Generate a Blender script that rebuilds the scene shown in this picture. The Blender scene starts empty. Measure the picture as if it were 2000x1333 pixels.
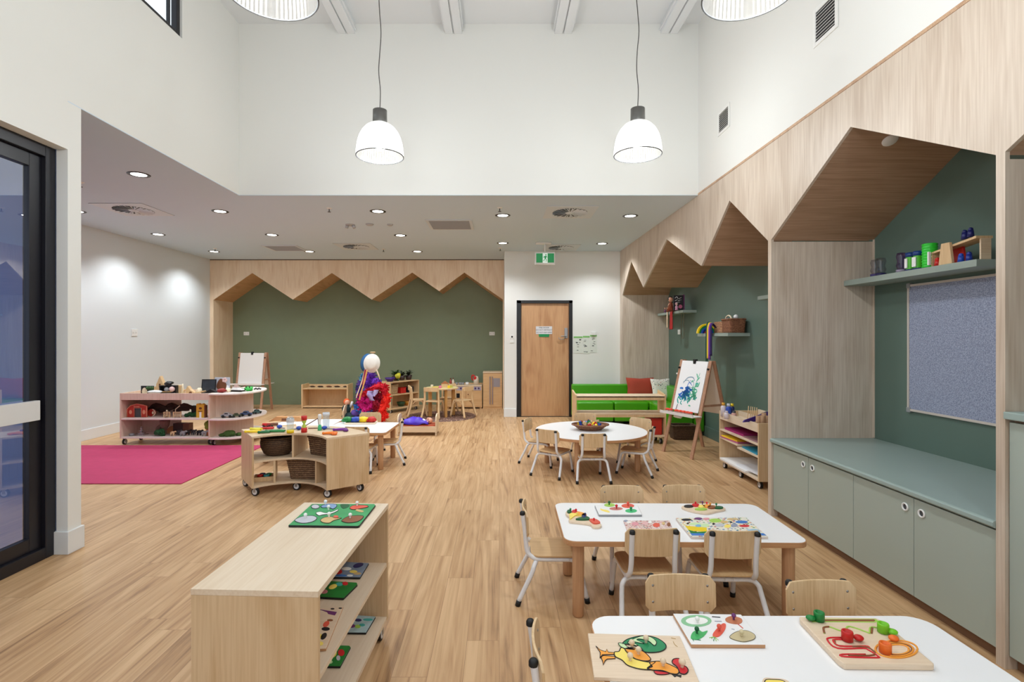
import bpy, bmesh, math, random
from mathutils import Vector, Matrix
random.seed(7)
C = bpy.context.scene.collection
PI = math.pi
H = 1.43          # lens height
F = 1020.0        # focal length in pixels of a 2000 px wide frame
VX, VY = 975.0, 660.0

def R(d): return d*PI/180
def PX(px, Y): return (px-VX)*Y/F
def PZ(py, Y): return H+(VY-py)*Y/F
def on(px, py, z=0.0):
    """where a sight line meets the horizontal plane at height z"""
    Y = (H-z)*F/(py-VY)
    return (px-VX)*Y/F, Y

# ------------------------------------------------------------------ materials
def lin(c):
    c = c/255.0
    return c/12.92 if c <= 0.04045 else ((c+0.055)/1.055)**2.4
def rgb(*c): return (lin(c[0]), lin(c[1]), lin(c[2]), 1)
MATS = {}
def mat(name, col, rough=0.5, metal=0.0, noise=0.0, nscale=20, spec=0.5, bump=0.0, emit=0, trans=0, alpha=1, coat=0):
    if name in MATS: return MATS[name]
    m = bpy.data.materials.new(name); m.use_nodes = True
    nt = m.node_tree; b = nt.nodes['Principled BSDF']
    b.inputs['Roughness'].default_value = rough
    b.inputs['Metallic'].default_value = metal
    b.inputs['Specular IOR Level'].default_value = spec
    b.inputs['Transmission Weight'].default_value = trans
    b.inputs['Alpha'].default_value = alpha
    b.inputs['Coat Weight'].default_value = coat
    c = rgb(*col)
    b.inputs['Base Color'].default_value = c
    tc = nt.nodes.new('ShaderNodeTexCoord')
    n = nt.nodes.new('ShaderNodeTexNoise'); n.inputs['Scale'].default_value = nscale; n.inputs['Detail'].default_value = 5
    nt.links.new(tc.outputs['Object'], n.inputs['Vector'])
    if noise > 0:
        mx = nt.nodes.new('ShaderNodeMix'); mx.data_type = 'RGBA'
        mx.inputs['A'].default_value = [v*(1-noise) for v in c[:3]]+[1]
        mx.inputs['B'].default_value = [min(1, v*(1+noise)) for v in c[:3]]+[1]
        nt.links.new(n.outputs['Fac'], mx.inputs['Factor']); nt.links.new(mx.outputs['Result'], b.inputs['Base Color'])
    if bump > 0:
        bp = nt.nodes.new('ShaderNodeBump'); bp.inputs['Strength'].default_value = bump; bp.inputs['Distance'].default_value = 0.01
        nt.links.new(n.outputs['Fac'], bp.inputs['Height']); nt.links.new(bp.outputs['Normal'], b.inputs['Normal'])
    if emit:
        b.inputs['Emission Color'].default_value = c; b.inputs['Emission Strength'].default_value = emit
    MATS[name] = m
    return m

def wood(name, light, dark, axis='z', rough=0.45, fine=1.0, figure=0.5, coat=0.0):
    """timber veneer: fine grain plus a broad flowing figure, running along one axis"""
    if name in MATS: return MATS[name]
    m = bpy.data.materials.new(name); m.use_nodes = True
    nt = m.node_tree; b = nt.nodes['Principled BSDF']; N = nt.nodes.new; L = nt.links.new
    tc = N('ShaderNodeTexCoord')
    def mp(across, along):
        q = N('ShaderNodeMapping')
        s = [across, across, across]; s['xyz'.index(axis)] = along
        q.inputs['Scale'].default_value = s
        L(tc.outputs['Object'], q.inputs['Vector']); return q
    a = mp(90*fine, 3.0*fine); n1 = N('ShaderNodeTexNoise'); n1.inputs['Scale'].default_value = 1; n1.inputs['Detail'].default_value = 4
    L(a.outputs[0], n1.inputs['Vector'])
    c = mp(5*fine, 0.9*fine); n2 = N('ShaderNodeTexNoise'); n2.inputs['Scale'].default_value = 1; n2.inputs['Detail'].default_value = 3; n2.inputs['Distortion'].default_value = 0.6
    L(c.outputs[0], n2.inputs['Vector'])
    mul = N('ShaderNodeMath'); mul.operation = 'MULTIPLY'; mul.inputs[1].default_value = 15
    L(n2.outputs['Fac'], mul.inputs[0])
    sn = N('ShaderNodeMath'); sn.operation = 'SINE'; L(mul.outputs[0], sn.inputs[0])
    ma = N('ShaderNodeMath'); ma.operation = 'MULTIPLY_ADD'; ma.inputs[1].default_value = 0.22*figure; 
    L(sn.outputs[0], ma.inputs[0]); L(n1.outputs['Fac'], ma.inputs[2])
    rp = N('ShaderNodeValToRGB'); rp.color_ramp.elements[0].position = 0.2; rp.color_ramp.elements[1].position = 0.75
    rp.color_ramp.elements[0].color = rgb(*dark); rp.color_ramp.elements[1].color = rgb(*light)
    L(ma.outputs[0], rp.inputs['Fac']); L(rp.outputs['Color'], b.inputs['Base Color'])
    b.inputs['Roughness'].default_value = rough; b.inputs['Coat Weight'].default_value = coat
    MATS[name] = m
    return m

def floor_mat():
    m = bpy.data.materials.new('oak_plank_floor'); m.use_nodes = True
    nt = m.node_tree; b = nt.nodes['Principled BSDF']; N = nt.nodes.new; L = nt.links.new
    tc = N('ShaderNodeTexCoord'); sp = N('ShaderNodeSeparateXYZ'); L(tc.outputs['Object'], sp.inputs[0])
    dv = N('ShaderNodeMath'); dv.operation = 'DIVIDE'; dv.inputs[1].default_value = 0.152; L(sp.outputs['X'], dv.inputs[0])
    fl = N('ShaderNodeMath'); fl.operation = 'FLOOR'; L(dv.outputs[0], fl.inputs[0])
    wn = N('ShaderNodeTexWhiteNoise'); wn.noise_dimensions = '1D'; L(fl.outputs[0], wn.inputs['W'])
    of = N('ShaderNodeMath'); of.operation = 'MULTIPLY_ADD'; of.inputs[1].default_value = 7.3; L(wn.outputs['Value'], of.inputs[0]); L(sp.outputs['Y'], of.inputs[2])
    cb = N('ShaderNodeCombineXYZ'); L(of.outputs[0], cb.inputs['X']); L(sp.outputs['X'], cb.inputs['Y'])
    br = N('ShaderNodeTexBrick'); L(cb.outputs[0], br.inputs['Vector'])
    br.offset = 0.0
    for k, v in (('Scale', 1), ('Mortar Size', 0.0009), ('Mortar Smooth', 0.3), ('Bias', 0), ('Brick Width', 1.22), ('Row Height', 0.152)): br.inputs[k].default_value = v
    br.inputs['Color1'].default_value = (0, 0, 0, 1); br.inputs['Color2'].default_value = (1, 1, 1, 1); br.inputs['Mortar'].default_value = (0.0, 0.0, 0.0, 1)
    # per plank shift of the grain
    ad = N('ShaderNodeVectorMath'); ad.operation = 'MULTIPLY_ADD'
    L(br.outputs['Color'], ad.inputs[0]); ad.inputs[1].default_value = (7, 13, 5); L(tc.outputs['Object'], ad.inputs[2])
    def tex(sx, sy, det, dist):
        q = N('ShaderNodeMapping'); q.inputs['Scale'].default_value = (sx, sy, 1); L(ad.outputs[0], q.inputs['Vector'])
        n = N('ShaderNodeTexNoise'); n.inputs['Scale'].default_value = 1; n.inputs['Detail'].default_value = det; n.inputs['Distortion'].default_value = dist
        L(q.outputs[0], n.inputs['Vector']); return n
    g1 = tex(60, 1.6, 6, 0.4); g2 = tex(9, 0.8, 5, 1.9); g3 = tex(5, 1.6, 2, 0.8)
    r1 = N('ShaderNodeValToRGB'); e = r1.color_ramp.elements
    e[0].position = 0.30; e[0].color = rgb(118, 84, 56); e[1].position = 0.66; e[1].color = rgb(212, 175, 132)
    x = r1.color_ramp.elements.new(0.46); x.color = rgb(186, 146, 104)
    s1 = N('ShaderNodeMath'); s1.operation = 'MULTIPLY_ADD'; s1.inputs[1].default_value = 0.40; L(g1.outputs['Fac'], s1.inputs[0])
    s2 = N('ShaderNodeMath'); s2.operation = 'MULTIPLY'; s2.inputs[1].default_value = 0.60; L(g2.outputs['Fac'], s2.inputs[0]); L(s2.outputs[0], s1.inputs[2])
    s3 = N('ShaderNodeMath'); s3.operation = 'MULTIPLY_ADD'; s3.inputs[1].default_value = 0.07; L(br.outputs['Color'], s3.inputs[0]); L(s1.outputs[0], s3.inputs[2])
    L(s3.outputs[0], r1.inputs['Fac'])
    mx = N('ShaderNodeMix'); mx.data_type = 'RGBA'; mx.blend_type = 'MULTIPLY'; L(br.outputs['Fac'], mx.inputs['Factor'])
    L(r1.outputs['Color'], mx.inputs['A']); mx.inputs['B'].default_value = (0.5, 0.42, 0.36, 1)
    L(mx.outputs['Result'], b.inputs['Base Color'])
    b.inputs['Roughness'].default_value = 0.42; b.inputs['Specular IOR Level'].default_value = 0.35
    bp = N('ShaderNodeBump'); bp.inputs['Strength'].default_value = 0.08; bp.inputs['Distance'].default_value = 0.003
    L(g1.outputs['Fac'], bp.inputs['Height']); L(bp.outputs['Normal'], b.inputs['Normal'])
    MATS['floor'] = m; return m

def weave(name, a, bcol, scale=60):
    scale *= 0.6
    if name in MATS: return MATS[name]
    m = bpy.data.materials.new(name); m.use_nodes = True
    nt = m.node_tree; b = nt.nodes['Principled BSDF']; N = nt.nodes.new; L = nt.links.new
    tc = N('ShaderNodeTexCoord')
    w1 = N('ShaderNodeTexWave'); w1.bands_direction = 'Z'; w1.inputs['Scale'].default_value = scale*0.5; w1.inputs['Distortion'].default_value = 2.5; w1.inputs['Detail Scale'].default_value = 4
    v = N('ShaderNodeTexNoise'); v.inputs['Scale'].default_value = scale*1.6; v.inputs['Detail'].default_value = 3
    for t in (w1, v): L(tc.outputs['Object'], t.inputs['Vector'])
    ad = N('ShaderNodeMath'); ad.operation = 'MULTIPLY'; L(w1.outputs['Fac'], ad.inputs[0]); L(v.outputs['Fac'], ad.inputs[1])
    rp = N('ShaderNodeValToRGB'); rp.color_ramp.elements[0].position = 0.05; rp.color_ramp.elements[1].position = 0.6
    rp.color_ramp.elements[0].color = rgb(*bcol); rp.color_ramp.elements[1].color = rgb(*a)
    L(ad.outputs[0], rp.inputs['Fac']); L(rp.outputs['Color'], b.inputs['Base Color'])
    b.inputs['Roughness'].default_value = 0.8
    bp = N('ShaderNodeBump'); bp.inputs['Strength'].default_value = 0.7; bp.inputs['Distance'].default_value = 0.006
    L(ad.outputs[0], bp.inputs['Height']); L(bp.outputs['Normal'], b.inputs['Normal'])
    MATS[name] = m; return m

def spots(name, base, cols, scale, thr):
    """small spots scattered over a plain ground (printed cloth, speckled pictures)"""
    if name in MATS: return MATS[name]
    m = bpy.data.materials.new(name); m.use_nodes = True
    nt = m.node_tree; b = nt.nodes['Principled BSDF']; N = nt.nodes.new; L = nt.links.new
    tc = N('ShaderNodeTexCoord'); vo = N('ShaderNodeTexVoronoi'); vo.inputs['Scale'].default_value = scale
    L(tc.outputs['Object'], vo.inputs['Vector'])
    lt = N('ShaderNodeMath'); lt.operation = 'LESS_THAN'; lt.inputs[1].default_value = thr; L(vo.outputs['Distance'], lt.inputs[0])
    rp = N('ShaderNodeValToRGB'); rp.color_ramp.interpolation = 'CONSTANT'
    els = rp.color_ramp.elements
    for i, c in enumerate(cols):
        e = els[i] if i < 2 else els.new(i/len(cols))
        e.position = i/len(cols); e.color = rgb(*c)
    sp = N('ShaderNodeSeparateColor'); L(vo.outputs['Color'], sp.inputs[0]); L(sp.outputs[0], rp.inputs['Fac'])
    mx = N('ShaderNodeMix'); mx.data_type = 'RGBA'; mx.inputs['A'].default_value = rgb(*base); L(rp.outputs['Color'], mx.inputs['B']); L(lt.outputs[0], mx.inputs['Factor'])
    L(mx.outputs['Result'], b.inputs['Base Color']); b.inputs['Roughness'].default_value = 0.6
    MATS[name] = m; return m

def glassy(name, col, transp=0.8, rough=0.05, emit=0.0, gloss=0.15):
    if name in MATS: return MATS[name]
    m = bpy.data.materials.new(name); m.use_nodes = True
    nt = m.node_tree; N = nt.nodes.new; L = nt.links.new; nt.nodes.remove(nt.nodes['Principled BSDF'])
    out = nt.nodes['Material Output']
    t = N('ShaderNodeBsdfTransparent'); t.inputs['Color'].default_value = rgb(*col)
    g = N('ShaderNodeBsdfGlossy'); g.inputs['Roughness'].default_value = rough
    d = N('ShaderNodeBsdfTranslucent'); d.inputs['Color'].default_value = rgb(*col)
    m1 = N('ShaderNodeMixShader'); m1.inputs[0].default_value = transp; L(d.outputs[0], m1.inputs[1]); L(t.outputs[0], m1.inputs[2])
    m2 = N('ShaderNodeMixShader'); m2.inputs[0].default_value = gloss; L(m1.outputs[0], m2.inputs[1]); L(g.outputs[0], m2.inputs[2])
    last = m2
    if emit:
        e = N('ShaderNodeEmission'); e.inputs['Color'].default_value = rgb(*col); e.inputs['Strength'].default_value = emit
        a = N('ShaderNodeAddShader'); L(m2.outputs[0], a.inputs[0]); L(e.outputs[0], a.inputs[1]); last = a
    L(last.outputs[0], out.inputs['Surface'])
    MATS[name] = m; return m

# ------------------------------------------------------------------ mesh builder
def spl(pts, n=6, closed=False):
    pts = [Vector(p) for p in pts]; k = len(pts); out = []
    rng = range(k) if closed else range(k-1)
    for i in rng:
        if closed: p0, p1, p2, p3 = pts[i-1], pts[i], pts[(i+1) % k], pts[(i+2) % k]
        else: p0, p1, p2, p3 = pts[max(i-1, 0)], pts[i], pts[i+1], pts[min(i+2, k-1)]
        for j in range(n):
            t = j/n
            out.append(0.5*((2*p1)+(p2-p0)*t+(2*p0-5*p1+4*p2-p3)*t*t+(3*p1-p0-3*p2+p3)*t**3))
    if not closed: out.append(pts[-1])
    return out
def rrect(w, d, r, n=5, cx=0, cy=0):
    out = []
    for sx, sy, a in ((1, 1, 0), (-1, 1, 90), (-1, -1, 180), (1, -1, 270)):
        for i in range(n+1):
            t = R(a+90*i/n); out.append((cx+sx*(w/2-r)+r*math.cos(t), cy+sy*(d/2-r)+r*math.sin(t)))
    return out
def circ(r, n=24, cx=0, cy=0, ry=None):
    return [(cx+r*math.cos(2*PI*i/n), cy+(ry or r)*math.sin(2*PI*i/n)) for i in range(n)]

class MB:
    def __init__(s): s.v = []; s.f = []; s.mi = []; s.sm = []; s.m = 0; s.M = None
    def add(s, vs, fs, smooth=False):
        o = len(s.v)
        s.v += [tuple(s.M @ Vector(p)) if s.M else tuple(p) for p in vs]
        for f in fs: s.f.append([o+i for i in f]); s.mi.append(s.m); s.sm.append(smooth)
        return s
    def mt(s, i): s.m = i; return s
    def box(s, x0, x1, y0, y1, z0, z1):
        v = [(x, y, z) for x in (x0, x1) for y in (y0, y1) for z in (z0, z1)]
        return s.add(v, [(0, 1, 3, 2), (4, 6, 7, 5), (0, 4, 5, 1), (2, 3, 7, 6), (0, 2, 6, 4), (1, 5, 7, 3)])
    def cbox(s, cx, cy, cz, w, d, h): return s.box(cx-w/2, cx+w/2, cy-d/2, cy+d/2, cz-h/2, cz+h/2)
    def prism(s, p, a0, a1, axis='z', topm=None, smooth=False):
        n = len(p)
        ar = sum(p[i][0]*p[(i+1) % n][1]-p[(i+1) % n][0]*p[i][1] for i in range(n))
        if ar < 0: p = p[::-1]
        f3 = {'z': lambda q, a: (q[0], q[1], a), 'x': lambda q, a: (a, q[0], q[1]), 'y': lambda q, a: (q[0], a, q[1])}[axis]
        if axis == 'y': a0, a1 = a1, a0
        v = [f3(q, a0) for q in p]+[f3(q, a1) for q in p]
        s.add(v, [tuple(range(n))[::-1]])
        k = s.m
        if topm is not None: s.m = topm
        o = len(s.v)-2*n
        s.f.append([o+n+i for i in range(n)]); s.mi.append(s.m); s.sm.append(False)
        s.m = k
        for i in range(n):
            j = (i+1) % n; s.f.append([o+i, o+j, o+n+j, o+n+i]); s.mi.append(s.m); s.sm.append(smooth)
        return s
    def tube(s, pts, r, seg=8, closed=False, flat=1.0):
        pts = [Vector(p) for p in pts]; n = len(pts); rs = r if isinstance(r, (list, tuple)) else [r]*n
        vs = []; up = None
        for i, p in enumerate(pts):
            a = pts[(i-1) % n] if (closed or i > 0) else p; b = pts[(i+1) % n] if (closed or i < n-1) else p
            t = (b-a).normalized() if (b-a).length > 1e-9 else Vector((0, 0, 1))
            if up is None: up = Vector((0, 0, 1)) if abs(t.z) < 0.9 else Vector((0, 1, 0))
            u = up-t*up.dot(t)
            if u.length < 1e-5: u = Vector((1, 0, 0))-t*t.x
            u.normalize(); w = t.cross(u); up = u
            for k in range(seg):
                th = 2*PI*k/seg; vs.append(p+u*rs[i]*math.cos(th)*flat+w*rs[i]*math.sin(th))
        fs = []
        for i in range(n if closed else n-1):
            j = (i+1) % n
            for k in range(seg):
                l = (k+1) % seg; fs.append((i*seg+k, i*seg+l, j*seg+l, j*seg+k))
        s.add(vs, fs, True)
        if not closed: 
            o = len(s.v)-len(vs)
            s.f.append([o+k for k in range(seg)][::-1]); s.mi.append(s.m); s.sm.append(False)
            s.f.append([o+(n-1)*seg+k for k in range(seg)]); s.mi.append(s.m); s.sm.append(False)
        return s
    def cyl(s, p0, p1, r0, r1=None, seg=16): return s.tube([p0, p1], [r0, r0 if r1 is None else r1], seg)
    def lathe(s, prof, c=(0, 0, 0), seg=24, sx=1, sy=1):
        vs = []; n = len(prof)
        for r, z in prof:
            for k in range(seg):
                t = 2*PI*k/seg; vs.append((c[0]+r*math.cos(t)*sx, c[1]+r*math.sin(t)*sy, c[2]+z))
        fs = [(i*seg+k, i*seg+(k+1) % seg, (i+1)*seg+(k+1) % seg, (i+1)*seg+k) for i in range(n-1) for k in range(seg)]
        return s.add(vs, fs, True)
    def ball(s, c, r, sy=1, sz=1, seg=14, rings=8):
        pr = [(max(1e-4, math.sin(PI*i/rings))*r, -math.cos(PI*i/rings)*r*sz) for i in range(rings+1)]
        return s.lathe(pr, c, seg, 1, sy)
    def blob(s, c, r, seed=0, amp=0.25, sz=1, sy=1, seg=14, rings=9, freq=3):
        rd = random.Random(seed); ph = [rd.uniform(0, 6.28) for _ in range(6)]
        vs = []
        for i in range(rings+1):
            for k in range(seg):
                th = PI*i/rings; p = 2*PI*k/seg
                q = r*(1+amp*(math.sin(freq*p+ph[0]+2*th)*math.sin(th)+0.6*math.sin((freq+2)*p+ph[1])*math.sin(3*th+ph[2])))
                vs.append((c[0]+q*math.sin(th)*math.cos(p), c[1]+sy*q*math.sin(th)*math.sin(p), c[2]-sz*q*math.cos(th)))
        fs = [(i*seg+k, i*seg+(k+1) % seg, (i+1)*seg+(k+1) % seg, (i+1)*seg+k) for i in range(rings) for k in range(seg)]
        return s.add(vs, fs, True)
    def build(s, name, mats, parent=None, bev=0, loc=None, rz=0, segs=2, sub=0, solid=0):
        me = bpy.data.meshes.new(name); me.from_pydata(s.v, [], s.f)
        for m in (mats if isinstance(mats, (list, tuple)) else [mats]): me.materials.append(m)
        for p, mi, sm in zip(me.polygons, s.mi, s.sm): p.material_index = mi; p.use_smooth = sm
        bm = bmesh.new(); bm.from_mesh(me)
        if not solid: bmesh.ops.recalc_face_normals(bm, faces=bm.faces)
        bm.to_mesh(me); bm.free()
        o = bpy.data.objects.new(name, me); C.objects.link(o)
        if parent: o.parent = parent
        if loc: o.location = loc
        o.rotation_euler.z = rz
        if solid:
            md = o.modifiers.new('solid', 'SOLIDIFY'); md.thickness = solid; md.offset = 0
        if bev:
            md = o.modifiers.new('bevel', 'BEVEL'); md.width = bev; md.segments = segs; md.limit_method = 'ANGLE'; md.angle_limit = R(40)
        if sub:
            md = o.modifiers.new('sub', 'SUBSURF'); md.levels = md.render_levels = sub
        return o

def tag(o, label, cat, group=None):
    o['label'] = label; o['category'] = cat
    if group: o['group'] = group
    return o
def thing(name, label, cat, loc=(0, 0, 0), rz=0, group=None):
    o = bpy.data.objects.new(name, None); C.objects.link(o); o.empty_display_size = 0.1
    o.location = loc; o.rotation_euler = (0, 0, rz)
    return tag(o, label, cat, group)
def struct(o):
    o['kind'] = 'structure'; return o
def dup(root, label=None, loc=None, rz=None, group=None):
    def cp(o, par):
        c = o.copy(); C.objects.link(c)
        if par: c.parent = par
        for ch in list(o.children): cp(ch, c)
        return c
    r = cp(root, None)
    if label: r['label'] = label
    if loc is not None: r.location = loc
    if rz is not None: r.rotation_euler = (0, 0, rz)
    if group: r['group'] = group
    return r
def one(name, mb, mats, label, cat, loc=(0, 0, 0), rz=0, group=None, **kw):
    return tag(mb.build(name, mats, None, loc=loc, rz=rz, **kw), label, cat, group)
def text(body, size, loc, rot, m, parent, name='lettering', ext=0.0005):
    cu = bpy.data.curves.new(name, 'FONT'); cu.body = body; cu.size = size; cu.align_x = 'CENTER'; cu.align_y = 'CENTER'; cu.extrude = ext
    cu.materials.append(m)
    tmp = bpy.data.objects.new(name, cu); C.objects.link(tmp); bpy.context.view_layer.update()
    me = bpy.data.meshes.new_from_object(tmp.evaluated_get(bpy.context.evaluated_depsgraph_get()))
    bpy.data.objects.remove(tmp)
    o = bpy.data.objects.new(name, me); C.objects.link(o); o.parent = parent; o.location = loc; o.rotation_euler = rot
    return o

def arc(r, a0, a1, n=18): return [(r*math.cos(R(a0+(a1-a0)*i/n)), r*math.sin(R(a0+(a1-a0)*i/n))) for i in range(n+1)]

# palette ------------------------------------------------------------
WALL = mat('white_wall_paint', (232, 232, 228), 0.85, spec=0.2)
WALLG = mat('pale_grey_wall_paint', (220, 225, 227), 0.85, spec=0.2)
CEILH = mat('high_ceiling_paint', (226, 229, 231), 0.9, spec=0.1)
CEIL = mat('ceiling_bounce_tint', (206, 222, 234), 0.9, spec=0.1)  # blue put into the low ceiling colour against warm floor bounce
SKIRT = mat('white_gloss_trim', (228, 230, 230), 0.45)
BLACKM = mat('black_powder_coat', (20, 19, 22), 0.4)
BLACK = mat('black_rubber', (14, 14, 15), 0.55)
GREEN = mat('olive_green_panel', (124, 136, 108), 0.55, noise=0.05, nscale=6)
SAGE = mat('sage_laminate', (166, 177, 167), 0.45, noise=0.02, nscale=3)
SAGETOP = mat('sage_bench_top', (152, 170, 165), 0.38, noise=0.03, nscale=3)
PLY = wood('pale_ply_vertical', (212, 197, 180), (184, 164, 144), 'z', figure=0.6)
PLYH = wood('ply_soffit_shade_tone', (184, 150, 122), (150, 116, 88), 'x', figure=0.4)  # darker copy of the facade ply: soffit shade put into the colour
PLYB = wood('back_ply_lit_tone', (246, 224, 196), (224, 192, 156), 'z', figure=0.5)  # paler, warmer copy of the ply: niche lighting put into the colour
PLYBD = wood('back_ply_soffit_shade_tone', (214, 172, 128), (180, 136, 92), 'y', figure=0.6)  # darker, warm copy of the niche ply: soffit shade in the colour
PLYEDGE = wood('ply_edge', (205, 172, 140), (160, 120, 90), 'x', fine=2)
DOORW = wood('door_veneer', (204, 158, 114), (176, 126, 84), 'z', figure=0.9)
BIRCH = wood('birch_board_x', (230, 208, 178), (210, 180, 144), 'x', figure=0.5, fine=1.3)
BIRCHZ = wood('birch_board_z', (220, 192, 154), (200, 166, 124), 'z', figure=0.7, fine=1.3)
BIRCHY = wood('birch_board_y', (232, 214, 190), (220, 198, 170), 'y', figure=0.5, fine=1.3)
PINKB = wood('pinkish_birch', (224, 200, 182), (206, 176, 156), 'z', figure=0.3, fine=1.3)
CHAIRW = wood('chair_ply', (226, 196, 154), (204, 168, 122), 'z', figure=0.9, fine=1.6)
SEATW = wood('chair_seat_ply', (216, 180, 132), (194, 154, 106), 'y', figure=0.8, fine=1.6)
BEECH = wood('beech_leg', (206, 162, 122), (180, 132, 94), 'z', figure=0.4, fine=1.5)
BEECHX = wood('beech_edge', (206, 158, 114), (182, 130, 88), 'x', figure=0.3, fine=1.5)
PINE = wood('pine_toy', (226, 194, 150), (204, 166, 120), 'z', figure=0.4, fine=2)
EASELW = wood('easel_beech', (190, 146, 118), (158, 112, 84), 'z', figure=0.4, fine=2)
LAM = mat('white_laminate', (247, 247, 248), 0.3)
WTUBE = mat('white_tube', (232, 232, 234), 0.3)
CHROME = mat('brushed_steel', (170, 170, 172), 0.35, 0.9)
GREYP = mat('grey_plastic', (150, 152, 155), 0.4)
WHITEP = mat('white_plastic', (235, 235, 232), 0.4)
BASK = weave('brown_wicker', (158, 126, 94), (78, 54, 38), 55)
BASKD = weave('dark_wicker', (112, 84, 58), (52, 34, 22), 60)
BASKR = weave('reddish_wicker', (176, 122, 88), (92, 52, 34), 60)
def pl(n, *c, r=0.4): return mat(n, c, r)
RED = pl('red_plastic', 200, 30, 26); BLUE = pl('blue_plastic', 34, 74, 176); YEL = pl('yellow_plastic', 246, 212, 30)
GRN = pl('green_plastic', 22, 128, 58); ORG = pl('orange_plastic', 242, 128, 24); PUR = pl('purple_plastic', 120, 32, 150)
LIME = pl('lime_plastic', 132, 196, 40); PINK = pl('pink_plastic', 224, 120, 160); TEAL = pl('teal_plastic', 40, 140, 150)
NAVY = pl('navy_plastic', 22, 30, 96); BROWN = pl('brown_paint', 112, 66, 40, r=0.7); DKBR = pl('dark_brown_bark', 58, 38, 30, r=0.9)
CREAM = pl('cream_paint', 240, 226, 196, r=0.6); GREYD = pl('dark_grey_paint', 70, 72, 76, r=0.6); SKIN = pl('doll_skin', 226, 168, 138, r=0.5)
LEAF = mat('leaf_green', (52, 88, 40), 0.6, noise=0.4, nscale=30); MOSS = mat('moss_green', (64, 96, 40), 0.9, noise=0.5, nscale=60, bump=0.6)
PAPER = pl('white_paper', 244, 244, 244, r=0.8)
INK = pl('black_ink', 30, 28, 30, r=0.7)
# ================================================================== THE ROOM
XR = 2.18; XB = 3.0; XL = -2.85; XLF = -5.76; ZC = 2.99; YB = 5.72; YD = 9.42; YN = 10.4; YNB = 11.16; ZH = 4.87
def S(name, mb, m, parent=None, **k): 
    o = mb.build(name, m, parent, **k)
    if parent is None: struct(o)
    return o
S('floor', MB().box(-5.9, 3.1, -2.5, 11.25, -0.1, 0), floor_mat())
S('wall_left_far', MB().box(-5.9, XLF, 3.56, 11.25, 0, 3.1), WALLG)
S('wall_left_column', MB().box(-2.925, XL, 3.45, 3.56, 0, ZC), WALL)
S('wall_outside', MB().box(-5.9, -2.925, 3.46, 3.56, 0, ZC), mat('outside_wall_blue_grey', (150, 168, 205), 0.7))
# upper left wall with a high window, door opening below
m = MB()
m.box(XL-0.1, XL, -2.5, 3.45, 2.675, 4.12); m.box(XL-0.1, XL, 3.45, YB, ZC+0.006, 4.12)
m.box(XL-0.1, XL, -2.5, 1.6, 4.12, 4.95); m.box(XL-0.1, XL, 4.695, YB+0.1, 4.12, 4.95); m.box(XL-0.1, XL, 1.6, 4.695, 4.80, 4.95)
m.box(XL-0.1, XL, -2.5, -0.2, 0, 2.675)
S('wall_left', m, WALL)
# ceilings
m = MB(); m.prism([(-5.9, 3.45), (XL, 3.45), (XL, YB), (3.1, YB), (3.1, 11.25), (-5.9, 11.25)], ZC, ZC+0.006)
S('ceiling_low', m, CEIL)
S('wall_back_upper', MB().box(XL-0.1, XR+0.1, YB, YB+0.1, ZC+0.006, 4.95), WALL)
S('ceiling_upper', MB().box(-5.9, 3.1, YB+0.1, 11.25, ZC+0.006, 3.12).box(-5.9, XL-0.1, 3.45, YB+0.1, ZC+0.006, 3.12), CEIL)
S('ceiling_high', MB().box(XL-0.1, XR+0.1, -2.5, YB+0.1, ZH, 4.97), CEILH)
for x in (-1.67, -0.5, 0.70, 1.86):
    m = MB(); m.box(x-0.093, x-0.008, -2.4, YB, 4.76, ZH); m.box(x+0.008, x+0.093, -2.4, YB, 4.76, ZH); m.box(x-0.008, x+0.008, -2.4, YB, 4.785, ZH)
    m.box(x-0.11, x-0.093, -2.4, YB, 4.79, 4.81); m.box(x+0.093, x+0.11, -2.4, YB, 4.79, 4.81)
    S('trim_beam', m, CEILH, bev=0.003)
S('wall_right_upper', MB().box(XR, XR+0.1, -2.5, YB, 3.012, 4.95), WALL)
S('trim_right', MB().box(XR-0.004, XR+0.02, -2.5, YD, 2.992, 3.012), PLYEDGE)
# back wall with the door (three boxes around the opening)
dx0, dx1, dzt = 0.315, 1.322, 2.104
m = MB(); m.box(0.095, dx0, YD, YD+0.1, 0, ZC); m.box(dx1, 2.3, YD, YD+0.1, 0, ZC); m.box(dx0, dx1, YD, YD+0.1, dzt, ZC)
S('wall_back', m, WALL)
S('wall_back_return', MB().box(0.095, 0.195, YD+0.1, 11.25, 0, ZC), WALL)
# rear wall behind the viewer with a broad window
m = MB(); m.box(-2.95, -2.3, -2.5, -2.4, 0, 4.95); m.box(1.8, 3.1, -2.5, -2.4, 0, 4.95); m.box(-2.3, 1.8, -2.5, -2.4, 0, 0.5); m.box(-2.3, 1.8, -2.5, -2.4, 3.6, 4.95)
S('wall_rear', m, WALL)
m = MB()
for x in (-2.3, -0.95, 0.42, 1.76): m.box(x, x+0.05, -2.47, -2.43, 0.5, 3.6)
m.box(-2.3, 1.8, -2.47, -2.43, 0.5, 0.55); m.box(-2.3, 1.8, -2.47, -2.43, 3.55, 3.6)
S('window_2', m, BLACKM)
# baseboards
def base(name, mb): S(name, mb, SKIRT, bev=0.003)
base('baseboard_left', MB().box(XLF, XLF+0.014, 3.57, YN, 0, 0.15))
base('baseboard_back', MB().box(0.083, dx0-0.005, YD-0.014, YD, 0, 0.15))
base('baseboard_back_right', MB().box(dx1+0.005, 2.17, YD-0.014, YD, 0, 0.15))
m = MB(); m.prism([(-2.94, 3.436), (XL+0.014, 3.436), (XL+0.014, 3.574), (-2.94, 3.574)], 0, 0.15)
base('baseboard_column', m)

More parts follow.
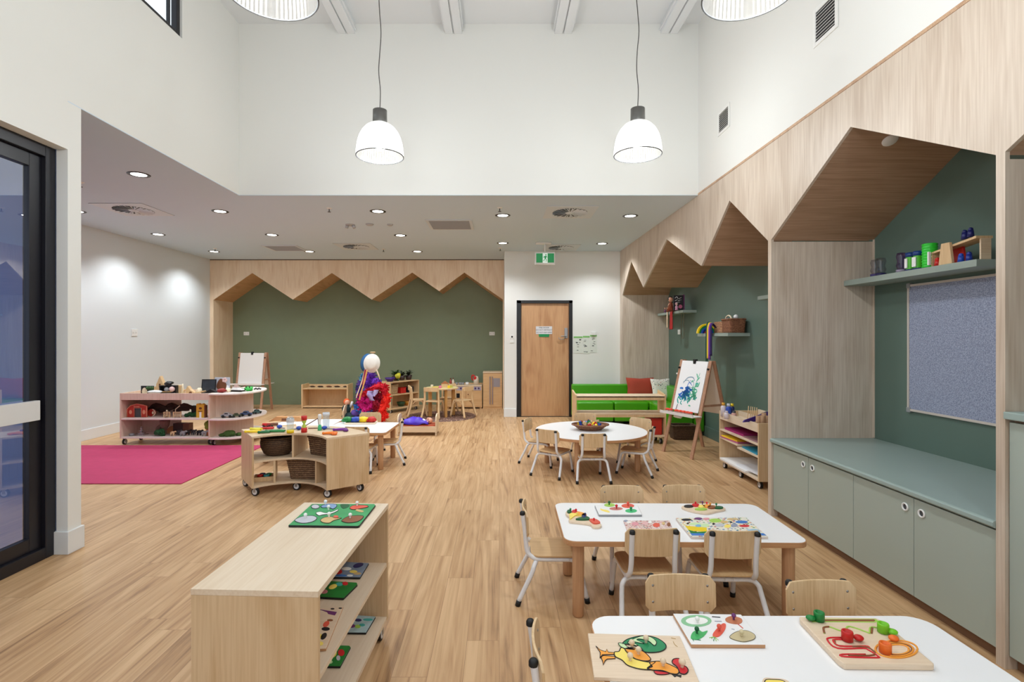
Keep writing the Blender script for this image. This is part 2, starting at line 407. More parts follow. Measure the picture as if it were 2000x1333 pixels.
# ---------------------------------------------------------------- right ply front with the roof line
zig = [(9.24, 2.184), (8.62, 2.691), (7.90, 2.19), (6.80, 2.713), (5.633, 2.205), (4.943, 2.729), (4.235, 2.216)]
zig2 = [(4.185, 2.216), (3.241, 2.739), (2.292, 2.232)]
zig3 = [(2.25, 2.232), (1.34, 2.74), (0.39, 2.235)]
prof = [(YD, 0), (9.24, 0)]+zig+[(4.235, 0), (4.185, 0)]+zig2+[(2.292, 0), (2.25, 0)]+zig3+[(0.39, 0), (-2.4, 0), (-2.4, 2.992), (YD, 2.992)]
m = MB(); m.prism(prof, XR, XR+0.02, 'x')
S('wall_right_front', m, PLY)
m = MB()
m.box(XR+0.02, XB, 9.24, YD, 0, 2.2); m.box(XR+0.02, XB, 4.185, 4.235, 0, 2.2); m.box(XR+0.02, XB, 2.25, 2.292, 0, 2.2)
S('wall_nook_side', m, PLY)
m = MB()
for zz in (zig, zig2, zig3):
    for (y0, z0), (y1, z1) in zip(zz[:-1], zz[1:]):
        m.prism([(y0, z0), (y1, z1), (y1, z1+0.02), (y0, z0+0.02)], XR+0.02, XB, 'x')
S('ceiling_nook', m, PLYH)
S('wall_nook_back', MB().box(XB, XB+0.08, -2.4, YD+0.1, 0, 2.9), mat('deep_green_panel', (92, 114, 104), 0.5, noise=0.05, nscale=6))
S('baseboard_nook', MB().box(XB-0.014, XB, 4.24, 9.23, 0, 0.15), mat('deep_green_panel', (0, 0, 0)), bev=0.003)
# light edge strips at nook corners
S('trim_nook', MB().box(XB-0.006, XB, 4.17, 4.185, 0.63, 2.216), PLY)
# ---------------------------------------------------------------- left niche at the back
zb = [(-5.69, 2.184), (-4.92, 2.72), (-4.11, 2.19), (-3.335, 2.72), (-2.54, 2.19), (-1.733, 2.728), (-1.198, 2.36), (-0.693, 2.728), (0.075, 2.19)]
prof = [(XLF, 0), (-5.69, 0)]+zb+[(0.075, 0), (0.095, 0), (0.095, 2.975), (XLF, 2.975)]
m = MB(); m.prism(prof, YN, YN+0.02, 'y')
S('wall_niche_front', m, PLYB)
S('trim_niche', MB().box(XLF, 0.095, YN-0.004, YN+0.02, 2.975, ZC), mat('dark_trim_strip', (74, 52, 38), 0.7))  # thin dark brown trim along the top of the ply front
m = MB(); m.box(XLF, -5.69, YN+0.02, YNB, 0, 2.184); m.box(0.075, 0.095, YN+0.02, YNB, 0, 2.19)
S('wall_niche_side', m, PLYB)
m = MB()
for (x0, z0), (x1, z1) in zip(zb[:-1], zb[1:]):
    m.prism([(x0, z0), (x1, z1), (x1, z1+0.02), (x0, z0+0.02)], YN+0.02, YNB, 'y')
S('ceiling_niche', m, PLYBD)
S('wall_niche_back', MB().box(XLF-0.05, 0.095, YNB, YNB+0.08, 0, ZC), GREEN)
S('baseboard_niche', MB().box(-5.69, 0.075, YNB-0.014, YNB, 0, 0.12), GREEN, bev=0.003)

# ---------------------------------------------------------------- door in the back wall
m = MB(); t = 0.08
m.box(dx0, dx0+t, YD-0.012, YD+0.06, 0, dzt); m.box(dx1-0.062, dx1, YD-0.012, YD+0.06, 0, dzt); m.box(dx0, dx1, YD-0.012, YD+0.06, dzt-0.055, dzt)
fr = S('door_1', m, BLACKM, bev=0.004)
m = MB(); m.box(dx0+t, dx1-0.062, YD+0.025, YD+0.062, 0.008, dzt-0.055); S('door_leaf', m, DOORW, fr)
m = MB(); m.box(dx0+t, dx1-0.062, YD-0.0, YD+0.1, -0.001, 0.007); S('threshold', m, BLACKM, fr)
Yf = YD+0.025
hx = PX(1105.5, Yf)
m = MB(); m.box(hx-0.028, hx+0.028, Yf-0.012, Yf, PZ(661, Yf), PZ(641, Yf)); m.cyl((hx, Yf-0.01, 1.46), (hx, Yf-0.05, 1.46), 0.011); m.tube([(hx, Yf-0.05, 1.46), (hx-0.1, Yf-0.05, 1.455)], 0.010)
m.tube(spl([(hx-0.01, Yf-0.03, 1.43), (hx-0.07, Yf-0.04, 1.40), (hx-0.13, Yf-0.03, 1.41), (hx-0.13, Yf-0.03, 1.44)], 5), 0.006)
S('door_handle', m, CHROME, fr, bev=0.002)
sg = thing('door_sign', 'white fire door notice with green lower strip on the timber door', 'sign', (PX(1062.5, Yf), Yf-0.002, PZ(647, Yf)))
m = MB(); m.box(-0.147, 0.147, -0.004, 0.0018, -0.055, 0.085); m.build('sign_board', mat('sign_grey_white', (222, 222, 226), 0.5), sg)
m = MB(); m.prism([(-0.09, -0.106), (0.09, -0.106), (0.098, -0.055), (-0.098, -0.055)], -0.004, 0.0018, 'y'); m.build('green_strip', mat('sign_green', (20, 140, 80), 0.5), sg)
for s_, z_, w_ in (('FIRE DOOR', 0.06, 0.036), ('DO NOT OBSTRUCT', 0.018, 0.031), ('DO NOT KEEP OPEN', -0.027, 0.030)):
    text(s_, w_, (0, -0.0045, z_), (R(90), 0, 0), INK, sg)

# ---------------------------------------------------------------- glazed sliding door on the left
XD = -2.93
def framebox(m, y0, y1, z0, z1, w, x0, x1):
    m.box(x0, x1, y0, y0+w, z0, z1); m.box(x0, x1, y1-w, y1, z0, z1); m.box(x0, x1, y0+w, y1-w, z0, z0+w); m.box(x0, x1, y0+w, y1-w, z1-w, z1)
m = MB(); framebox(m, -0.2, 3.45, 0, 2.675, 0.075, XD-0.09, XD); g = S('door_2', m, mat('black_blue_frame', (22, 22, 30), 0.35), bev=0.004)
m = MB(); framebox(m, 1.66, 3.375, 0.075, 2.60, 0.085, XD-0.075, XD-0.03); S('sash_frame', m, mat('black_blue_frame', (0, 0, 0)), g, bev=0.003)
m = MB(); framebox(m, -0.125, 1.75, 0.075, 2.60, 0.085, XD-0.085, XD-0.077); S('sash_frame', m, mat('black_blue_frame', (0, 0, 0)), g)
GLS = glassy('door_glass', (196, 208, 236), 1.0, 0.0, gloss=0.3)
m = MB(); m.add([(XD-0.05, 1.745, 0.16), (XD-0.05, 3.29, 0.16), (XD-0.05, 3.29, 2.515), (XD-0.05, 1.745, 2.515)], [(0, 1, 2, 3)]); S('glass_pane', m, GLS, g)
m = MB(); m.add([(XD-0.081, -0.04, 0.16), (XD-0.081, 1.665, 0.16), (XD-0.081, 1.665, 2.515), (XD-0.081, -0.04, 2.515)], [(0, 1, 2, 3)]); S('glass_pane', m, GLS, g)
m = MB(); m.box(XD-0.03, XD+0.005, 1.66, 3.33, 0.905, 1.03); S('push_rail', m, mat('satin_white_rail', (222, 222, 222), 0.35), g, bev=0.003)
m = MB(); m.box(XD-0.052, XD-0.048, 3.07, 3.078, 0.16, 2.515); S('glazing_joint', m, GREYD, g)
# porch floor outside, and an unseen roof slab added to keep it dim
S('trim_porch_floor', MB().box(-6.2, -3.02, -2.6, 3.46, -0.12, -0.02), mat('porch_floor', (130, 142, 180), 0.6))
S('trim_added_shade_roof', MB().box(-5.0, -2.96, -2.6, 3.46, 2.9, 2.98), mat('added_shade_roof', (110, 116, 140), 0.7))
# high window in the left wall
m = MB(); framebox(m, 1.6, 4.695, 4.12, 4.80, 0.045, XL-0.07, XL-0.02); m.box(XL-0.07, XL-0.02, 3.0, 3.05, 4.16, 4.76)
m.box(XL-0.06, XL-0.03, 4.56, 4.575, 4.16, 4.76)
w = S('window_1', m, BLACKM, bev=0.003)
m = MB(); m.add([(XL-0.05, 1.64, 4.16), (XL-0.05, 4.66, 4.16), (XL-0.05, 4.66, 4.76), (XL-0.05, 1.64, 4.76)], [(0, 1, 2, 3)]); S('window_glass', m, glassy('clear_glass', (245, 248, 250), 1.0, 0.0, gloss=0.06), w)

# ---------------------------------------------------------------- joinery: bench, counter, shelves, pinboard
bt = thing('storage_bench', 'long sage storage bench built into the plywood nook', 'bench', (XR, 0, 0))
m = MB(); m.box(0.04, XB-XR-0.002, 2.294, 4.183, 0.06, 0.585); m.build('carcass', PLYEDGE, bt)
m = MB(); m.box(0.05, XB-XR-0.01, 2.296, 4.181, 0.0005, 0.06); m.build('plinth', mat('brown_plinth', (120, 86, 62), 0.6), bt)
m = MB(); m.prism([(-0.012, 0.60), (-0.004, 0.592), (XB-XR-0.002, 0.592), (XB-XR-0.002, 0.625), (0.0, 0.625), (-0.008, 0.622), (-0.012, 0.616)], 2.294, 4.183, 'y'); m.build('bench_top', SAGETOP, bt)
ys = [4.181, 3.708, 3.236, 2.764, 2.296]
for i in range(4):
    m = MB(); m.box(0.014, 0.034, ys[i+1]+0.002, ys[i]-0.002, 0.06, 0.578); d = m.build('door', SAGE, bt, bev=0.0012)
    hy = ys[i+1]+0.055 if i % 2 == 0 else ys[i]-0.055
    m = MB(); m.tube([(0.010, hy+0.0185*math.cos(a), 0.517+0.0185*math.sin(a)) for a in [2*PI*k/24 for k in range(24)]], 0.0045, 8, closed=True); h = m.build('ring_handle', WHITEP, d)
    m = MB(); m.cyl((0.0125, hy, 0.517), (0.0145, hy, 0.517), 0.0155, seg=24); m.build('handle_hole', GREYD, h)
ct = thing('tall_cabinet', 'sage cabinet with higher counter at the right picture edge', 'cabinet', (XR, 0, 0))
m = MB(); m.box(0.04, XB-XR-0.002, 0.5, 2.248, 0.06, 1.075); m.build('carcass', PLYEDGE, ct)
m = MB(); m.box(-0.012, XB-XR-0.002, 0.5, 2.248, 1.08, 1.112); m.build('counter', SAGETOP, ct, bev=0.004)
m = MB(); m.box(0.05, 0.8, 0.5, 2.246, 0.0005, 0.06); m.build('plinth', mat('brown_plinth', (120, 86, 62), 0.6), ct)
for y0, y1 in ((1.70, 2.246), (1.15, 1.696), (0.6, 1.146)):
    m = MB(); m.box(0.014, 0.034, y0, y1, 0.06, 1.066); m.build('door', SAGE, ct, bev=0.0012)
SHF = mat('sage_shelf', (150, 164, 156), 0.45)
def wall_shelf(x0, y0, y1, z, t, label): 
    return one('wall_shelf', MB().box(x0, XB-0.001, y0, y1, z-t, z), SHF, label, 'shelf', bev=0.002)
wall_shelf(2.76, 3.02, 4.183, 1.885, 0.042, 'long sage floating shelf above the pinboard with bottles and jars')
wall_shelf(2.79, 7.93, 9.2, 1.852, 0.04, 'short sage floating shelf carrying the dolls and book')
wall_shelf(2.733, 6.24, 7.2, 1.487, 0.04, 'sage floating shelf carrying rainbow and wicker basket')
wall_shelf(2.75, 4.4, 5.56, 1.87, 0.04, 'empty sage shelf end peeking past the plywood post')
def felt():
    m = bpy.data.materials.new('blue_grey_felt'); m.use_nodes = True; nt = m.node_tree; b = nt.nodes['Principled BSDF']; N = nt.nodes.new; L = nt.links.new
    tc = N('ShaderNodeTexCoord'); n = N('ShaderNodeTexNoise'); n.inputs['Scale'].default_value = 130; n.inputs['Detail'].default_value = 6; L(tc.outputs['Object'], n.inputs['Vector'])
    rp = N('ShaderNodeValToRGB'); rp.color_ramp.elements[0].position = 0.35; rp.color_ramp.elements[1].position = 0.65
    rp.color_ramp.elements[0].color = rgb(122, 130, 154); rp.color_ramp.elements[1].color = rgb(170, 178, 200); L(n.outputs['Fac'], rp.inputs['Fac']); L(rp.outputs['Color'], b.inputs['Base Color'])
    b.inputs['Roughness'].default_value = 0.95; return m
pb = thing('pinboard', 'blue grey felt pinboard on the green nook wall', 'pinboard', (XB-0.002, 0, 0))
MB().box(-0.014, 0, 2.62, 3.80, 0.91, 1.803).build('felt_panel', felt(), pb)
m = MB(); framebox(m, 2.60, 3.815, 0.897, 1.816, 0.016, -0.02, 0); m.build('rim', mat('silver_rim', (205, 196, 186), 0.4), pb, bev=0.002)
m = MB()
for z in (0.905, 1.808): m.box(-0.023, 0, 3.785, 3.82, z-0.018, z+0.018)
m.build('corner_cap', GREYP, pb, bev=0.004)
one('ceiling_speaker', MB().lathe([(0, -0.008), (0.04, -0.008), (0.045, -0.002), (0.045, 0.004)]), WHITEP, 'round white sensor disc on the sloped nook soffit', 'sensor').matrix_world = Matrix.Translation((2.49, 3.327, 2.687)) @ Matrix.Rotation(math.atan2(0.523, 0.944)*1, 4, 'X').inverted()

# ---------------------------------------------------------------- wall bits
def plate(px, py, Y, w, h, label, face='y', name='wall_socket', cat='socket'):
    if face == 'y':
        t = thing(name, label, cat, (PX(px, Y), Y-0.001, PZ(py, Y))); MB().box(-w/2, w/2, -0.008, 0, -h/2, h/2).build('cover_plate', WHITEP, t, bev=0.002)
        for dx in (-w/4, w/4): MB().box(dx-0.012, dx+0.012, -0.0105, -0.008, -0.012, 0.012).build('rocker', mat('off_white', (214, 214, 210), 0.4), t, bev=0.001)
    else:
        sgn = 1 if face == 'x+' else -1
        X = XLF if sgn > 0 else XB; Yp = X*F/(px-VX)
        t = thing(name, label, cat, (X+sgn*0.001, Yp, PZ(py, Yp))); MB().box(min(0, sgn*0.008), max(0, sgn*0.008), -w/2, w/2, -h/2, h/2).build('cover_plate', WHITEP, t, bev=0.002)
        for dy in (-w/4, w/4): MB().box(min(sgn*0.008, sgn*0.0105), max(sgn*0.008, sgn*0.0105), dy-0.012, dy+0.012, -0.012, 0.012).build('rocker', mat('off_white', (214, 214, 210), 0.4), t, bev=0.001)
    return t
plate(262, 650, 0, 0.13, 0.11, 'white socket plate on the pale grey left wall', 'x+')
plate(481.5, 652, YNB, 0.115, 0.075, 'white socket plate at the left end of the olive wall')
plate(961, 652, YNB, 0.115, 0.075, 'white socket plate at the right end of the olive wall')
plate(1327, 649, 0, 0.12, 0.08, 'small white socket plate on green wall under the doll shelf', 'x-')
t = plate(1000, 662, YD, 0.075, 0.15, 'narrow white switch plate beside the timber door', 'y', 'light_switch', 'switch')
MB().box(-0.014, 0.014, -0.012, -0.008, 0.02, 0.05).build('keyhole', BLACK, t)
one('alarm_box', MB().box(-0.04, 0.04, -0.03, 0, -0.03, 0.03), WHITEP, 'small white box on the wall above the pinned notices', 'alarm', (PX(1159, YD), YD-0.001, PZ(652, YD)), bev=0.004)
for i, (x0, x1, y0, y1, lb) in enumerate(((1120, 1138, 657, 690, 'white notice sheet with green band nearest the door frame'), (1138, 1152, 656, 691, 'middle notice sheet with grey picture beside the door'), (1152, 1166, 654, 689, 'notice sheet with green band right of the other two'))):
    Y = YD-0.001; t = thing('notice_sign', lb, 'notice', (PX((x0+x1)/2, Y), Y, PZ((y0+y1)/2, Y)), group='notices on the wall by the door')
    w = PX(x1, Y)-PX(x0, Y)-0.008; h = (y1-y0)*Y/F
    MB().box(-w/2, w/2, -0.004, 0, -h/2, h/2).build('sheet', mat('notice_paper', (222, 226, 218), 0.7), t)
    MB().box(-w/2, w/2, -0.0055, -0.004, h/2-0.035, h/2-0.005).build('green_band', mat('soft_green_print', (130, 190, 110), 0.7), t)
    m = MB(); rd = random.Random(i)
    for k in range(9):
        a = rd.uniform(-w/2+0.01, w/2-0.05); zz = rd.uniform(-h/2+0.02, h/2-0.07); m.box(a, a+rd.uniform(0.02, 0.04), -0.0052, -0.004, zz, zz+rd.uniform(0.006, 0.02))
    m.build('print', mat('grey_print', (120, 124, 122), 0.7), t)

# exit sign
t = thing('exit_sign', 'green running man exit sign hanging over the timber door', 'sign', (PX(1064.5, 8.55), 8.55, 2.732))
MB().box(-0.165, 0.165, -0.02, 0.02, -0.11, 0.10).build('light_box', WHITEP, t, bev=0.01)
m = MB(); m.box(-0.145, -0.042, -0.024, -0.019, -0.075, 0.075); m.box(0.042, 0.145, -0.024, -0.019, -0.075, 0.075); m.build('green_face', mat('exit_green', (6, 120, 62), 0.4, emit=0.7), t)
MB().box(-0.038, 0.038, -0.024, -0.019, -0.078, 0.078).build('white_face', mat('exit_white', (225, 245, 235), 0.4, emit=0.45), t)
m = MB(); m.ball((0.012, -0.026, 0.05), 0.011, sy=0.3); m.prism([(-0.012, 0.03), (0.02, 0.036), (0.012, -0.01), (-0.01, -0.008)], -0.028, -0.025, 'y')
for a, b in (((0.0, -0.005), (0.022, -0.03)), ((0.022, -0.03), (0.016, -0.06)), ((0.0, -0.005), (-0.014, -0.035)), ((-0.014, -0.035), (-0.034, -0.045)), ((-0.008, 0.028), (-0.03, 0.005)), ((0.016, 0.03), (0.034, 0.008))):
    m.tube([(a[0], -0.0265, a[1]), (b[0], -0.0265, b[1])], 0.005, 6)
m.build('running_man', mat('exit_green', (0, 0, 0)), t)
m = MB(); m.box(-0.15, 0.10, -0.05, 0.05, 0.232, 0.2575); m.build('ceiling_canopy', WHITEP, t, bev=0.006)
MB().cyl((0, 0, 0.10), (0, 0, 0.234), 0.012).build('stem', WHITEP, t)
# ================================================================== LIGHTS AND CEILING FITTINGS
GLOW = mat('lamp_glow', (255, 252, 244), 0.5, emit=9)
def spot(loc, watt, size=R(134), blend=0.75, rad=0.035, col=(0.91, 0.96, 1.0)):
    l = bpy.data.lights.new('downlight_beam', 'SPOT'); l.energy = watt; l.spot_size = size; l.spot_blend = blend; l.shadow_soft_size = rad; l.color = col
    o = bpy.data.objects.new('downlight_beam', l); C.objects.link(o); o.location = loc; return o
D0 = None
DL = [(271, 341, 'downlight nearest the viewer over the left side room'), (430, 413, 'downlight behind the nearest one over the left side room'), (531, 459, 'third downlight back in the row over the curved shelf unit'), (604.5, 491.5, 'downlight beside the far ceiling grille'),
      (150, 413, 'downlight cut by the white wall end'), (309, 458, 'downlight washing the middle of the pale left wall'), (418, 491.5, 'downlight in the corner by the plywood niche'),
      (738, 413, 'downlight just behind the bulkhead left of the ceiling grille'), (782, 460, 'downlight between bulkhead row and far row left of the grille'), (815, 491.5, 'farthest downlight over the olive wall'),
      (982, 421, 'downlight between the ceiling grille and the round diffuser'), (982, 475, 'downlight in front of the door lobby'),
      (1231, 422, 'downlight nearest the slanting plywood front'), (1176, 476, 'downlight between exit sign and plywood front')]
for px, py, lb in DL:
    x, y = on(px, py, ZC)
    if D0 is None:
        t = thing('downlight', 'round recessed '+lb, 'downlight', (x, y, ZC), group='recessed ceiling downlights'); D0 = t
        m = MB(); m.lathe([(0.066, -0.0025), (0.072, -0.005), (0.096, -0.004), (0.099, -0.0005)], seg=32); m.build('trim_ring', mat('dark_trim_ring', (34, 33, 33), 0.35, 0.0), t)
        m = MB(); m.lathe([(0.0001, -0.003), (0.067, -0.0026)], seg=32); m.build('lens', GLOW, t)
    else: dup(D0, 'round recessed '+lb, (x, y, ZC))
    spot((x, y, ZC-0.03), 80)
# swirl diffusers
def swirl(px, py, w, label):
    x, y = on(px, py, ZC)
    t = thing('ceiling_diffuser', label, 'air vent', (x, y, ZC), group='square swirl diffusers')
    m = MB(); m.box(-w/2, w/2, -w/2, w/2, -0.008, -0.0005); m.build('face_plate', mat('diffuser_white', (208, 216, 222), 0.5), t, bev=0.003)
    m = MB()
    for k in range(20):
        a = 2*PI*k/20; m.M = Matrix.Rotation(a, 4, 'Z'); m.prism([(0.06, -0.006), (0.215, -0.022), (0.215, 0.022), (0.06, 0.006)], -0.0095, -0.0075)
    m.M = None; m.build('slot', mat('vent_dark', (46, 46, 48), 0.6), t)
    m = MB()
    for k in range(20):
        m.M = Matrix.Rotation(2*PI*(k+0.2)/20, 4, 'Z'); m.add([(0.06, -0.004, -0.009), (0.215, -0.016, -0.009), (0.215, 0.012, -0.024), (0.06, 0.004, -0.016)], [(0, 1, 2, 3)])
    m.M = None; m.build('blade', mat('diffuser_white', (0, 0, 0)), t, solid=0.0012)
    m = MB(); m.lathe([(0.0001, -0.02), (0.05, -0.018), (0.062, -0.009)]); m.build('hub', mat('diffuser_white', (0, 0, 0)), t)
    return t
sw = swirl(261, 409.5, 0.62, 'square swirl diffuser nearest the viewer over the pink rug side')
swirl(1113, 414.5, 0.62, 'square swirl diffuser just behind the bulkhead on the right')
swirl(696, 481.5, 0.62, 'square swirl diffuser in front of the plywood niche')
swirl(1096, 483.5, 0.60, 'square swirl diffuser behind the exit sign')
def grille(cx, cy, w, d, label, z=ZC):
    t = thing('ceiling_grille', label, 'air vent', (cx, cy, z), group='ceiling return grilles')
    m = MB(); m.box(-w/2, w/2, -d/2, -d/2+0.04, -0.01, -0.0005); m.box(-w/2, w/2, d/2-0.04, d/2, -0.01, -0.0005); m.box(-w/2, -w/2+0.04, -d/2+0.04, d/2-0.04, -0.01, -0.0005); m.box(w/2-0.04, w/2, -d/2+0.04, d/2-0.04, -0.01, -0.0005)
    m.build('frame', mat('diffuser_white', (0, 0, 0)), t)
    m = MB(); m.box(-w/2+0.04, w/2-0.04, -d/2+0.04, d/2-0.04, -0.003, -0.0005); m.build('backing', mat('vent_dark', (0, 0, 0)), t)
    m = MB(); n = 22
    for k in range(n):
        y = -d/2+0.045+(d-0.09)*(k+0.5)/n; m.add([(-w/2+0.04, y-0.004, -0.003), (w/2-0.04, y-0.004, -0.003), (w/2-0.04, y+0.006, -0.011), (-w/2+0.04, y+0.006, -0.011)], [(0, 1, 2, 3)])
    m.build('slat', mat('diffuser_grey', (160, 164, 168), 0.5), t, solid=0.001)
x, y = on(880, 439, ZC); grille(x, y, 0.62, 0.62, 'grey slatted return grille in the ceiling middle')
x, y = on(557, 484.8, ZC); grille(x, y, 0.60, 0.55, 'grey slatted return grille in front of the niche')
# wall vents high on the right
def wallvent(y0, y1, z0, z1, label):
    t = thing('wall_vent', label, 'air vent', (XR-0.001, (y0+y1)/2, (z0+z1)/2)); w = y1-y0; h = z1-z0
    m = MB(); framebox(m, -w/2, w/2, -h/2, h/2, 0.028, -0.008, 0); m.build('frame', WHITEP, t, bev=0.002)
    MB().box(-0.002, 0, -w/2+0.028, w/2-0.028, -h/2+0.028, h/2-0.028).build('backing', mat('vent_dark', (0, 0, 0)), t)
    m = MB(); n = 9
    for k in range(n):
        z = -h/2+0.032+(h-0.064)*(k+0.5)/n; m.add([(-0.002, -w/2+0.028, z+0.004), (-0.002, w/2-0.028, z+0.004), (-0.010, w/2-0.028, z-0.007), (-0.010, -w/2+0.028, z-0.007)], [(0, 1, 2, 3)])
    m.build('louvre', WHITEP, t, solid=0.0012)
wallvent(3.354, 3.616, 3.43, 3.69, 'larger looking wall vent near the top right corner')
wallvent(4.93, 5.195, 3.427, 3.66, 'farther wall vent above the plywood front near the back corner')
# sprinklers and detectors
SP0 = None
for px, py, lb in ((157, 360, 'sprinkler head at the white wall end'), (643, 410, 'sprinkler head behind the bulkhead left side'), (420, 488, 'sprinkler head beside the corner downlight'), (749, 489, 'sprinkler head right of the niche diffuser'), (976, 409, 'sprinkler head behind the bulkhead centre'), (977, 487, 'sprinkler head by the door lobby corner')):
    x, y = on(px, py, ZC-0.02)
    if SP0 is None:
        SP0 = thing('ceiling_sprinkler', 'small steel '+lb, 'sprinkler', (x, y, ZC), group='ceiling sprinklers')
        MB().lathe([(0.0001, -0.012), (0.02, -0.011), (0.035, -0.0005)]).build('rosette', WHITEP, SP0)
        m = MB(); m.cyl((0, 0, -0.012), (0, 0, -0.045), 0.006, seg=8); m.cyl((0, 0, -0.045), (0, 0, -0.048), 0.02, seg=12); m.build('nozzle', GREYD, SP0)
    else: dup(SP0, 'small steel '+lb, (x, y, ZC))
for px, py, r, lb in ((722, 438, 0.055, 'larger round detector on the ceiling behind the bulkhead'), (762, 438.5, 0.04, 'smaller round detector right of the larger one')):
    x, y = on(px, py, ZC); one('smoke_detector', MB().lathe([(0.0001, -0.02), (r*0.7, -0.02), (r, -0.008), (r, -0.0005)]), mat('detector_grey', (178, 178, 178), 0.5), lb, 'detector', (x, y, ZC))
x, y = on(684, 439, ZC)
m = MB(); m.lathe([(0.0001, -0.012), (0.06, -0.012), (0.065, -0.0005)]); m.cyl((-0.04, 0, -0.01), (-0.05, 0, -0.05), 0.022, seg=12); m.cyl((0.04, 0, -0.01), (0.06, 0, -0.05), 0.022, seg=12)
one('ceiling_light', m, mat('detector_grey', (0, 0, 0)), 'small twin spot emergency light on the ceiling', 'lamp', (x, y, ZC))

# pendants
SHADE = glassy('prismatic_shade', (250, 250, 248), 0.86, 0.15, emit=0.22, gloss=0.12)
P0 = None
pend = [(742, 306, 4.5, 'bell shaped glass pendant lamp far left of centre'), (1245.5, 303, 4.5, 'bell shaped glass pendant lamp on the far right'), (531, -12, 2.37, 'nearer pendant lamp cut by the top left picture edge'), (1463, -12, 2.37, 'nearer pendant lamp cut by the top right picture edge')]
pos = [(PX(px, Y), Y, PZ(py, Y), lb) for px, py, Y, lb in pend]+[(-1.03, 0.25, 2.99, ''), (1.19, 0.25, 2.99, '')]  # last two: unseen added lights, no pendant built for them
for x, y, z, lb in pos:
    if P0 is None:
        P0 = thing('pendant_lamp', lb, 'pendant lamp', (x, y, z), group='bell pendant lamps'); t = P0
        pr = [(0.200, 0.0), (0.197, 0.05), (0.19, 0.11), (0.175, 0.165), (0.15, 0.215), (0.115, 0.255), (0.075, 0.28), (0.055, 0.287)]
        m = MB(); m.lathe(pr, seg=120)
        m.v = [(vx*(1+0.012*((i_ % 120) % 2)), vy*(1+0.012*((i_ % 120) % 2)), vz) for i_, (vx, vy, vz) in enumerate(m.v)]; m.sm = [False]*len(m.sm); sh = m.build('shade', SHADE, t)
        m = MB(); m.tube([(0.2*math.cos(a), 0.2*math.sin(a), 0) for a in [2*PI*k/48 for k in range(48)]], 0.0045, 6, closed=True); m.build('rim', mat('dark_rim', (60, 60, 60), 0.4), sh)
        m = MB(); m.lathe([(0.0001, 0.405), (0.045, 0.405), (0.06, 0.398), (0.062, 0.29), (0.058, 0.28)]); m.build('lamp_holder', mat('lamp_holder_grey', (120, 120, 118), 0.3, 0.7), t)
        m = MB(); m.ball((0, 0, 0.13), 0.06, sz=1.4); m.build('bulb', mat('bulb_glow', (255, 250, 240), 0.5, emit=14), t)
        m = MB(); pts = [(0, 0, 0.405)]+[(0.010*math.sin(k*1.7+1), 0.006*math.cos(k*2.1), 0.405+k*0.165) for k in range(1, 9)]+[(0, 0, ZH-P0.location.z)]
        m.tube(spl(pts, 5), 0.0038, 6); m.build('cable', mat('cable_grey', (70, 68, 66), 0.5), t)
        MB().lathe([(0.0001, -0.03), (0.045, -0.03), (0.05, -0.001)], (0, 0, ZH-P0.location.z)).build('ceiling_rose', WHITEP, t)
    elif lb: dup(P0, lb, (x, y, z))
    l = bpy.data.lights.new('pendant_and_added_light', 'POINT'); l.energy = 45; l.shadow_soft_size = 0.07; l.color = (0.90, 0.96, 1.0)
    o = bpy.data.objects.new('pendant_and_added_light', l); C.objects.link(o); o.location = (x, y, z+0.03)

# daylight through the windows
w = bpy.data.worlds.new('sky'); bpy.context.scene.world = w; w.use_nodes = True
bg = w.node_tree.nodes['Background']; bg.inputs['Color'].default_value = (0.86, 0.93, 1.0, 1); bg.inputs['Strength'].default_value = 1.6
def portal(loc, rot, sx, sy):
    l = bpy.data.lights.new('window_portal', 'AREA'); l.shape = 'RECTANGLE'; l.size = sx; l.size_y = sy; l.cycles.is_portal = True
    o = bpy.data.objects.new('window_portal', l); C.objects.link(o); o.location = loc; o.rotation_euler = rot
portal((-0.25, -2.42, 2.05), (R(-90), 0, 0), 4.1, 3.1)
portal((XL-0.01, 3.15, 4.46), (0, R(90), 0), 0.66, 3.1)

# camera
cam = bpy.data.cameras.new('camera'); co = bpy.data.objects.new('camera', cam); C.objects.link(co)
cam.sensor_width = 36; cam.lens = 36*F/2000; cam.shift_x = (1000-VX)/2000; cam.shift_y = (VY-666.5)/2000
cam.clip_start = 0.05; co.location = (0, 0, H); co.rotation_euler = (R(90), 0, 0)
sc = bpy.context.scene; sc.camera = co
sc.view_settings.view_transform = 'Standard'; sc.view_settings.look = 'None'; sc.view_settings.gamma = 1; sc.view_settings.use_curve_mapping = False
sc.view_settings.exposure = -0.22
sc.cycles.use_denoising = True; sc.cycles.max_bounces = 10; sc.cycles.diffuse_bounces = 5; sc.cycles.transparent_max_bounces = 12; sc.cycles.sample_clamp_indirect = 6
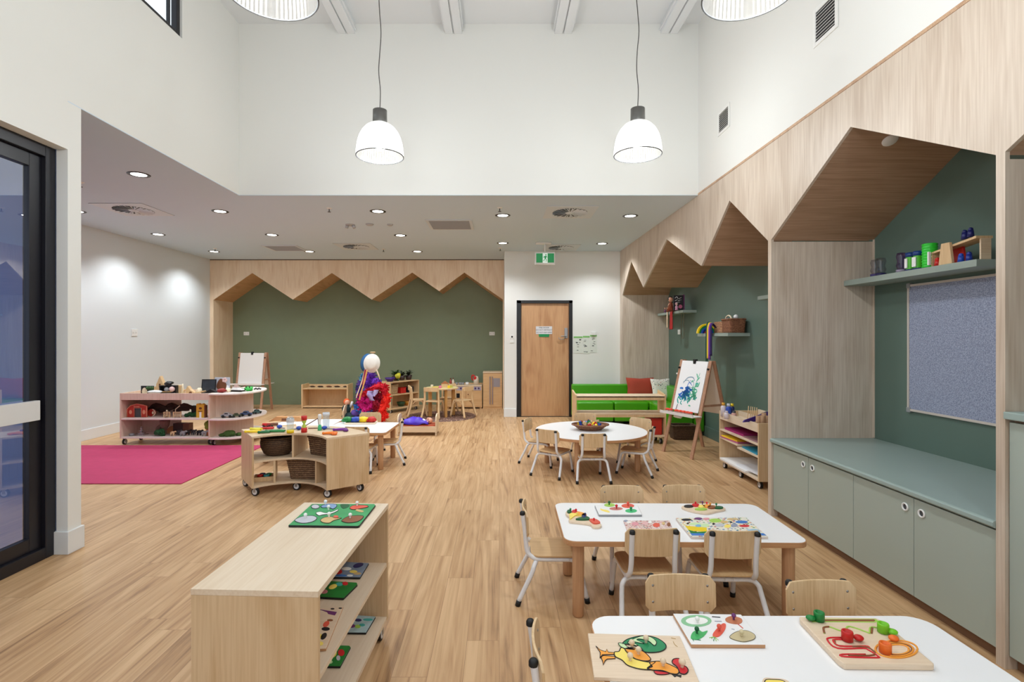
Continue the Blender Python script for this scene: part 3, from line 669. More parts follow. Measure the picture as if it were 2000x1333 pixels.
# ================================================================== CHAIRS AND TABLES
def make_chair():
    t = thing('child_chair', '', 'chair')
    m = MB(); m.prism(rrect(0.265, 0.27, 0.05, 6, 0, 0.01), 0.243, 0.254); m.build('seat', SEATW, t, bev=0.003)
    # curved plywood backrest
    m = MB(); n = 10; vs = []; W2, Hh = 0.1375, 0.07
    def bp(u, v, off):   # u,v in -1..1
        x = u*W2; z = 0.418+v*Hh
        y = -0.138+0.022*(u*u-1)-0.10*(z-0.418)*0.6+off
        return (x, y, z)
    out = rrect(2*W2, 2*Hh, 0.026, 5)
    us = [(p[0]/W2, p[1]/Hh) for p in out]
    # strip grid following the rounded outline
    cols = 14; grid = []
    for i in range(cols+1):
        u = -1+2*i/cols; x = abs(u)*W2; e = max(0, x-(W2-0.026)); dz = 0.026-math.sqrt(max(0, 0.026**2-e*e)); vmax = 1-dz/Hh
        grid.append((u, vmax))
    for off in (0, -0.009):
        for u, vm in grid:
            for k in (-1, -0.33, 0.33, 1): vs.append(bp(u, k*vm, off))
    fs = []; q = 4; h = (cols+1)*q
    for i in range(cols):
        for k in range(3):
            a = i*q+k; fs.append((a, a+1, a+q+1, a+q)); fs.append((h+a, h+a+q, h+a+q+1, h+a+1))
        fs.append((i*q+3, h+i*q+3, h+i*q+q+3, i*q+q+3)); fs.append((i*q, i*q+q, h+i*q+q, h+i*q))
    for a in (0, cols*q):
        for k in range(3): fs.append((a+k, a+k+1, h+a+k+1, h+a+k))
    m.add(vs, fs); b = m.build('backrest', CHAIRW, t, bev=0.002)
    for p in b.data.polygons: p.use_smooth = False
    for sx in (-1, 1):
        for v in (-0.45, 0.45):
            p = bp(sx*0.78, v, 0.0); MB().ball((p[0], p[1]+0.0005, p[2]), 0.005, sy=0.5, seg=8, rings=5).build('screw', CHROME, b)
    for sx in (-1, 1):
        x = sx*0.108
        m = MB(); m.tube(spl([(x, -0.172, 0.478), (x, -0.158, 0.38), (x, -0.152, 0.31), (sx*0.112, -0.142, 0.262), (sx*0.116, -0.105, 0.234), (sx*0.118, -0.04, 0.229), (sx*0.118, 0.09, 0.229)], 5), 0.0125, 10)
        po = m.build('side_rail', WTUBE, t)
        MB().lathe([(0.0001, 0.009), (0.010, 0.007), (0.0142, 0.001), (0.0142, -0.012)], (x, -0.1725, 0.478), 12).build('end_cap', BLACK, po)
        m = MB(); m.tube(spl([(sx*0.118, 0.085, 0.229), (sx*0.119, 0.118, 0.22), (sx*0.122, 0.135, 0.19), (sx*0.130, 0.175, 0.02)], 5), 0.0125, 10); l = m.build('leg', WTUBE, t)
        MB().tube([(sx*0.1296, 0.1735, 0.028), (sx*0.1305, 0.178, 0.0005)], 0.0145, 10).build('foot_cap', BLACK, l)
        m = MB(); m.tube(spl([(sx*0.02, -0.095, 0.219), (sx*0.105, -0.097, 0.219), (sx*0.138, -0.11, 0.200), (sx*0.148, -0.125, 0.16), (sx*0.165, -0.195, 0.02)], 5), 0.0125, 10); l = m.build('leg', WTUBE, t)
        MB().tube([(sx*0.1643, -0.191, 0.028), (sx*0.166, -0.199, 0.0005)], 0.0145, 10).build('foot_cap', BLACK, l)
    MB().tube([(-0.03, -0.095, 0.219), (0.03, -0.095, 0.219)], 0.0124, 10).build('cross_rail', WTUBE, t)
    return t
CH = make_chair()
CH['label'] = 'small white-framed chair at the left end of the middle puzzle table'
CH['group'] = 'small plywood chairs with white tube frames'
CH.location = (0.30, 2.945, 0); CH.rotation_euler = (0, 0, R(-91))
for lb, x, y, a in (
    ('small chair seen from behind at the middle table, left of the two pushed in', 0.758, 2.735, 1),
    ('small chair seen from behind at the middle table, right of the two pushed in', 1.152, 2.71, -2),
    ('small chair facing the viewer behind the middle table, left one', 0.776, 3.165, 180),
    ('small chair facing the viewer behind the middle table, right one', 1.172, 3.175, 180),
    ('small chair facing the viewer between the two puzzle tables, by the vegetable puzzle', 0.712, 1.915, 179),
    ('small chair facing the viewer between the two puzzle tables, by the track board', 1.243, 1.865, 182),
    ('small chair at the left end of the nearest table, cut by the picture bottom', 0.275, 1.64, -91),
    ('small chair turned away at the centre front of the round table', 0.926, 5.29, 0),
    ('small chair turned away at the front left of the round table', 0.575, 5.485, -34),
    ('small chair left of the round table, farther back by the floor edge', 0.47, 6.02, -112),
    ('small chair behind the round table under the low open shelf', 1.07, 6.36, 180),
    ('small chair behind the round table on its right side', 1.56, 6.0, 140),
    ('small chair in profile at the right of the round table', 1.45, 5.535, 64),
    ('small chair at the right end of the small square table', -1.28, 5.98, 98),
    ('small chair turned away at the near side of the small square table', -1.50, 5.68, -4),
    ('small chair behind the small square table with the felt toys', -1.62, 6.42, 180)):
    dup(CH, lb, (x, y, 0), R(a))

def table(name, label, x, y, rz, outline, h, legs, lr=0.0305, cat='table', taper=1.0):
    t = thing(name, label, cat, (x, y, 0), rz)
    m = MB(); m.prism(outline, h-0.028, h-0.0015, 'z'); m.build('tabletop', BEECHX, t, bev=0.002)
    m = MB(); m.prism([(p[0]*0.994, p[1]*0.994) for p in outline], h-0.0015, h, 'z'); m.build('white_surface', LAM, t)
    for lx, ly in legs:
        m = MB(); m.lathe([(0.0001, 0.0), (lr*0.75*taper, 0.0), (lr*0.97*taper, 0.008), (lr, 0.10), (lr, h-0.03)], (lx, ly, 0), 20); m.build('leg', BEECH, t)
    return t
def L4(a, b): return [(-a, -b), (a, -b), (a, b), (-a, b)]
TZ = 0.41
table('rectangular_table', 'white topped rectangular table with five puzzles and five chairs', 0.945, 2.91, R(-1), rrect(1.225, 0.61, 0.06, 6), TZ, L4(0.535, 0.235))
table('rectangular_table', 'nearest white topped table with the rooster puzzle', 0.9375, 1.61, 0, rrect(1.225, 0.61, 0.075, 6), TZ, L4(0.535, 0.235))
rt = table('round_table', 'white topped round table with basket of blocks', 1.01, 5.77, R(20), circ(0.61, 56), TZ, L4(0.36, 0.36))
table('square_table', 'small white topped square table with felt toys on a tray', -1.575, 5.95, R(-2), rrect(0.74, 0.70, 0.05, 5), TZ, L4(0.30, 0.28))
table('play_table', 'low cream play table behind the curved shelf with wooden train track', -2.38, 6.28, R(1), rrect(0.80, 0.76, 0.05, 5), 0.39, L4(0.3, 0.3))

# ================================================================== CASTORED STORAGE UNITS
def castor(par, x, y, zt, col=GREYP, r=0.032, rz=0):
    m = MB(); m.M = Matrix.Translation((x, y, 0)) @ Matrix.Rotation(R(rz), 4, 'Z'); x = y = 0; m.mt(0).cyl((x-0.012, y, r), (x+0.012, y, r), r, seg=20).mt(1).cyl((x-0.0135, y, r), (x+0.0135, y, r), r*0.72, seg=16)
    m.mt(2).box(x-0.017, x-0.0145, y-0.012, y+0.012, r-0.004, zt); m.box(x+0.0145, x+0.017, y-0.012, y+0.012, r-0.004, zt); m.box(x-0.022, x+0.022, y-0.02, y+0.02, zt-0.003, zt)
    return m.build('castor', [BLACK, mat('castor_white', (222, 222, 224), 0.4), CHROME], par, bev=0.001)

# foreground unit --------------------------------------------------
fu = thing('shelf_unit', 'birch shelf unit in the foreground with animal puzzle on top', 'shelf unit', (-0.758, 2.09, 0), R(-2.4))
hw, hl, zt = 0.2065, 0.437, 0.63
MB().box(-hw, hw, -hl, hl, zt-0.02, zt).build('top_board', [BIRCHY], fu, bev=0.0015)
MB().box(-hw+0.001, hw-0.001, -hl+0.001, -hl+0.019, 0.075, zt-0.02).build('end_panel', BIRCHZ, fu, bev=0.001)
MB().box(-hw+0.001, hw-0.001, hl-0.019, hl-0.001, 0.075, zt-0.02).build('end_panel', BIRCHZ, fu, bev=0.001)
MB().box(-hw+0.002, -hw+0.014, -hl+0.019, hl-0.019, 0.09, zt-0.02).build('back_panel', BIRCHZ, fu)
MB().box(-hw+0.014, hw-0.004, -hl+0.019, hl-0.019, 0.334, 0.352).build('shelf', BIRCHY, fu, bev=0.001)
MB().box(-hw+0.014, hw-0.004, -hl+0.019, hl-0.019, 0.075, 0.094).build('shelf', BIRCHY, fu, bev=0.001)
for x in (-hw+0.05, hw-0.03):
    for y in (-hl+0.06, hl-0.05): castor(fu, x, y, 0.075)

# concave curved unit ----------------------------------------------
CX, CY = -1.88, 4.47
def arc(r, a0, a1, n=18): return [(r*math.cos(R(a0+(a1-a0)*i/n)), r*math.sin(R(a0+(a1-a0)*i/n))) for i in range(n+1)]
cu = thing('curved_shelf_unit', 'low concave birch shelf unit on castors with wicker baskets', 'shelf unit', (CX, CY, 0))
FLc, BLc, FRc, BRc = (-0.338, 0.212), (-0.622, 0.597), (0.352, 0.160), (0.663, 0.410)
fr_arc = [(v.x, v.y) for v in spl([(FRc[0], FRc[1], 0), (0.255, 0.275, 0), (0.12, 0.365, 0), (-0.02, 0.392, 0), (-0.17, 0.352, 0), (-0.27, 0.285, 0), (FLc[0], FLc[1], 0)], 5)]
bk_arc = [(v.x, v.y) for v in spl([(BLc[0], BLc[1], 0), (-0.44, 0.72, 0), (-0.2, 0.80, 0), (0.06, 0.815, 0), (0.32, 0.72, 0), (0.52, 0.575, 0), (BRc[0], BRc[1], 0)], 5)]
def inset(poly, k=0.993): cx_ = sum(p[0] for p in poly)/len(poly); cy_ = sum(p[1] for p in poly)/len(poly); return [(cx_+(p[0]-cx_)*k, cy_+(p[1]-cy_)*k) for p in poly]
for z0, z1, nm in ((0.522, 0.54, 'top_board'), (0.295, 0.313, 'shelf'), (0.072, 0.09, 'shelf')):
    o_ = fr_arc+bk_arc
    if nm != 'top_board': o_ = inset(o_, 0.985)
    m = MB(); m.prism(o_, z0, z1); m.build(nm, BIRCH, cu, bev=0.0015)
def slab(par, a, b, z0, z1, nm, th=0.018, inner=1, mt_=BIRCHZ):
    d = Vector((b[0]-a[0], b[1]-a[1])).normalized(); n_ = Vector((-d.y, d.x))*th*inner
    m = MB(); m.prism([a, b, (b[0]+n_.x, b[1]+n_.y), (a[0]+n_.x, a[1]+n_.y)], z0, z1); return m.build(nm, mt_, par, bev=0.001)
slab(cu, FRc, BRc, 0.072, 0.522, 'side_panel', inner=1); slab(cu, FLc, BLc, 0.072, 0.522, 'side_panel', inner=-1)
slab(cu, (-0.035, 0.398), (-0.05, 0.80), 0.313, 0.522, 'divider'); slab(cu, (-0.185, 0.352), (-0.33, 0.74), 0.09, 0.295, 'divider'); slab(cu, (0.20, 0.33), (0.37, 0.66), 0.09, 0.295, 'divider')
bp_ = bk_arc[18:]; m = MB(); m.prism([(p[0]*0.985, p[1]*0.985) for p in bp_]+[(p[0]*0.97, p[1]*0.97) for p in bp_[::-1]], 0.09, 0.522); m.build('back_panel', BIRCHZ, cu)
for x_, y_, a_ in ((-0.325, 0.255, 75), (-0.02, 0.435, 80), (0.345, 0.205, 80), (0.585, 0.40, 60), (-0.56, 0.56, 60), (0.05, 0.75, 80)): castor(cu, x_, y_, 0.072, r=0.036, rz=a_)

# left tray-top unit -------------------------------------------------
lu = thing('shelf_unit', 'pinkish birch tray-top shelf unit behind the pink rug', 'shelf unit', (0, 0, 0))
x0, x1, y0, y1 = -5.05, -3.845, 6.95, 7.37
MB().box(x0, x0+0.018, y0, y1, 0.085, 0.69).build('side_panel', PINKB, lu, bev=0.001)
MB().box(x1-0.018, x1, y0, y1, 0.085, 0.69).build('side_panel', PINKB, lu, bev=0.001)
MB().box(x0+0.018, x1-0.018, y0, y0+0.018, 0.60, 0.688).build('front_rail', PINKB, lu, bev=0.001)
MB().box(x0+0.018, x1-0.018, y1-0.018, y1, 0.60, 0.70).build('back_rail', PINKB, lu, bev=0.001)
MB().box(x0+0.018, x1-0.018, y0+0.018, y1-0.018, 0.63, 0.645).build('tray_board', BIRCH, lu)
for z in (0.335, 0.085): MB().box(x0+0.018, x1-0.018, y0+0.002, y1-0.002, z, z+0.02).build('shelf', mat('white_edge_shelf', (226, 214, 206), 0.5), lu, bev=0.001)
MB().box(x0+0.018, x0+0.57, y1-0.012, y1-0.002, 0.105, 0.60).build('back_panel', PINKB, lu)
for x in (x0+0.03, x1-0.03):
    for y in (y0+0.05, y1-0.05): castor(lu, x, y, 0.085, r=0.036)
# rounded end unit beside it
eu = thing('curved_end_unit', 'rounded end shelf unit with toy cars next to the tray-top unit', 'shelf unit', (0, 0, 0))
eo = [(v.x, v.y) for v in spl([(-3.835, 6.885, 0), (-3.70, 6.87, 0), (-3.50, 6.92, 0), (-3.37, 7.08, 0), (-3.32, 7.28, 0), (-3.345, 7.5, 0), (-3.45, 7.72, 0), (-3.62, 7.85, 0), (-3.835, 7.90, 0)], 5)]
for z0, z1, nm in ((0.672, 0.69, 'top_board'), (0.335, 0.355, 'shelf'), (0.085, 0.105, 'shelf')):
    m = MB(); m.prism(eo, z0, z1); m.build(nm, mat('white_edge_shelf', (0, 0, 0)), eu, bev=0.0015)
MB().box(-3.842, -3.826, 6.90, 7.88, 0.085, 0.69).build('side_panel', PINKB, eu)
for z0, z1 in ((0.355, 0.672), (0.105, 0.335)):
    m = MB(); m.prism([(-3.826, 7.05), (-3.51, 7.46), (-3.52, 7.475), (-3.826, 7.075)], z0, z1); m.build('diagonal_panel', PINKB, eu)
for x, y in ((-3.79, 6.94), (-3.42, 7.2), (-3.79, 7.8)): castor(eu, x, y, 0.085, r=0.036)

# low bench shelf against the olive wall -----------------------------
t = thing('low_shelf', 'pale open-front wooden shelf against the olive wall', 'shelf unit', (0, 0, 0))
x0, x1, y0, y1 = -4.0, -3.055, 10.55, 10.92
MB().box(x0, x0+0.03, y0, y1, 0.001, 0.485).build('side_panel', PINE, t, bev=0.004); MB().box(x1-0.03, x1, y0, y1, 0.001, 0.485).build('side_panel', PINE, t, bev=0.004)
MB().box(x0+0.03, x1-0.03, y0+0.01, y1-0.02, 0.385, 0.405).build('top_board', PINE, t); MB().box(x0+0.03, x1-0.03, y1-0.02, y1, 0.03, 0.46).build('back_panel', PINE, t)
MB().box(x0+0.03, x1-0.03, y0+0.01, y1-0.02, 0.02, 0.04).build('shelf', PINE, t)

# angled toy shelf with plants ---------------------------------------
sh = thing('toy_shelf', 'angled birch toy shelf with plants on top beside the dress-up stand', 'shelf unit', (-1.95, 10.22, 0), math.atan2(0.6, 0.45))
hx, hy = 0.375, 0.16
MB().box(-hx, hx, -hy, hy, 0.575, 0.592).build('top_board', PINE, sh); MB().box(-hx, -hx+0.018, -hy, hy, 0.06, 0.575).build('side_panel', PINE, sh); MB().box(hx-0.018, hx, -hy, hy, 0.06, 0.592).build('side_panel', PINE, sh)
for z in (0.33, 0.07): MB().box(-hx+0.018, hx-0.018, -hy, hy-0.01, z, z+0.018).build('shelf', PINE, sh)
MB().box(-0.05, hx-0.018, hy-0.012, hy, 0.088, 0.575).build('back_panel', PINE, sh)
for x in (-hx+0.05, hx-0.05):
    for y in (-hy+0.04, hy-0.04): castor(sh, x, y, 0.07, r=0.028)

# open shelf in front of the sofa ------------------------------------
t = thing('open_shelf', 'low see-through shelf unit standing before the green sofa', 'shelf unit', (0, 0, 0))
x0, x1, y0, y1 = 1.02, 2.24, 7.0, 7.33
m = MB(); m.prism([(y0, 0.07), (y1, 0.07), (y1, 0.70), (y0, 0.66)], x0, x0+0.02, 'x'); m.build('side_panel', PINE, t, bev=0.002)
m = MB(); m.prism([(y0, 0.07), (y1, 0.07), (y1, 0.70), (y0, 0.66)], x1-0.02, x1, 'x'); m.build('side_panel', PINE, t, bev=0.002)
for z0, z1, nm in ((0.60, 0.645, 'top_rail'),): MB().box(x0+0.02, x1-0.02, y0+0.005, y0+0.025, z0-0.01, z1-0.005).build(nm, PINE, t)
MB().box(x0+0.02, x1-0.02, y0+0.005, y1-0.005, 0.627, 0.645).build('top_board', BIRCH, t)
for z in (0.395, 0.095): MB().box(x0+0.02, x1-0.02, y0+0.005, y1-0.005, z, z+0.02).build('shelf', BIRCH, t)
MB().box(x0+0.02, x1-0.02, y0+0.006, y0+0.02, 0.36, 0.395).build('shelf_rail', PINE, t)
for x in (x0+0.06, x1-0.06):
    for y in (y0+0.05, y1-0.05): castor(t, x, y, 0.095, r=0.036)

# art trolley ---------------------------------------------------------
at = thing('art_trolley', 'birch art trolley with paper shelves beside the plywood post', 'trolley', (0, 0, 0))
x0, x1, y0, y1 = 2.435, 2.87, 4.90, 5.78
MB().box(x0, x1, y0, y0+0.02, 0.075, 0.625).build('side_panel', BIRCHZ, at, bev=0.0015); MB().box(x0, x1, y1-0.02, y1, 0.075, 0.625).build('side_panel', BIRCHZ, at, bev=0.0015)
MB().box(x0, x0+0.018, y0+0.02, y1-0.02, 0.535, 0.618).build('front_rail', BIRCHY, at, bev=0.001); MB().box(x1-0.018, x1, y0+0.02, y1-0.02, 0.09, 0.64).build('back_panel', BIRCHY, at)
MB().box(x0+0.018, x1-0.018, y0+0.02, y1-0.02, 0.555, 0.57).build('tray_board', BIRCHY, at)
MB().box(x0+0.2, x0+0.215, y0+0.02, y1-0.02, 0.57, 0.625).build('tray_divider', BIRCHY, at); MB().box(x0+0.018, x0+0.2, y0+0.3, y0+0.315, 0.57, 0.61).build('tray_divider', BIRCHY, at)
for z, ya, yb in ((0.41, y0+0.02, y1-0.02), (0.295, y0+0.02, y0+0.45), (0.32, y0+0.45, y1-0.02), (0.075, y0+0.02, y1-0.02)): MB().box(x0+0.002, x1-0.018, ya, yb, z, z+0.017).build('shelf', BIRCHY, at, bev=0.001)
for x in (x0+0.04, x1-0.05):
    for y in (y0+0.05, (y0+y1)/2, y1-0.06): castor(at, x, y, 0.075, r=0.034)
TRX0, TRX1, TRY0, TRY1 = x0, x1, y0, y1

# ================================================================== GREEN SOFA
SG = mat('bright_green_vinyl', (70, 158, 14), 0.35, coat=0.1)
def sofa(name, label, boxes):
    t = thing(name, label, 'sofa')
    for nm, b in boxes: MB().box(*b).build(nm, SG, t, bev=0.025, segs=4)
    return t
sofa('sofa', 'bright green low sofa along the back wall under the cushions', [('backrest', (1.27, 2.44, 9.12, 9.235, 0.06, 0.615)), ('seat', (1.27, 1.87, 8.52, 9.12, 0.06, 0.375)), ('seat', (1.885, 2.44, 8.52, 9.12, 0.06, 0.375))])
sofa('sofa', 'bright green sofa section along the green nook wall behind the easel', [('backrest', (2.83, 2.985, 7.58, 9.22, 0.06, 0.62)), ('seat', (2.46, 2.82, 7.58, 8.5, 0.06, 0.375)), ('seat', (2.46, 2.82, 8.53, 9.22, 0.06, 0.375))])
def cushion(label, x, y, z, w, h, t_, rz, tilt, m_, nm='cushion'):
    n = 16; vs = []; 
    for s_ in (1, -1):
        for i in range(n+1):
            for j in range(n+1):
                u = -1+2*i/n; v = -1+2*j/n
                d = (max(0, (1-u**4))*max(0, (1-v**4)))**0.6
                k = 1-0.10*(1-abs(v))*abs(u)**3; k2 = 1-0.10*(1-abs(u))*abs(v)**3
                vs.append((u*w/2*k, s_*d*t_/2, v*h/2*k2))
    fs = []; q = n+1
    for s_ in range(2):
        for i in range(n):
            for j in range(n):
                a = s_*q*q+i*q+j; f = (a, a+q, a+q+1, a+1); fs.append(f if s_ else f[::-1])
    m = MB(); m.add(vs, fs, True)
    o = m.build(nm, m_); o.location = (x, y, z); o.rotation_euler = (R(tilt), 0, R(rz)); return tag(o, label, 'cushion', 'sofa cushions')
cushion('rust red square cushion leaning on the green sofa back', PX(1250, 9.0), 8.98, 0.375+0.19, 0.48, 0.36, 0.13, 0, -12, mat('rust_velvet', (168, 62, 40), 0.8, noise=0.15, nscale=8))
cushion('white cushion printed with small dark and coloured dots', PX(1290, 8.9), 8.86, 0.375+0.185, 0.36, 0.36, 0.11, 12, -16, spots('dotted_cushion', (236, 230, 218), [(40, 44, 50), (190, 90, 60), (80, 110, 90), (30, 34, 60)], 34, 0.26))

# ================================================================== RUGS
one('rug', MB().box(-5.6, -3.1, 5.09, 6.90, 0.0005, 0.009), mat('magenta_carpet', (182, 56, 98), 0.95, noise=0.12, nscale=9, bump=0.3), 'flat magenta pink rug in front of the tray-top shelf unit', 'rug', bev=0.003)
m = MB()
for k in range(12): m.lathe([(0.045+k*0.048, 0.0005), (0.05+k*0.048, 0.014), (0.070+k*0.048, 0.018), (0.09+k*0.048, 0.014), (0.095+k*0.048, 0.0005)], seg=48)
m.lathe([(0.0001, 0.016), (0.05, 0.014)])
one('braided_rug', m, spots('braided_brown', (112, 82, 70), [(170, 130, 110), (80, 50, 44), (140, 96, 84), (190, 160, 140)], 34, 0.36), 'round brown braided rug under the small wooden table', 'rug', (-1.05, 9.48, 0))
# ================================================================== PUZZLES ON THE TABLES
def zmap(o, s, z):
    """picture crop coordinates -> points on the plane at height z"""
    return lambda q: on(o[0]+q[0]/s, o[1]+q[1]/s, z)
def puzzle(label, z, th, corners, pieces, knobs, board, mp, name='puzzle_board', group='wooden puzzles', lines=(), bevel=0.002, smooth_board=False, lw=0.0022, edge=None):
    pts = [mp(c) for c in corners]
    cx = sum(p[0] for p in pts)/len(pts); cy = sum(p[1] for p in pts)/len(pts)
    t = thing(name, label, 'puzzle', (cx, cy, z), 0, group)
    loc = lambda q: (mp(q)[0]-cx, mp(q)[1]-cy)
    bp = [loc(c) for c in corners]
    if smooth_board: bp = [(v.x, v.y) for v in spl([(p[0], p[1], 0) for p in bp], 5, True)]
    m = MB(); m.prism(bp, 0.0005, th, topm=1 if edge else None); m.build('board', [edge, board] if edge else board, t, bev=bevel)
    pcs = []
    for pc in pieces:
        poly, col = pc[0], pc[1]; raised = pc[2] if len(pc) > 2 else 0.0015; sm = pc[3] if len(pc) > 3 else True; outl = pc[4] if len(pc) > 4 else None
        q = [loc(c) for c in poly]
        if sm: q = [(v.x, v.y) for v in spl([(p[0], p[1], 0) for p in q], 5, True)]
        m = MB(); m.prism(q, th-0.0005, th+raised); m.m = 1
        if outl:
            m.tube([(p[0], p[1], th+raised) for p in q], outl, 5, closed=True)
        pcs.append((m.build('puzzle_piece', [col, INK], t), q))
    for ln in lines:
        pp = ln[0]; col = ln[1]; w = ln[2] if len(ln) > 2 else lw
        q = [loc(c) for c in pp]; m = MB(); m.tube([(v.x, v.y, th+0.0012) for v in spl([(p[0], p[1], 0) for p in q], 4)], w, 5); m.build('painted_line', col, t)
    for kb in knobs:
        q = loc(kb[0]); r = kb[2] if len(kb) > 2 else 0.008; hgt = 0.012
        own = min(pcs, key=lambda a: (sum(p[0] for p in a[1])/len(a[1])-q[0])**2+(sum(p[1] for p in a[1])/len(a[1])-q[1])**2)[0] if pcs else t
        m = MB(); m.cyl((q[0], q[1], th), (q[0], q[1], th+hgt), r*0.45, seg=10); m.ball((q[0], q[1], th+hgt+r*0.6), r, seg=12, rings=8); m.build('knob', kb[1], own)
    return t
KN = mat('natural_knob', (232, 210, 180), 0.5)
def pc(n, *c): return mat(n, c, 0.55)
P_Y = pc('puzzle_yellow', 250, 226, 110); P_O = pc('puzzle_orange', 246, 164, 60); P_G = pc('puzzle_green', 24, 136, 84); P_LG = pc('puzzle_pale_green', 206, 232, 180)
P_R = pc('puzzle_red', 212, 34, 44); P_W = pc('puzzle_white', 244, 244, 240); P_GR = pc('puzzle_grey', 150, 156, 176); P_LGR = pc('puzzle_light_grey', 196, 198, 206); P_B = pc('puzzle_blue', 60, 120, 196); P_BR = pc('puzzle_brown', 140, 84, 50); P_TAN = pc('puzzle_tan', 212, 180, 124); P_LIME = pc('puzzle_lime', 168, 210, 90); P_PK = pc('puzzle_pink', 222, 150, 160); P_DG = pc('puzzle_dark_green', 14, 92, 50); P_PUR = pc('puzzle_purple', 110, 50, 110); P_TEAL = pc('puzzle_teal', 70, 176, 170); P_BK = pc('puzzle_black', 26, 26, 30); P_SK = pc('puzzle_skyblue', 130, 186, 220); P_CAR = pc('puzzle_carrot', 226, 92, 70)
BOARD = wood('puzzle_birch', (236, 214, 188), (222, 196, 166), 'x', figure=0.3, fine=2)
z1 = TZ+0.0125
# rooster
mp = zmap((1000, 1180), 5, z1)
puzzle('large rooster puzzle with round knobs on the nearest table', TZ, 0.012, [(740, 285), (1640, 312), (1832, 765), (800, 712)], [
    ([(1075, 400), (1130, 350), (1270, 318), (1400, 335), (1490, 390), (1500, 440), (1430, 475), (1300, 476), (1250, 430), (1130, 400)], P_G, 0.002, True, 0.0016),
    ([(1040, 392), (1090, 398), (1130, 430), (1200, 455), (1120, 450), (1060, 425)], P_LG, 0.0032, True, 0.0013),
    ([(1130, 385), (1200, 345), (1280, 322), (1360, 335), (1410, 380), (1390, 415), (1330, 370), (1250, 352), (1220, 360), (1290, 395), (1220, 385), (1170, 375), (1230, 415), (1180, 410)], P_LG, 0.003, True, 0.0013),
    ([(1000, 478), (1045, 470), (1065, 435), (1110, 455), (1200, 540), (1320, 575), (1400, 575), (1320, 635), (1360, 650), (1240, 640), (1130, 605), (1075, 555), (1010, 520)], P_Y, 0.002, True, 0.0016),
    ([(1105, 448), (1190, 440), (1290, 480), (1355, 550), (1300, 568), (1200, 545), (1140, 500)], P_O, 0.0032, True, 0.0016),
    ([(1345, 580), (1450, 570), (1560, 610), (1625, 650), (1620, 690), (1560, 690), (1470, 660), (1380, 655), (1330, 640), (1370, 620)], P_O, 0.0026, True, 0.0016),
    ([(1580, 545), (1640, 545), (1645, 600), (1700, 620), (1720, 660), (1690, 692), (1640, 680), (1610, 620), (1565, 580)], P_R, 0.002, True, 0.0016),
    ([(1390, 660), (1470, 668), (1540, 684), (1480, 696), (1410, 690)], P_R, 0.0018, True, 0.0012),
    ([(820, 418), (860, 455), (915, 475), (925, 448), (940, 478), (1000, 482), (1000, 500), (920, 500), (880, 505), (860, 535), (862, 480)], P_O, 0.002, False, 0.0013),
    ([(1000, 520), (1010, 540), (930, 545), (910, 560), (890, 602), (885, 565), (870, 530), (890, 512), (940, 515)], P_O, 0.002, False, 0.0013),
    ([(1560, 690), (1600, 690), (1620, 700), (1655, 700), (1650, 722), (1610, 706), (1590, 718)], P_BK, 0.002, False)],
    [((1308, 385), KN, 0.0095), ((1170, 430), KN, 0.0095), ((1235, 500), KN, 0.0095), ((1155, 560), KN, 0.0095), ((1476, 615), KN, 0.0095), ((1662, 625), KN, 0.011)], BOARD, mp,
    lines=[([(1555, 335), (1600, 345)], P_TAN, 0.001), ([(1575, 370), (1590, 400), (1615, 420)], P_TAN, 0.001)])
# vegetables
mp = zmap((1300, 1180), 2000/550, z1)
WBD = mat('white_puzzle_face', (240, 240, 240), 0.5)
def ell(cx, cy, rx, ry, n=12, rot=0):
    c_, s_ = math.cos(R(rot)), math.sin(R(rot)); return [(cx+rx*math.cos(2*PI*i/n)*c_-ry*math.sin(2*PI*i/n)*s_, cy+rx*math.cos(2*PI*i/n)*s_+ry*math.sin(2*PI*i/n)*c_) for i in range(n)]
puzzle('white vegetable puzzle with carrot in the middle of the nearest table', TZ, 0.013, [(52, 70), (535, 76), (710, 292), (182, 290)], [
    (ell(218, 124, 108, 42), pc('cabbage_green', 140, 196, 150), 0.001), (ell(222, 126, 78, 26), P_W, 0.002),
    ([(178, 240), (195, 205), (235, 190), (262, 205), (298, 196), (270, 235), (225, 258), (190, 255)], pc('pepper_green', 70, 178, 100), 0.002),
    ([(405, 145), (428, 152), (420, 190), (385, 232), (345, 240), (335, 220), (365, 180)], P_CAR, 0.002),
    ([(425, 110), (470, 92), (535, 108), (542, 135), (505, 148), (440, 135)], pc('beet_brown', 196, 120, 84), 0.002), 
    ([(455, 240), (500, 205), (570, 195), (630, 222), (630, 255), (560, 275), (490, 262)], pc('potato_tan', 202, 186, 146), 0.002, True, 0.0008)],
    [((222, 215), P_DG, 0.008), ((380, 196), P_CAR, 0.008), ((484, 118), P_PUR, 0.008), ((540, 236), pc('potato_knob', 214, 200, 160), 0.008), ((225, 140), P_W, 0.008)], WBD, mp, edge=BEECHX,
    lines=[([(325, 250), (345, 238), (360, 268)], P_LIME, 0.001), ([(310, 245), (345, 240), (375, 262)], P_LIME, 0.001), ([(340, 268), (348, 240)], P_G, 0.001), ([(190, 255), (200, 268)], P_G, 0.001), ([(210, 258), (250, 262)], P_G, 0.001), ([(515, 148), (550, 178)], P_CAR, 0.0015), ([(330, 95), (388, 100)], P_BK, 0.0016), ([(348, 127), (398, 128)], P_GR, 0.001), ([(468, 182), (490, 186)], P_GR, 0.0008)])
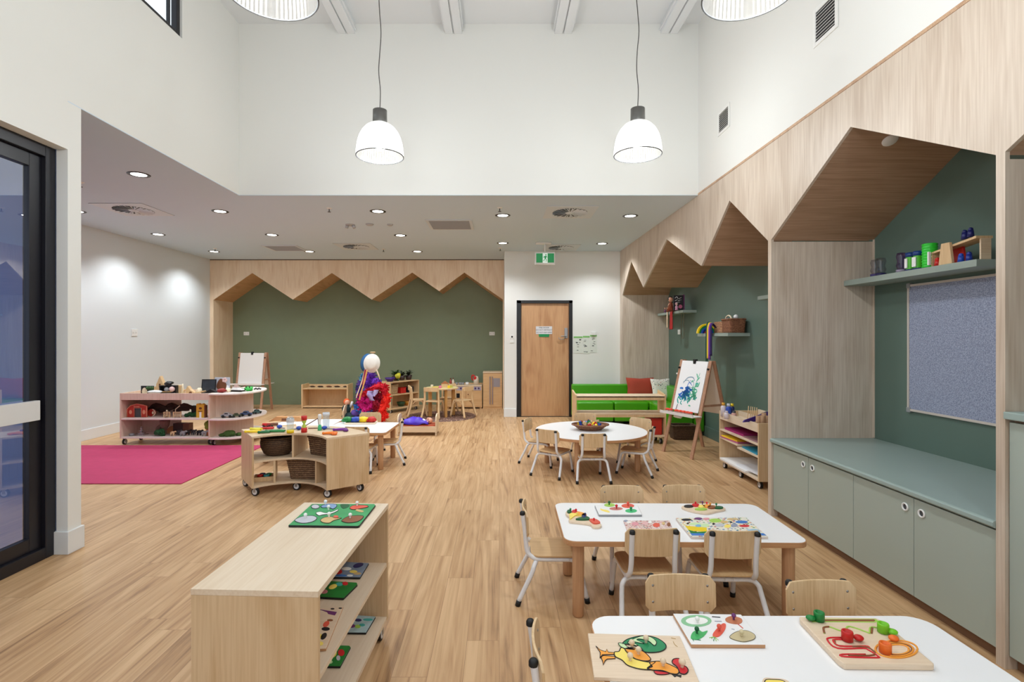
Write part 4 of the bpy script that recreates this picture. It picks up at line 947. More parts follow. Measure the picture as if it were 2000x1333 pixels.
# track board
zc = TZ+0.0205; mp = zmap((1300, 1180), 2000/550, zc)
t = puzzle('wooden sliding track board with coloured snails on the nearest table', TZ, 0.02, [(950, 88), (1490, 98), (1540, 118), (1905, 420), (1905, 432), (1270, 425), (1225, 395), (955, 110)], [
    ([(1040, 108), (1490, 108), (1512, 122), (1490, 133), (1040, 130)], P_LIME, 0.0008, False), ([(1050, 112), (1480, 112), (1490, 120), (1480, 127), (1050, 124)], P_BR, 0.0012, False)],
    [], BOARD, mp, bevel=0.004, lines=[
    ([(1128, 212), (1122, 172), (1160, 165), (1230, 190), (1290, 205)], P_LIME, 0.0028), ([(1128, 212), (1122, 172), (1160, 165)], P_BR, 0.0034),
    ([(1285, 200), (1290, 165), (1340, 172), (1450, 212)], P_LIME, 0.0028), ([(1450, 212), (1455, 170), (1500, 172), (1530, 185)], P_LIME, 0.0028), ([(1462, 212), (1468, 172)], P_BR, 0.003),
    ([(1290, 243), (1170, 243), (1150, 262), (1220, 318), (1400, 318), (1440, 330), (1510, 375), (1490, 385), (1270, 378), (1255, 362), (1420, 362)], P_R, 0.003),
    ([(1290, 258), (1210, 255), (1190, 266), (1240, 303), (1420, 303), (1450, 318)], P_R, 0.003), ([(1200, 262), (1230, 300), (1430, 311), (1480, 365), (1300, 370)], P_BR, 0.003)]+
    [(ell(1640+k*2, 325+k, 150-k*32, 62-k*13, 14)+[ell(1640, 325, 150-k*32, 62-k*13, 14)[0]], P_O, 0.003) for k in range(3)]+[(ell(1650, 327, 100, 40, 14)+[(1750, 327)], P_BR, 0.0022)])
def snail(px, py, hx, hy, col, nm):
    x, y = mp((px, py)); x -= t.location.x; y -= t.location.y
    h2 = mp((hx, hy)); q = MB(); q.lathe([(0.0001, 0.0), (0.017, 0.001), (0.0175, 0.028), (0.0165, 0.031), (0.012, 0.0315), (0.011, 0.022), (0.0001, 0.022)], (x, y, 0.0215), 20); a = q.build('sliding_cup', col, t)
    MB().ball((h2[0]-t.location.x, h2[1]-t.location.y, 0.0215+0.010), 0.016, sy=0.9, sz=0.55).build('sliding_button', col, t)
snail(1090, 122, 1030, 122, GRN, 'green'); snail(1545, 205, 1612, 222, pl('lime_toy', 120, 200, 30), 'lime'); snail(1290, 262, 1370, 265, RED, 'red'); snail(1560, 350, 1620, 268, pl('orange_toy', 236, 110, 30), 'orange')
# yellow piece cut by the picture bottom
mp = zmap((1300, 1180), 2000/550, z1)
puzzle('yellow animal puzzle just entering at the bottom edge of the nearest table', TZ, 0.010, [(690, 530), (760, 520), (870, 540), (930, 640), (700, 650)], [([(705, 548), (760, 538), (845, 552), (880, 640), (730, 640)], P_Y, 0.002, True, 0.0014)], [], BOARD, mp, smooth_board=True)

# middle table ---------------------------------------------------------
mp = zmap((1090, 970), 2000/230, z1)
puzzle('long narrow fish shaped puzzle at the left of the middle table', TZ, 0.013, [(130, 265), (200, 235), (330, 265), (470, 320), (520, 390), (640, 400), (735, 480), (700, 515), (590, 515), (540, 470), (330, 440), (190, 420), (185, 350), (140, 310)], [
    (ell(190, 270, 38, 26), P_DG, 0.006), (ell(280, 275, 45, 28), P_R, 0.007), ([(200, 310), (330, 290), (440, 325), (420, 350), (300, 340), (210, 400), (195, 360)], P_Y, 0.006), ([(330, 280), (450, 310), (480, 345), (340, 330)], P_O, 0.008),
    (ell(440, 350, 38, 38), NAVY, 0.008), ([(310, 395), (480, 360), (540, 400), (460, 415), (330, 412)], P_DG, 0.007), ([(530, 405), (640, 405), (715, 455), (660, 478), (590, 470)], P_CAR, 0.006)],
    [((210, 265), P_G, 0.006), ((305, 275), P_R, 0.006), ((325, 340), P_Y, 0.006), ((460, 345), NAVY, 0.006), ((610, 435), P_R, 0.006)], BOARD, mp, smooth_board=True)
puzzle('white fruit knob puzzle at the back of the middle table', TZ, 0.013, [(622, 148), (1330, 128), (1425, 312), (695, 312)], [
    (ell(875, 152, 92, 30), P_LIME, 0.001), (ell(1185, 165, 108, 36), P_CAR, 0.001), (ell(985, 213, 112, 26), pc('plum', 200, 120, 110), 0.001), (ell(1240, 250, 100, 32), pc('puzzle_mint', 60, 190, 120), 0.001), ([(720, 210), (760, 225), (840, 240), (880, 275), (820, 270), (730, 240)], P_Y, 0.001)],
    [((868, 150), P_DG, 0.008), ((1187, 160), P_CAR, 0.008), ((992, 210), P_R, 0.008), ((1238, 250), P_G, 0.008)], WBD, mp, edge=GREYP)
puzzle('pale pink picture puzzle behind the left pushed-in chair', TZ, 0.006, [(1105, 390), (1890, 390), (1960, 560), (1170, 560)], [
    (ell(1150, 400, 35, 16), P_GR, 0.001), (ell(1310, 450, 60, 30), P_PK, 0.001), (ell(1200, 420, 40, 14), P_W, 0.001), (ell(1480, 440, 50, 30), pc('pale_rose', 226, 180, 180), 0.001), (ell(1560, 420, 30, 22), P_W, 0.001), (ell(1670, 470, 60, 35), P_CAR, 0.001), (ell(1880, 460, 30, 34), P_BR, 0.001), (ell(1790, 440, 28, 24), P_TAN, 0.001)], [], spots('pale_pink_print', (222, 196, 188), [(200, 110, 100), (226, 150, 150), (150, 90, 80), (240, 230, 226), (190, 160, 170), (120, 110, 110)], 75, 0.42), mp)
mp = zmap((1300, 1000), 2000/220, z1)
puzzle('big colourful town picture puzzle on the middle table', TZ, 0.014, [(180, 115), (1430, 105), (1820, 448), (455, 448)], [
    ([(345, 258), (730, 290), (735, 370), (440, 345), (395, 320)], YEL, 0.001, False), ([(400, 330), (545, 372), (740, 360), (760, 392), (455, 392)], GRN, 0.0015, False), ([(430, 380), (1740, 392), (1790, 430), (470, 430)], P_B, 0.001, False),
    (ell(370, 150, 90, 20), P_BK, 0.001), (ell(580, 130, 70, 20), P_PUR, 0.001), (ell(720, 135, 60, 18), P_PK, 0.001), (ell(880, 165, 110, 34), P_LIME, 0.001), (ell(1040, 190, 70, 22), P_TAN, 0.001), (ell(1350, 190, 110, 24), P_B, 0.001), (ell(1190, 140, 100, 16), P_TAN, 0.001),
    (ell(520, 225, 110, 24), P_LG, 0.001), (ell(580, 260, 50, 22), P_SK, 0.002), (ell(700, 250, 80, 30), P_LG, 0.001), (ell(960, 245, 90, 30), P_LGR, 0.001), (ell(1100, 265, 60, 28), P_Y, 0.001), (ell(1220, 250, 60, 30), P_GR, 0.001), (ell(1400, 260, 90, 20), P_R, 0.001), (ell(850, 225, 22, 16), P_BK, 0.002), (ell(395, 218, 20, 12), P_BK, 0.002), (ell(1160, 195, 22, 12), P_BK, 0.002), (ell(1560, 360, 120, 40), P_SK, 0.001)], [], spots('town_print', (230, 226, 212), [(60, 120, 180), (230, 190, 60), (90, 160, 80), (190, 60, 60), (60, 60, 70), (170, 190, 210), (220, 160, 140)], 60, 0.38), mp, edge=mat('pale_edge', (220, 206, 196), 0.6))
mp = zmap((1000, 940), 2000/600, z1)
puzzle('boat shaped knob puzzle at the back right of the middle table', TZ, 0.013, [(1105, 165), (1180, 152), (1330, 158), (1390, 180), (1330, 195), (1270, 208), (1190, 198), (1130, 182)], [
    (ell(1150, 168, 30, 8), P_BK, 0.005), (ell(1195, 162, 24, 8), P_R, 0.007), (ell(1235, 172, 22, 9), P_Y, 0.007), (ell(1270, 168, 26, 9), P_O, 0.007), (ell(1300, 176, 26, 9), P_BR, 0.007), (ell(1345, 178, 30, 8), P_DG, 0.006), (ell(1230, 188, 40, 6), P_LIME, 0.006)],
    [((1195, 158), P_R, 0.006), ((1240, 155), P_PUR, 0.006), ((1268, 160), P_R, 0.006), ((1290, 166), P_O, 0.006), ((1330, 168), P_G, 0.006)], BOARD, mp, smooth_board=True)

# foreground unit puzzles ------------------------------------------------
zt = 0.63
mp = zmap((550, 970), 10, zt+0.012)
puzzle('green safari animal puzzle with elephant and lion on the foreground unit', zt, 0.011, [(590, 142), (1810, 142), (1835, 165), (1520, 560), (1480, 572), (130, 556)], [
    (ell(660, 205, 80, 40), P_LGR, 0.002, True, 0.0012), ([(770, 195), (880, 155), (1050, 158), (1075, 200), (1010, 250), (960, 235), (900, 225), (800, 225)], pc('elephant_blue', 130, 160, 200), 0.002, True, 0.0012),
    ([(670, 330), (760, 305), (860, 330), (1000, 300), (1100, 260), (1090, 290), (960, 345), (800, 365), (730, 380)], P_W, 0.002, True, 0.0012), 
    ([(265, 460), (400, 400), (600, 385), (690, 430), (600, 500), (420, 530), (290, 500)], P_LGR, 0.002, True, 0.0012),
    ([(760, 470), (830, 420), (960, 400), (1050, 430), (1170, 430), (1010, 480), (930, 525), (810, 515)], P_TAN, 0.002, True, 0.0012), (ell(1060, 405, 50, 22), P_CAR, 0.0035),
    ([(1180, 470), (1300, 400), (1500, 380), (1600, 400), (1500, 490), (1320, 520), (1200, 500)], P_BR, 0.002, True, 0.0012), ([(1330, 230), (1420, 180), (1640, 180), (1690, 210), (1560, 240), (1400, 262)], P_CAR, 0.002, True, 0.0012), ([(1150, 160), (1300, 155), (1320, 200), (1200, 240)], P_DG, 0.001), ([(1480, 255), (1600, 290), (1560, 310), (1450, 280)], P_TAN, 0.002)],
    [((858, 165), P_W, 0.008), ((915, 270), P_W, 0.008), ((465, 430), P_W, 0.008), ((925, 410), P_W, 0.008), ((1340, 430), P_W, 0.008), ((1475, 190), P_W, 0.008)], mat('jungle_green', (60, 160, 96), 0.5, noise=0.35, nscale=16), mp, edge=BLACK, bevel=0.003)
def minip(label, z, corners, ground, parts, edge=BLACK, s=738/140):
    mp = zmap((620, 1080), s, z+0.011)
    puzzle(label, z, 0.010, corners, parts, [], ground, mp, edge=edge, bevel=0.002)
zs = 0.352
minip('blue grey picture puzzle at the back of the upper shelf', zs, [(275, 90), (530, 105), (440, 252), (140, 248)], mat('street_blue', (128, 146, 170), 0.5, noise=0.3, nscale=24), [
    (ell(420, 130, 55, 22, rot=-15), NAVY, 0.001), (ell(300, 165, 50, 16), P_W, 0.001), (ell(210, 195, 45, 26), P_R, 0.001), (ell(370, 195, 40, 14), P_Y, 0.001), (ell(410, 215, 40, 12), P_TAN, 0.001), (ell(240, 235, 60, 10), P_B, 0.001), (ell(335, 235, 30, 10), P_W, 0.001)])
minip('green picture puzzle with butterfly, nearer one on the upper shelf', zs, [(120, 288), (405, 305), (412, 325), (270, 465), (15, 452), (15, 400)], mat('grass_green', (30, 130, 54), 0.5, noise=0.4, nscale=18), [
    (ell(160, 350, 45, 22, rot=-20), P_Y, 0.001), (ell(225, 325, 35, 18), P_TEAL, 0.001), (ell(285, 318, 30, 18), P_R, 0.001), (ell(65, 400, 40, 22), P_PK, 0.001), (ell(110, 310, 22, 12), P_B, 0.001)])
minip('beige tool puzzle at the near end of the upper shelf', zs, [(-60, 575), (268, 550), (90, 985), (-160, 1000)], BOARD, [
    ([(20, 585), (60, 590), (200, 612), (180, 645), (110, 630), (100, 612)], P_PUR, 0.001, False), (ell(155, 578, 20, 7), P_BK, 0.001), (ell(235, 572, 18, 6), P_BK, 0.001), (ell(90, 735, 38, 24, rot=-40), P_CAR, 0.001), (ell(130, 695, 30, 10), P_BR, 0.001), (ell(85, 785, 42, 18), P_BK, 0.001), (ell(65, 860, 24, 40, rot=40), P_BK, 0.001), (ell(20, 860, 30, 24), P_Y, 0.001), (ell(30, 935, 30, 20), P_Y, 0.001)], edge=BEECHX)
zs = 0.094
minip('white and teal picture puzzle on the lower shelf', zs, [(385, 640), (600, 655), (500, 822), (285, 820)], mat('pale_teal_print', (170, 196, 200), 0.5, noise=0.3, nscale=24), [
    (ell(420, 695, 35, 14), NAVY, 0.001), (ell(520, 690, 50, 12), P_TEAL, 0.001), (ell(415, 760, 30, 18), P_LIME, 0.001), (ell(350, 755, 40, 18), P_PUR, 0.001), (ell(460, 745, 30, 14), P_TEAL, 0.001)])
minip('green picture puzzle with yellow figure on the lower shelf', zs, [(180, 950), (330, 955), (342, 970), (235, 1168), (65, 1165)], mat('grass_green', (0, 0, 0)), [
    (ell(160, 1040, 45, 34, rot=-50), P_Y, 0.001), (ell(245, 1030, 34, 34), P_R, 0.001), (ell(215, 1085, 20, 26), P_LGR, 0.001), (ell(130, 1125, 26, 18), P_LG, 0.001)])

# ================================================================== BASKETS
def rbasket(name, label, x, y, z, w, d, h, rz, m_, taper=0.85, group='wicker baskets', fill=None):
    t = thing(name, label, 'basket', (x, y, z), rz, group)
    n = 5; m = MB(); rings = []; lay = 9
    for i in range(lay+1):
        k = taper+(1-taper)*i/lay; o = rrect(w*k, d*k, 0.03, 4); rings.append([(p[0]*(1+0.012*(i % 2)), p[1]*(1+0.012*(i % 2)), h*i/lay) for p in o])
    for i in range(3): k = (0.93, 0.90, 0.80)[i]; o = rrect(w*k, d*k, 0.03, 4); rings.append([(p[0], p[1], (h, h*0.55, 0.012)[i]) for p in o])
    vs = [p for r in rings for p in r]; q = len(rings[0]); fs = [(i*q+k, i*q+(k+1) % q, (i+1)*q+(k+1) % q, (i+1)*q+k) for i in range(len(rings)-1) for k in range(q)]
    fs.append(tuple(range(q))[::-1]); fs.append(tuple((len(rings)-1)*q+k for k in range(q)))
    m.add(vs, fs, True); m.build('basket_body', m_, t)
    m = MB(); m.tube([(p[0]*0.97, p[1]*0.97, h) for p in rings[lay]], 0.011, 8, closed=True); m.build('braided_rim', m_, t)
    return t
def bowl(name, label, x, y, z, r, h, m_, sq=1.0, rimr=0.010, group='wicker baskets'):
    t = thing(name, label, 'basket', (x, y, z), 0, group)
    m = MB(); m.lathe([(0.0001, 0.001), (r*0.62, 0.001), (r*0.8, h*0.12), (r*0.98, h*0.5), (r, h*0.75), (r*0.94, h), (r*0.88, h*0.97), (r*0.93, h*0.6), (r*0.72, h*0.14), (0.0001, h*0.08)], seg=36, sy=sq); m.build('basket_body', m_, t)
    m = MB(); m.tube([(r*0.93*math.cos(a), r*0.93*sq*math.sin(a), h) for a in [2*PI*k/36 for k in range(36)]], rimr, 8, closed=True); m.build('braided_rim', m_, t)
    return t
bowl('round_basket', 'big dark round wicker bowl basket in the upper left bay of the curved unit', CX-0.245, CY+0.545, 0.3135, 0.158, 0.165, BASKD)
rbasket('wicker_basket', 'rectangular wicker basket in the upper right bay of the curved unit', CX+0.20, CY+0.56, 0.3135, 0.27, 0.2, 0.17, R(-28), BASK)
rbasket('wicker_basket', 'large tapered wicker basket in the lower middle bay of the curved unit', CX+0.03, CY+0.565, 0.0905, 0.32, 0.24, 0.185, R(-4), BASK, 0.8)
# flat tray with small toys in the lower left bay
tx, ty = CX-0.335, CY+0.46
t = thing('wooden_tray', 'small wooden tray of dark beads in the lower left bay of the curved unit', 'tray', (tx, ty, 0.0905), R(20))
MB().box(-0.09, 0.09, -0.07, 0.07, 0.0, 0.012).build('tray_board', PINE, t, bev=0.002)
m = MB(); framebox(m, -0.07, 0.07, 0, 0, 0, 0, 0) if False else None
for b_ in ((-0.09, 0.09, -0.07, -0.062, 0.012, 0.04), (-0.09, 0.09, 0.062, 0.07, 0.012, 0.04), (-0.09, -0.082, -0.062, 0.062, 0.012, 0.04), (0.082, 0.09, -0.062, 0.062, 0.012, 0.04)): MB().box(*b_).build('tray_side', PINE, t)
rd = random.Random(3)
for k, (c_, cn) in enumerate(((GREYD, 'black'), (GRN, 'green'), (YEL, 'yellow'), (NAVY, 'navy'), (BLACK, 'dark'), (RED, 'red'), (GREYD, 'grey'), (TEAL, 'teal'))):
    a = 2*PI*k/8; one('toy_ring', MB().lathe([(0.014, 0), (0.026, 0.003), (0.026, 0.018), (0.014, 0.02), (0.014, 0)], seg=16), c_, 'little %s ring lying in the small wooden tray' % ('pale grey' if k == 6 else cn), 'toy', (tx+0.042*math.cos(a), ty+0.034*math.sin(a), 0.1035+0.021*(k % 2)), group='rings in the wooden tray')

# basket with coloured blocks on the round table
bx, by = on(1156, 843, TZ); by += 0.10
t = thing('bread_basket', 'oval wicker basket heaped with coloured blocks on the round table', 'basket', (bx, by, TZ), 0)
m = MB(); m.lathe([(0.0001, 0.001), (0.12, 0.001), (0.16, 0.03), (0.205, 0.06), (0.195, 0.06), (0.15, 0.032), (0.11, 0.012), (0.0001, 0.01)], seg=36, sy=0.72); m.build('basket_body', BASKR, t)
m = MB(); m.tube([(0.2*math.cos(a), 0.144*math.sin(a), 0.06) for a in [2*PI*k/40 for k in range(40)]], 0.009, 8, closed=True); m.build('braided_rim', BASKR, t)
for k in range(24):
    a = rd.uniform(0, 6.28); r_ = 0.14*math.sqrt(rd.random()); c_, cn = rd.choice(((RED, 'red'), (BLUE, 'blue'), (YEL, 'yellow'), (GRN, 'green'), (PINE, 'plain wood'), (PINE, 'plain wood'), (RED, 'red'), (NAVY, 'navy')))
    s_ = rd.uniform(0.022, 0.034); zz = 0.045+0.055*(1-r_/0.15)*rd.random()+0.012
    m = MB(); m.M = Matrix.Rotation(rd.uniform(0, 3), 4, 'Z') @ Matrix.Rotation(rd.uniform(0, 3), 4, 'X'); m.cbox(0, 0, 0, s_, s_*1.7, s_)
    one('toy_block', m, c_, '%s toy block in the oval basket on the round table' % cn, 'toy block', (bx+r_*math.cos(a), by+0.7*r_*math.sin(a), TZ+zz), group='%s blocks in the oval basket' % cn, bev=0.002)
# ================================================================== SMALL TOYS
def car(label, x, y, z, L, rz, col, group='toy cars on the curved end unit', jeep=False):
    t = thing('toy_car', label, 'toy car', (x, y, z), R(rz), group); W_ = L*0.42; h = L*0.2; r = L*0.13
    prof = [(-0.5, 0.12), (-0.5, 0.27), (-0.3, 0.31), (-0.2, 0.46 if not jeep else 0.5), (0.12, 0.46 if not jeep else 0.5), (0.24, 0.31), (0.48, 0.26), (0.5, 0.12)]
    m = MB(); m.prism([(a*L, b*L) for a, b in prof], -W_/2, W_/2, 'y'); m.build('car_body', col, t, bev=L*0.03)
    m = MB(); m.prism([(-0.19*L, 0.33*L), (-0.15*L, 0.42*L), (0.09*L, 0.42*L), (0.17*L, 0.33*L)], -W_/2-0.0008, W_/2+0.0008, 'y'); m.build('side_window', BLACK, t)
    for sx in (-0.3, 0.3):
        for sy in (-1, 1): MB().cyl((sx*L, sy*W_*0.42, r), (sx*L, sy*W_*0.54, r), r, seg=14).build('wheel', BLACK, t)
    return t
SILV = mat('silver_toy_paint', (176, 180, 186), 0.3, 0.4); OLIVE = mat('olive_toy_paint', (74, 84, 54), 0.5); SLATE = mat('slate_blue_paint', (66, 84, 120), 0.4); JEEPC = mat('teal_grey_paint', (60, 96, 96), 0.45)
def ony(px, Y): return PX(px, Y)
zs = 0.3555
car('silver toy car on the middle shelf of the curved end unit', ony(444, 7.02), 7.02, zs, 0.15, 8, SILV)
car('olive toy car between the silver and slate blue ones', ony(462, 7.05), 7.05, zs, 0.12, 30, OLIVE)
car('slate blue toy car on the middle shelf of the curved end unit', ony(481, 7.16), 7.16, zs, 0.15, 12, SLATE)
car('teal grey toy jeep at the outer end of the curved middle shelf', ony(502, 7.38), 7.38, zs, 0.12, 60, JEEPC, jeep=True)
m = MB(); m.ball((0, 0, 0.02), 0.02)
one('toy_ball', m, RED, 'little red ball behind the teal grey jeep', 'toy', (ony(500, 7.56), 7.58, zs))
def mossy(label, x, y, z, r, seed, m_=MOSS, name='moss_stone', cat='stone', sz=0.55, group=None):
    return one(name, MB().blob((0, 0, r*sz*0.9), r, seed, 0.18, sz=sz), m_, label, cat, (x, y, z), group=group)
mossy('small dark mossy stone on the lowest shelf of the curved unit', ony(434, 7.0), 7.0, 0.1055, 0.04, 1)
mossy('wide mossy stone on the lowest shelf of the curved unit', ony(449, 7.02), 7.02, 0.1055, 0.075, 2)
mossy('mossy stone half hidden at the curved unit bottom', ony(466, 7.05), 7.06, 0.1055, 0.04, 3)
# tops ------------------------------------------------------------------
zt2 = 0.6455; ze = 0.6905
def framed(name, label, x, y, z, w, h, face, rz=0, tilt=-6, cat='picture', extra=None):
    t = thing(name, label, cat, (x, y, z), R(rz)); a = R(tilt)
    m = MB(); m.M = Matrix.Rotation(a, 4, 'X'); framebox2(m, w, h); f = m.build('picture_frame', BLACKM, t)
    m = MB(); m.M = Matrix.Rotation(a, 4, 'X'); m.box(-w/2+0.008, w/2-0.008, -0.004, 0.002, 0.008, h-0.008); m.build('picture_sheet', face, t)
    return t
def framebox2(m, w, h, t=0.009):
    m.box(-w/2, -w/2+t, -0.006, 0.006, 0, h); m.box(w/2-t, w/2, -0.006, 0.006, 0, h); m.box(-w/2+t, w/2-t, -0.006, 0.006, 0, t); m.box(-w/2+t, w/2-t, -0.006, 0.006, h-t, h)
# photo block with plants
t = thing('photo_block', 'dark framed photo block with green plants at the left of the tray top', 'picture', (ony(287, 7.03), 7.035, zt2))
MB().box(-0.085, 0.085, 0, 0.012, 0, 0.135).build('block', BLACKM, t); m = MB(); m.prism(ell(-0.035, 0.06, 0.036, 0.052, 12), -0.0015, 0.0002, 'y'); m.build('pale_arch', CREAM, t)
m = MB()
for k in range(3): m.blob((0.015+k*0.028, -0.006, 0.105), 0.022, k, 0.3)
m.build('leaves', LEAF, t)
one('folded_cloth', MB().blob((0, 0, 0.022), 0.10, 4, 0.12, sz=0.22, sy=0.4), PAPER, 'crumpled white cloth between the two dark toys on the tray top', 'cloth', (ony(297, 6.99)+0.02, 7.02, 0.68))
t = thing('castle_tower', 'tall pale wooden toy tower on the tray-top unit', 'toy building', (ony(313, 7.2), 7.22, zt2))
MB().box(-0.05, 0.05, -0.03, 0.03, 0, 0.14).build('tower_body', PINE, t); m = MB(); m.prism([(-0.05, 0.14), (0.05, 0.14), (0.0, 0.255)], -0.03, 0.03, 'y'); m.build('pointed_roof', PINE, t)
m = MB(); m.box(-0.012, 0.012, -0.032, -0.029, 0.10, 0.15); m.build('window_slot', BROWN, t); MB().box(-0.085, -0.052, -0.025, 0.025, 0, 0.11).build('side_tower', PINE, t)
t = thing('scene_box', 'black open play box with small pink figure on the tray top', 'toy', (ony(326.5, 7.03), 7.04, zt2))
m = MB(); m.box(-0.115, -0.10, 0, 0.05, 0, 0.14); m.box(0.10, 0.115, 0, 0.05, 0, 0.14); m.box(-0.1, 0.1, 0, 0.05, 0.128, 0.14); m.box(-0.1, 0.1, 0, 0.05, 0, 0.05); m.box(-0.1, 0.1, 0.04, 0.05, 0.05, 0.128); m.build('box_body', BLACKM, t)
MB().blob((0.0, 0.025, 0.165), 0.05, 3, 0.2, sz=0.6).build('black_dome', BLACKM, t); MB().blob((0.06, -0.002, 0.09), 0.035, 5, 0.1).build('pink_figure', pl('pale_pink', 226, 190, 186), t)
MB().blob((-0.01, 0.0, 0.085), 0.03, 6, 0.1).build('grey_figure', GREYP, t); MB().box(-0.09, 0.05, -0.003, 0.0, 0.048, 0.062).build('yellow_strip', P_TAN, t)
one('wooden_block', MB().box(-0.045, 0.045, -0.03, 0.03, 0, 0.13), PINE, 'pale wooden block standing right of the black play box', 'toy block', (ony(348, 7.2), 7.22, zt2), bev=0.004)
one('small_figure', MB().lathe([(0.0001, 0), (0.016, 0), (0.014, 0.05), (0.008, 0.07), (0.014, 0.085), (0.012, 0.1), (0.0001, 0.105)]), mat('figure_grey', (196, 190, 180), 0.6), 'small grey figure in front of the pale wooden block', 'toy figure', (ony(342.5, 7.12), 7.12, zt2))
one('wooden_cone', MB().lathe([(0.0001, 0), (0.03, 0), (0.012, 0.10), (0.010, 0.145), (0.0001, 0.15)]), CREAM, 'slim cream cone standing on the tray-top unit', 'toy', (ony(356.5, 7.2), 7.2, zt2))
one('wooden_ring', MB().tube([(0.03*math.cos(a), 0, 0.035+0.03*math.sin(a)) for a in [2*PI*k/20 for k in range(20)]], 0.009, 8, closed=True), PINE, 'little pale wooden ring standing upright on the tray top', 'toy', (ony(363, 7.2), 7.2, zt2-0.0))
t = thing('toy_house', 'small peaked wooden toy house on the tray top', 'toy building', (ony(373, 7.2), 7.2, zt2))
m = MB(); m.prism([(-0.055, 0), (0.06, 0), (0.06, 0.03), (0.005, 0.07), (-0.03, 0.12), (-0.055, 0.07)], -0.03, 0.03, 'y'); m.build('house_body', PINE, t); m = MB(); m.prism(ell(0.01, 0.025, 0.022, 0.02, 10), -0.032, -0.028, 'y'); m.build('arch_opening', BROWN, t)
one('toy_bird', MB().blob((0, 0, 0.05), 0.035, 8, 0.2, sz=1.3), CREAM, 'cream wooden bird beside the dark picture board', 'toy figure', (ony(388, 7.15), 7.16, zt2))
m = MB()
for k in range(6): m.tube([(-0.10+0.03*k, 0.02*math.sin(k), 0.008+0.004*k), (0.0+0.03*k, 0.03*math.cos(k*2), 0.035+0.006*(k % 3))], 0.004, 6)
one('twigs', m, PINE, 'loose pale twigs lying in front of the dark picture board', 'twigs', (ony(392, 7.02), 7.05, 0.672))['kind'] = 'stuff'
framed('picture_board', 'dark picture board with tilted black base on the tray-top unit', ony(406.5, 7.2), 7.2, ze-0.04, 0.195, 0.205, mat('dark_forest_print', (52, 58, 66), 0.3, noise=0.7, nscale=14), 0, -8)
one('black_wedge', MB().prism([(-0.11, 0), (0.07, 0), (-0.02, 0.045)], -0.03, 0.03, 'y'), BLACKM, 'black wedge lying where tray top and curved top meet', 'toy', (ony(414, 7.02), 7.05, 0.6905))
t = thing('picture_board', 'pale picture board with brown ape and pink blossom on curved top', 'picture', (ony(434.5, 7.25), 7.25, ze), 0)
MB().box(-0.105, 0.105, -0.004, 0.004, 0.0, 0.19).build('picture_sheet', mat('pale_grey_print', (186, 190, 200), 0.5), t)
m = MB(); m.prism([(v.x, v.y) for v in spl([(p[0], p[1], 0) for p in ((-0.08, 0.05), (-0.06, 0.13), (-0.02, 0.17), (0.03, 0.14), (0.06, 0.08), (0.04, 0.02), (-0.03, 0.01))], 4, True)], -0.007, -0.004, 'y'); m.build('brown_ape', BROWN, t)
m = MB()
for k in range(5): m.ball((0.035+0.022*math.cos(k*1.25), -0.008, 0.15+0.02*math.sin(k*1.25)), 0.017, sy=0.4)
m.build('pink_blossom', pl('pale_pink', 226, 190, 186), t); m = MB(); m.prism(ell(0.07, 0.05, 0.025, 0.03, 10), -0.0065, -0.004, 'y'); m.build('white_patch', PAPER, t)
one('toy_crab', MB().blob((0, 0, 0.028), 0.05, 11, 0.35, sz=0.55, freq=5), mat('dark_red_toy', (150, 40, 36), 0.5), 'red spiky toy creature on the curved top board', 'toy figure', (ony(432, 7.02), 7.03, ze))
one('toy_snail', MB().blob((0, 0, 0.025), 0.03, 12, 0.2), CREAM, 'small cream toy right of the red spiky creature', 'toy figure', (ony(446, 7.1), 7.1, ze))
t = thing('toy_boat', 'white toy boat with dark hull on the curved top board', 'toy boat', (ony(460.5, 7.12), 7.15, ze), R(-15))
m = MB(); m.prism([(-0.08, 0), (0.06, 0), (0.10, 0.025), (-0.085, 0.025)], -0.03, 0.03, 'y'); m.build('hull', BLACKM, t, bev=0.004); m = MB(); m.prism([(-0.085, 0.025), (0.10, 0.025), (0.09, 0.04), (-0.085, 0.04)], -0.032, 0.032, 'y'); m.build('deck', PAPER, t, bev=0.003)
MB().box(-0.055, 0.03, -0.022, 0.022, 0.04, 0.062).build('cabin', PAPER, t); MB().box(-0.06, 0.04, -0.026, 0.026, 0.062, 0.07).build('cabin_roof', pl('dusty_rose', 204, 176, 168), t); MB().box(-0.03, 0.012, -0.018, 0.018, 0.07, 0.10).build('bridge', pl('dusty_rose', 204, 176, 168), t)
mossy('olive mossy lump between boat and green frog', ony(473, 7.2), 7.22, ze, 0.04, 14)
t = thing('toy_frog', 'bright green toy frog on the curved top board', 'toy figure', (ony(486, 7.25), 7.25, ze)); MB().blob((0, 0, 0.03), 0.052, 15, 0.25, sz=0.6, freq=4).build('frog_body', pl('frog_green', 60, 190, 80), t)
for sx in (-1, 1): MB().ball((sx*0.022, -0.03, 0.058), 0.012).build('eye', LEAF, t)
for i, (px, lb) in enumerate(((500, 'left'), (506, 'right'))): car('tiny dark toy truck at the outer end of the curved top, %s of the two' % lb, ony(px, 7.42), 7.42, ze, 0.06, 20, GREYD, group='tiny trucks on the curved top')
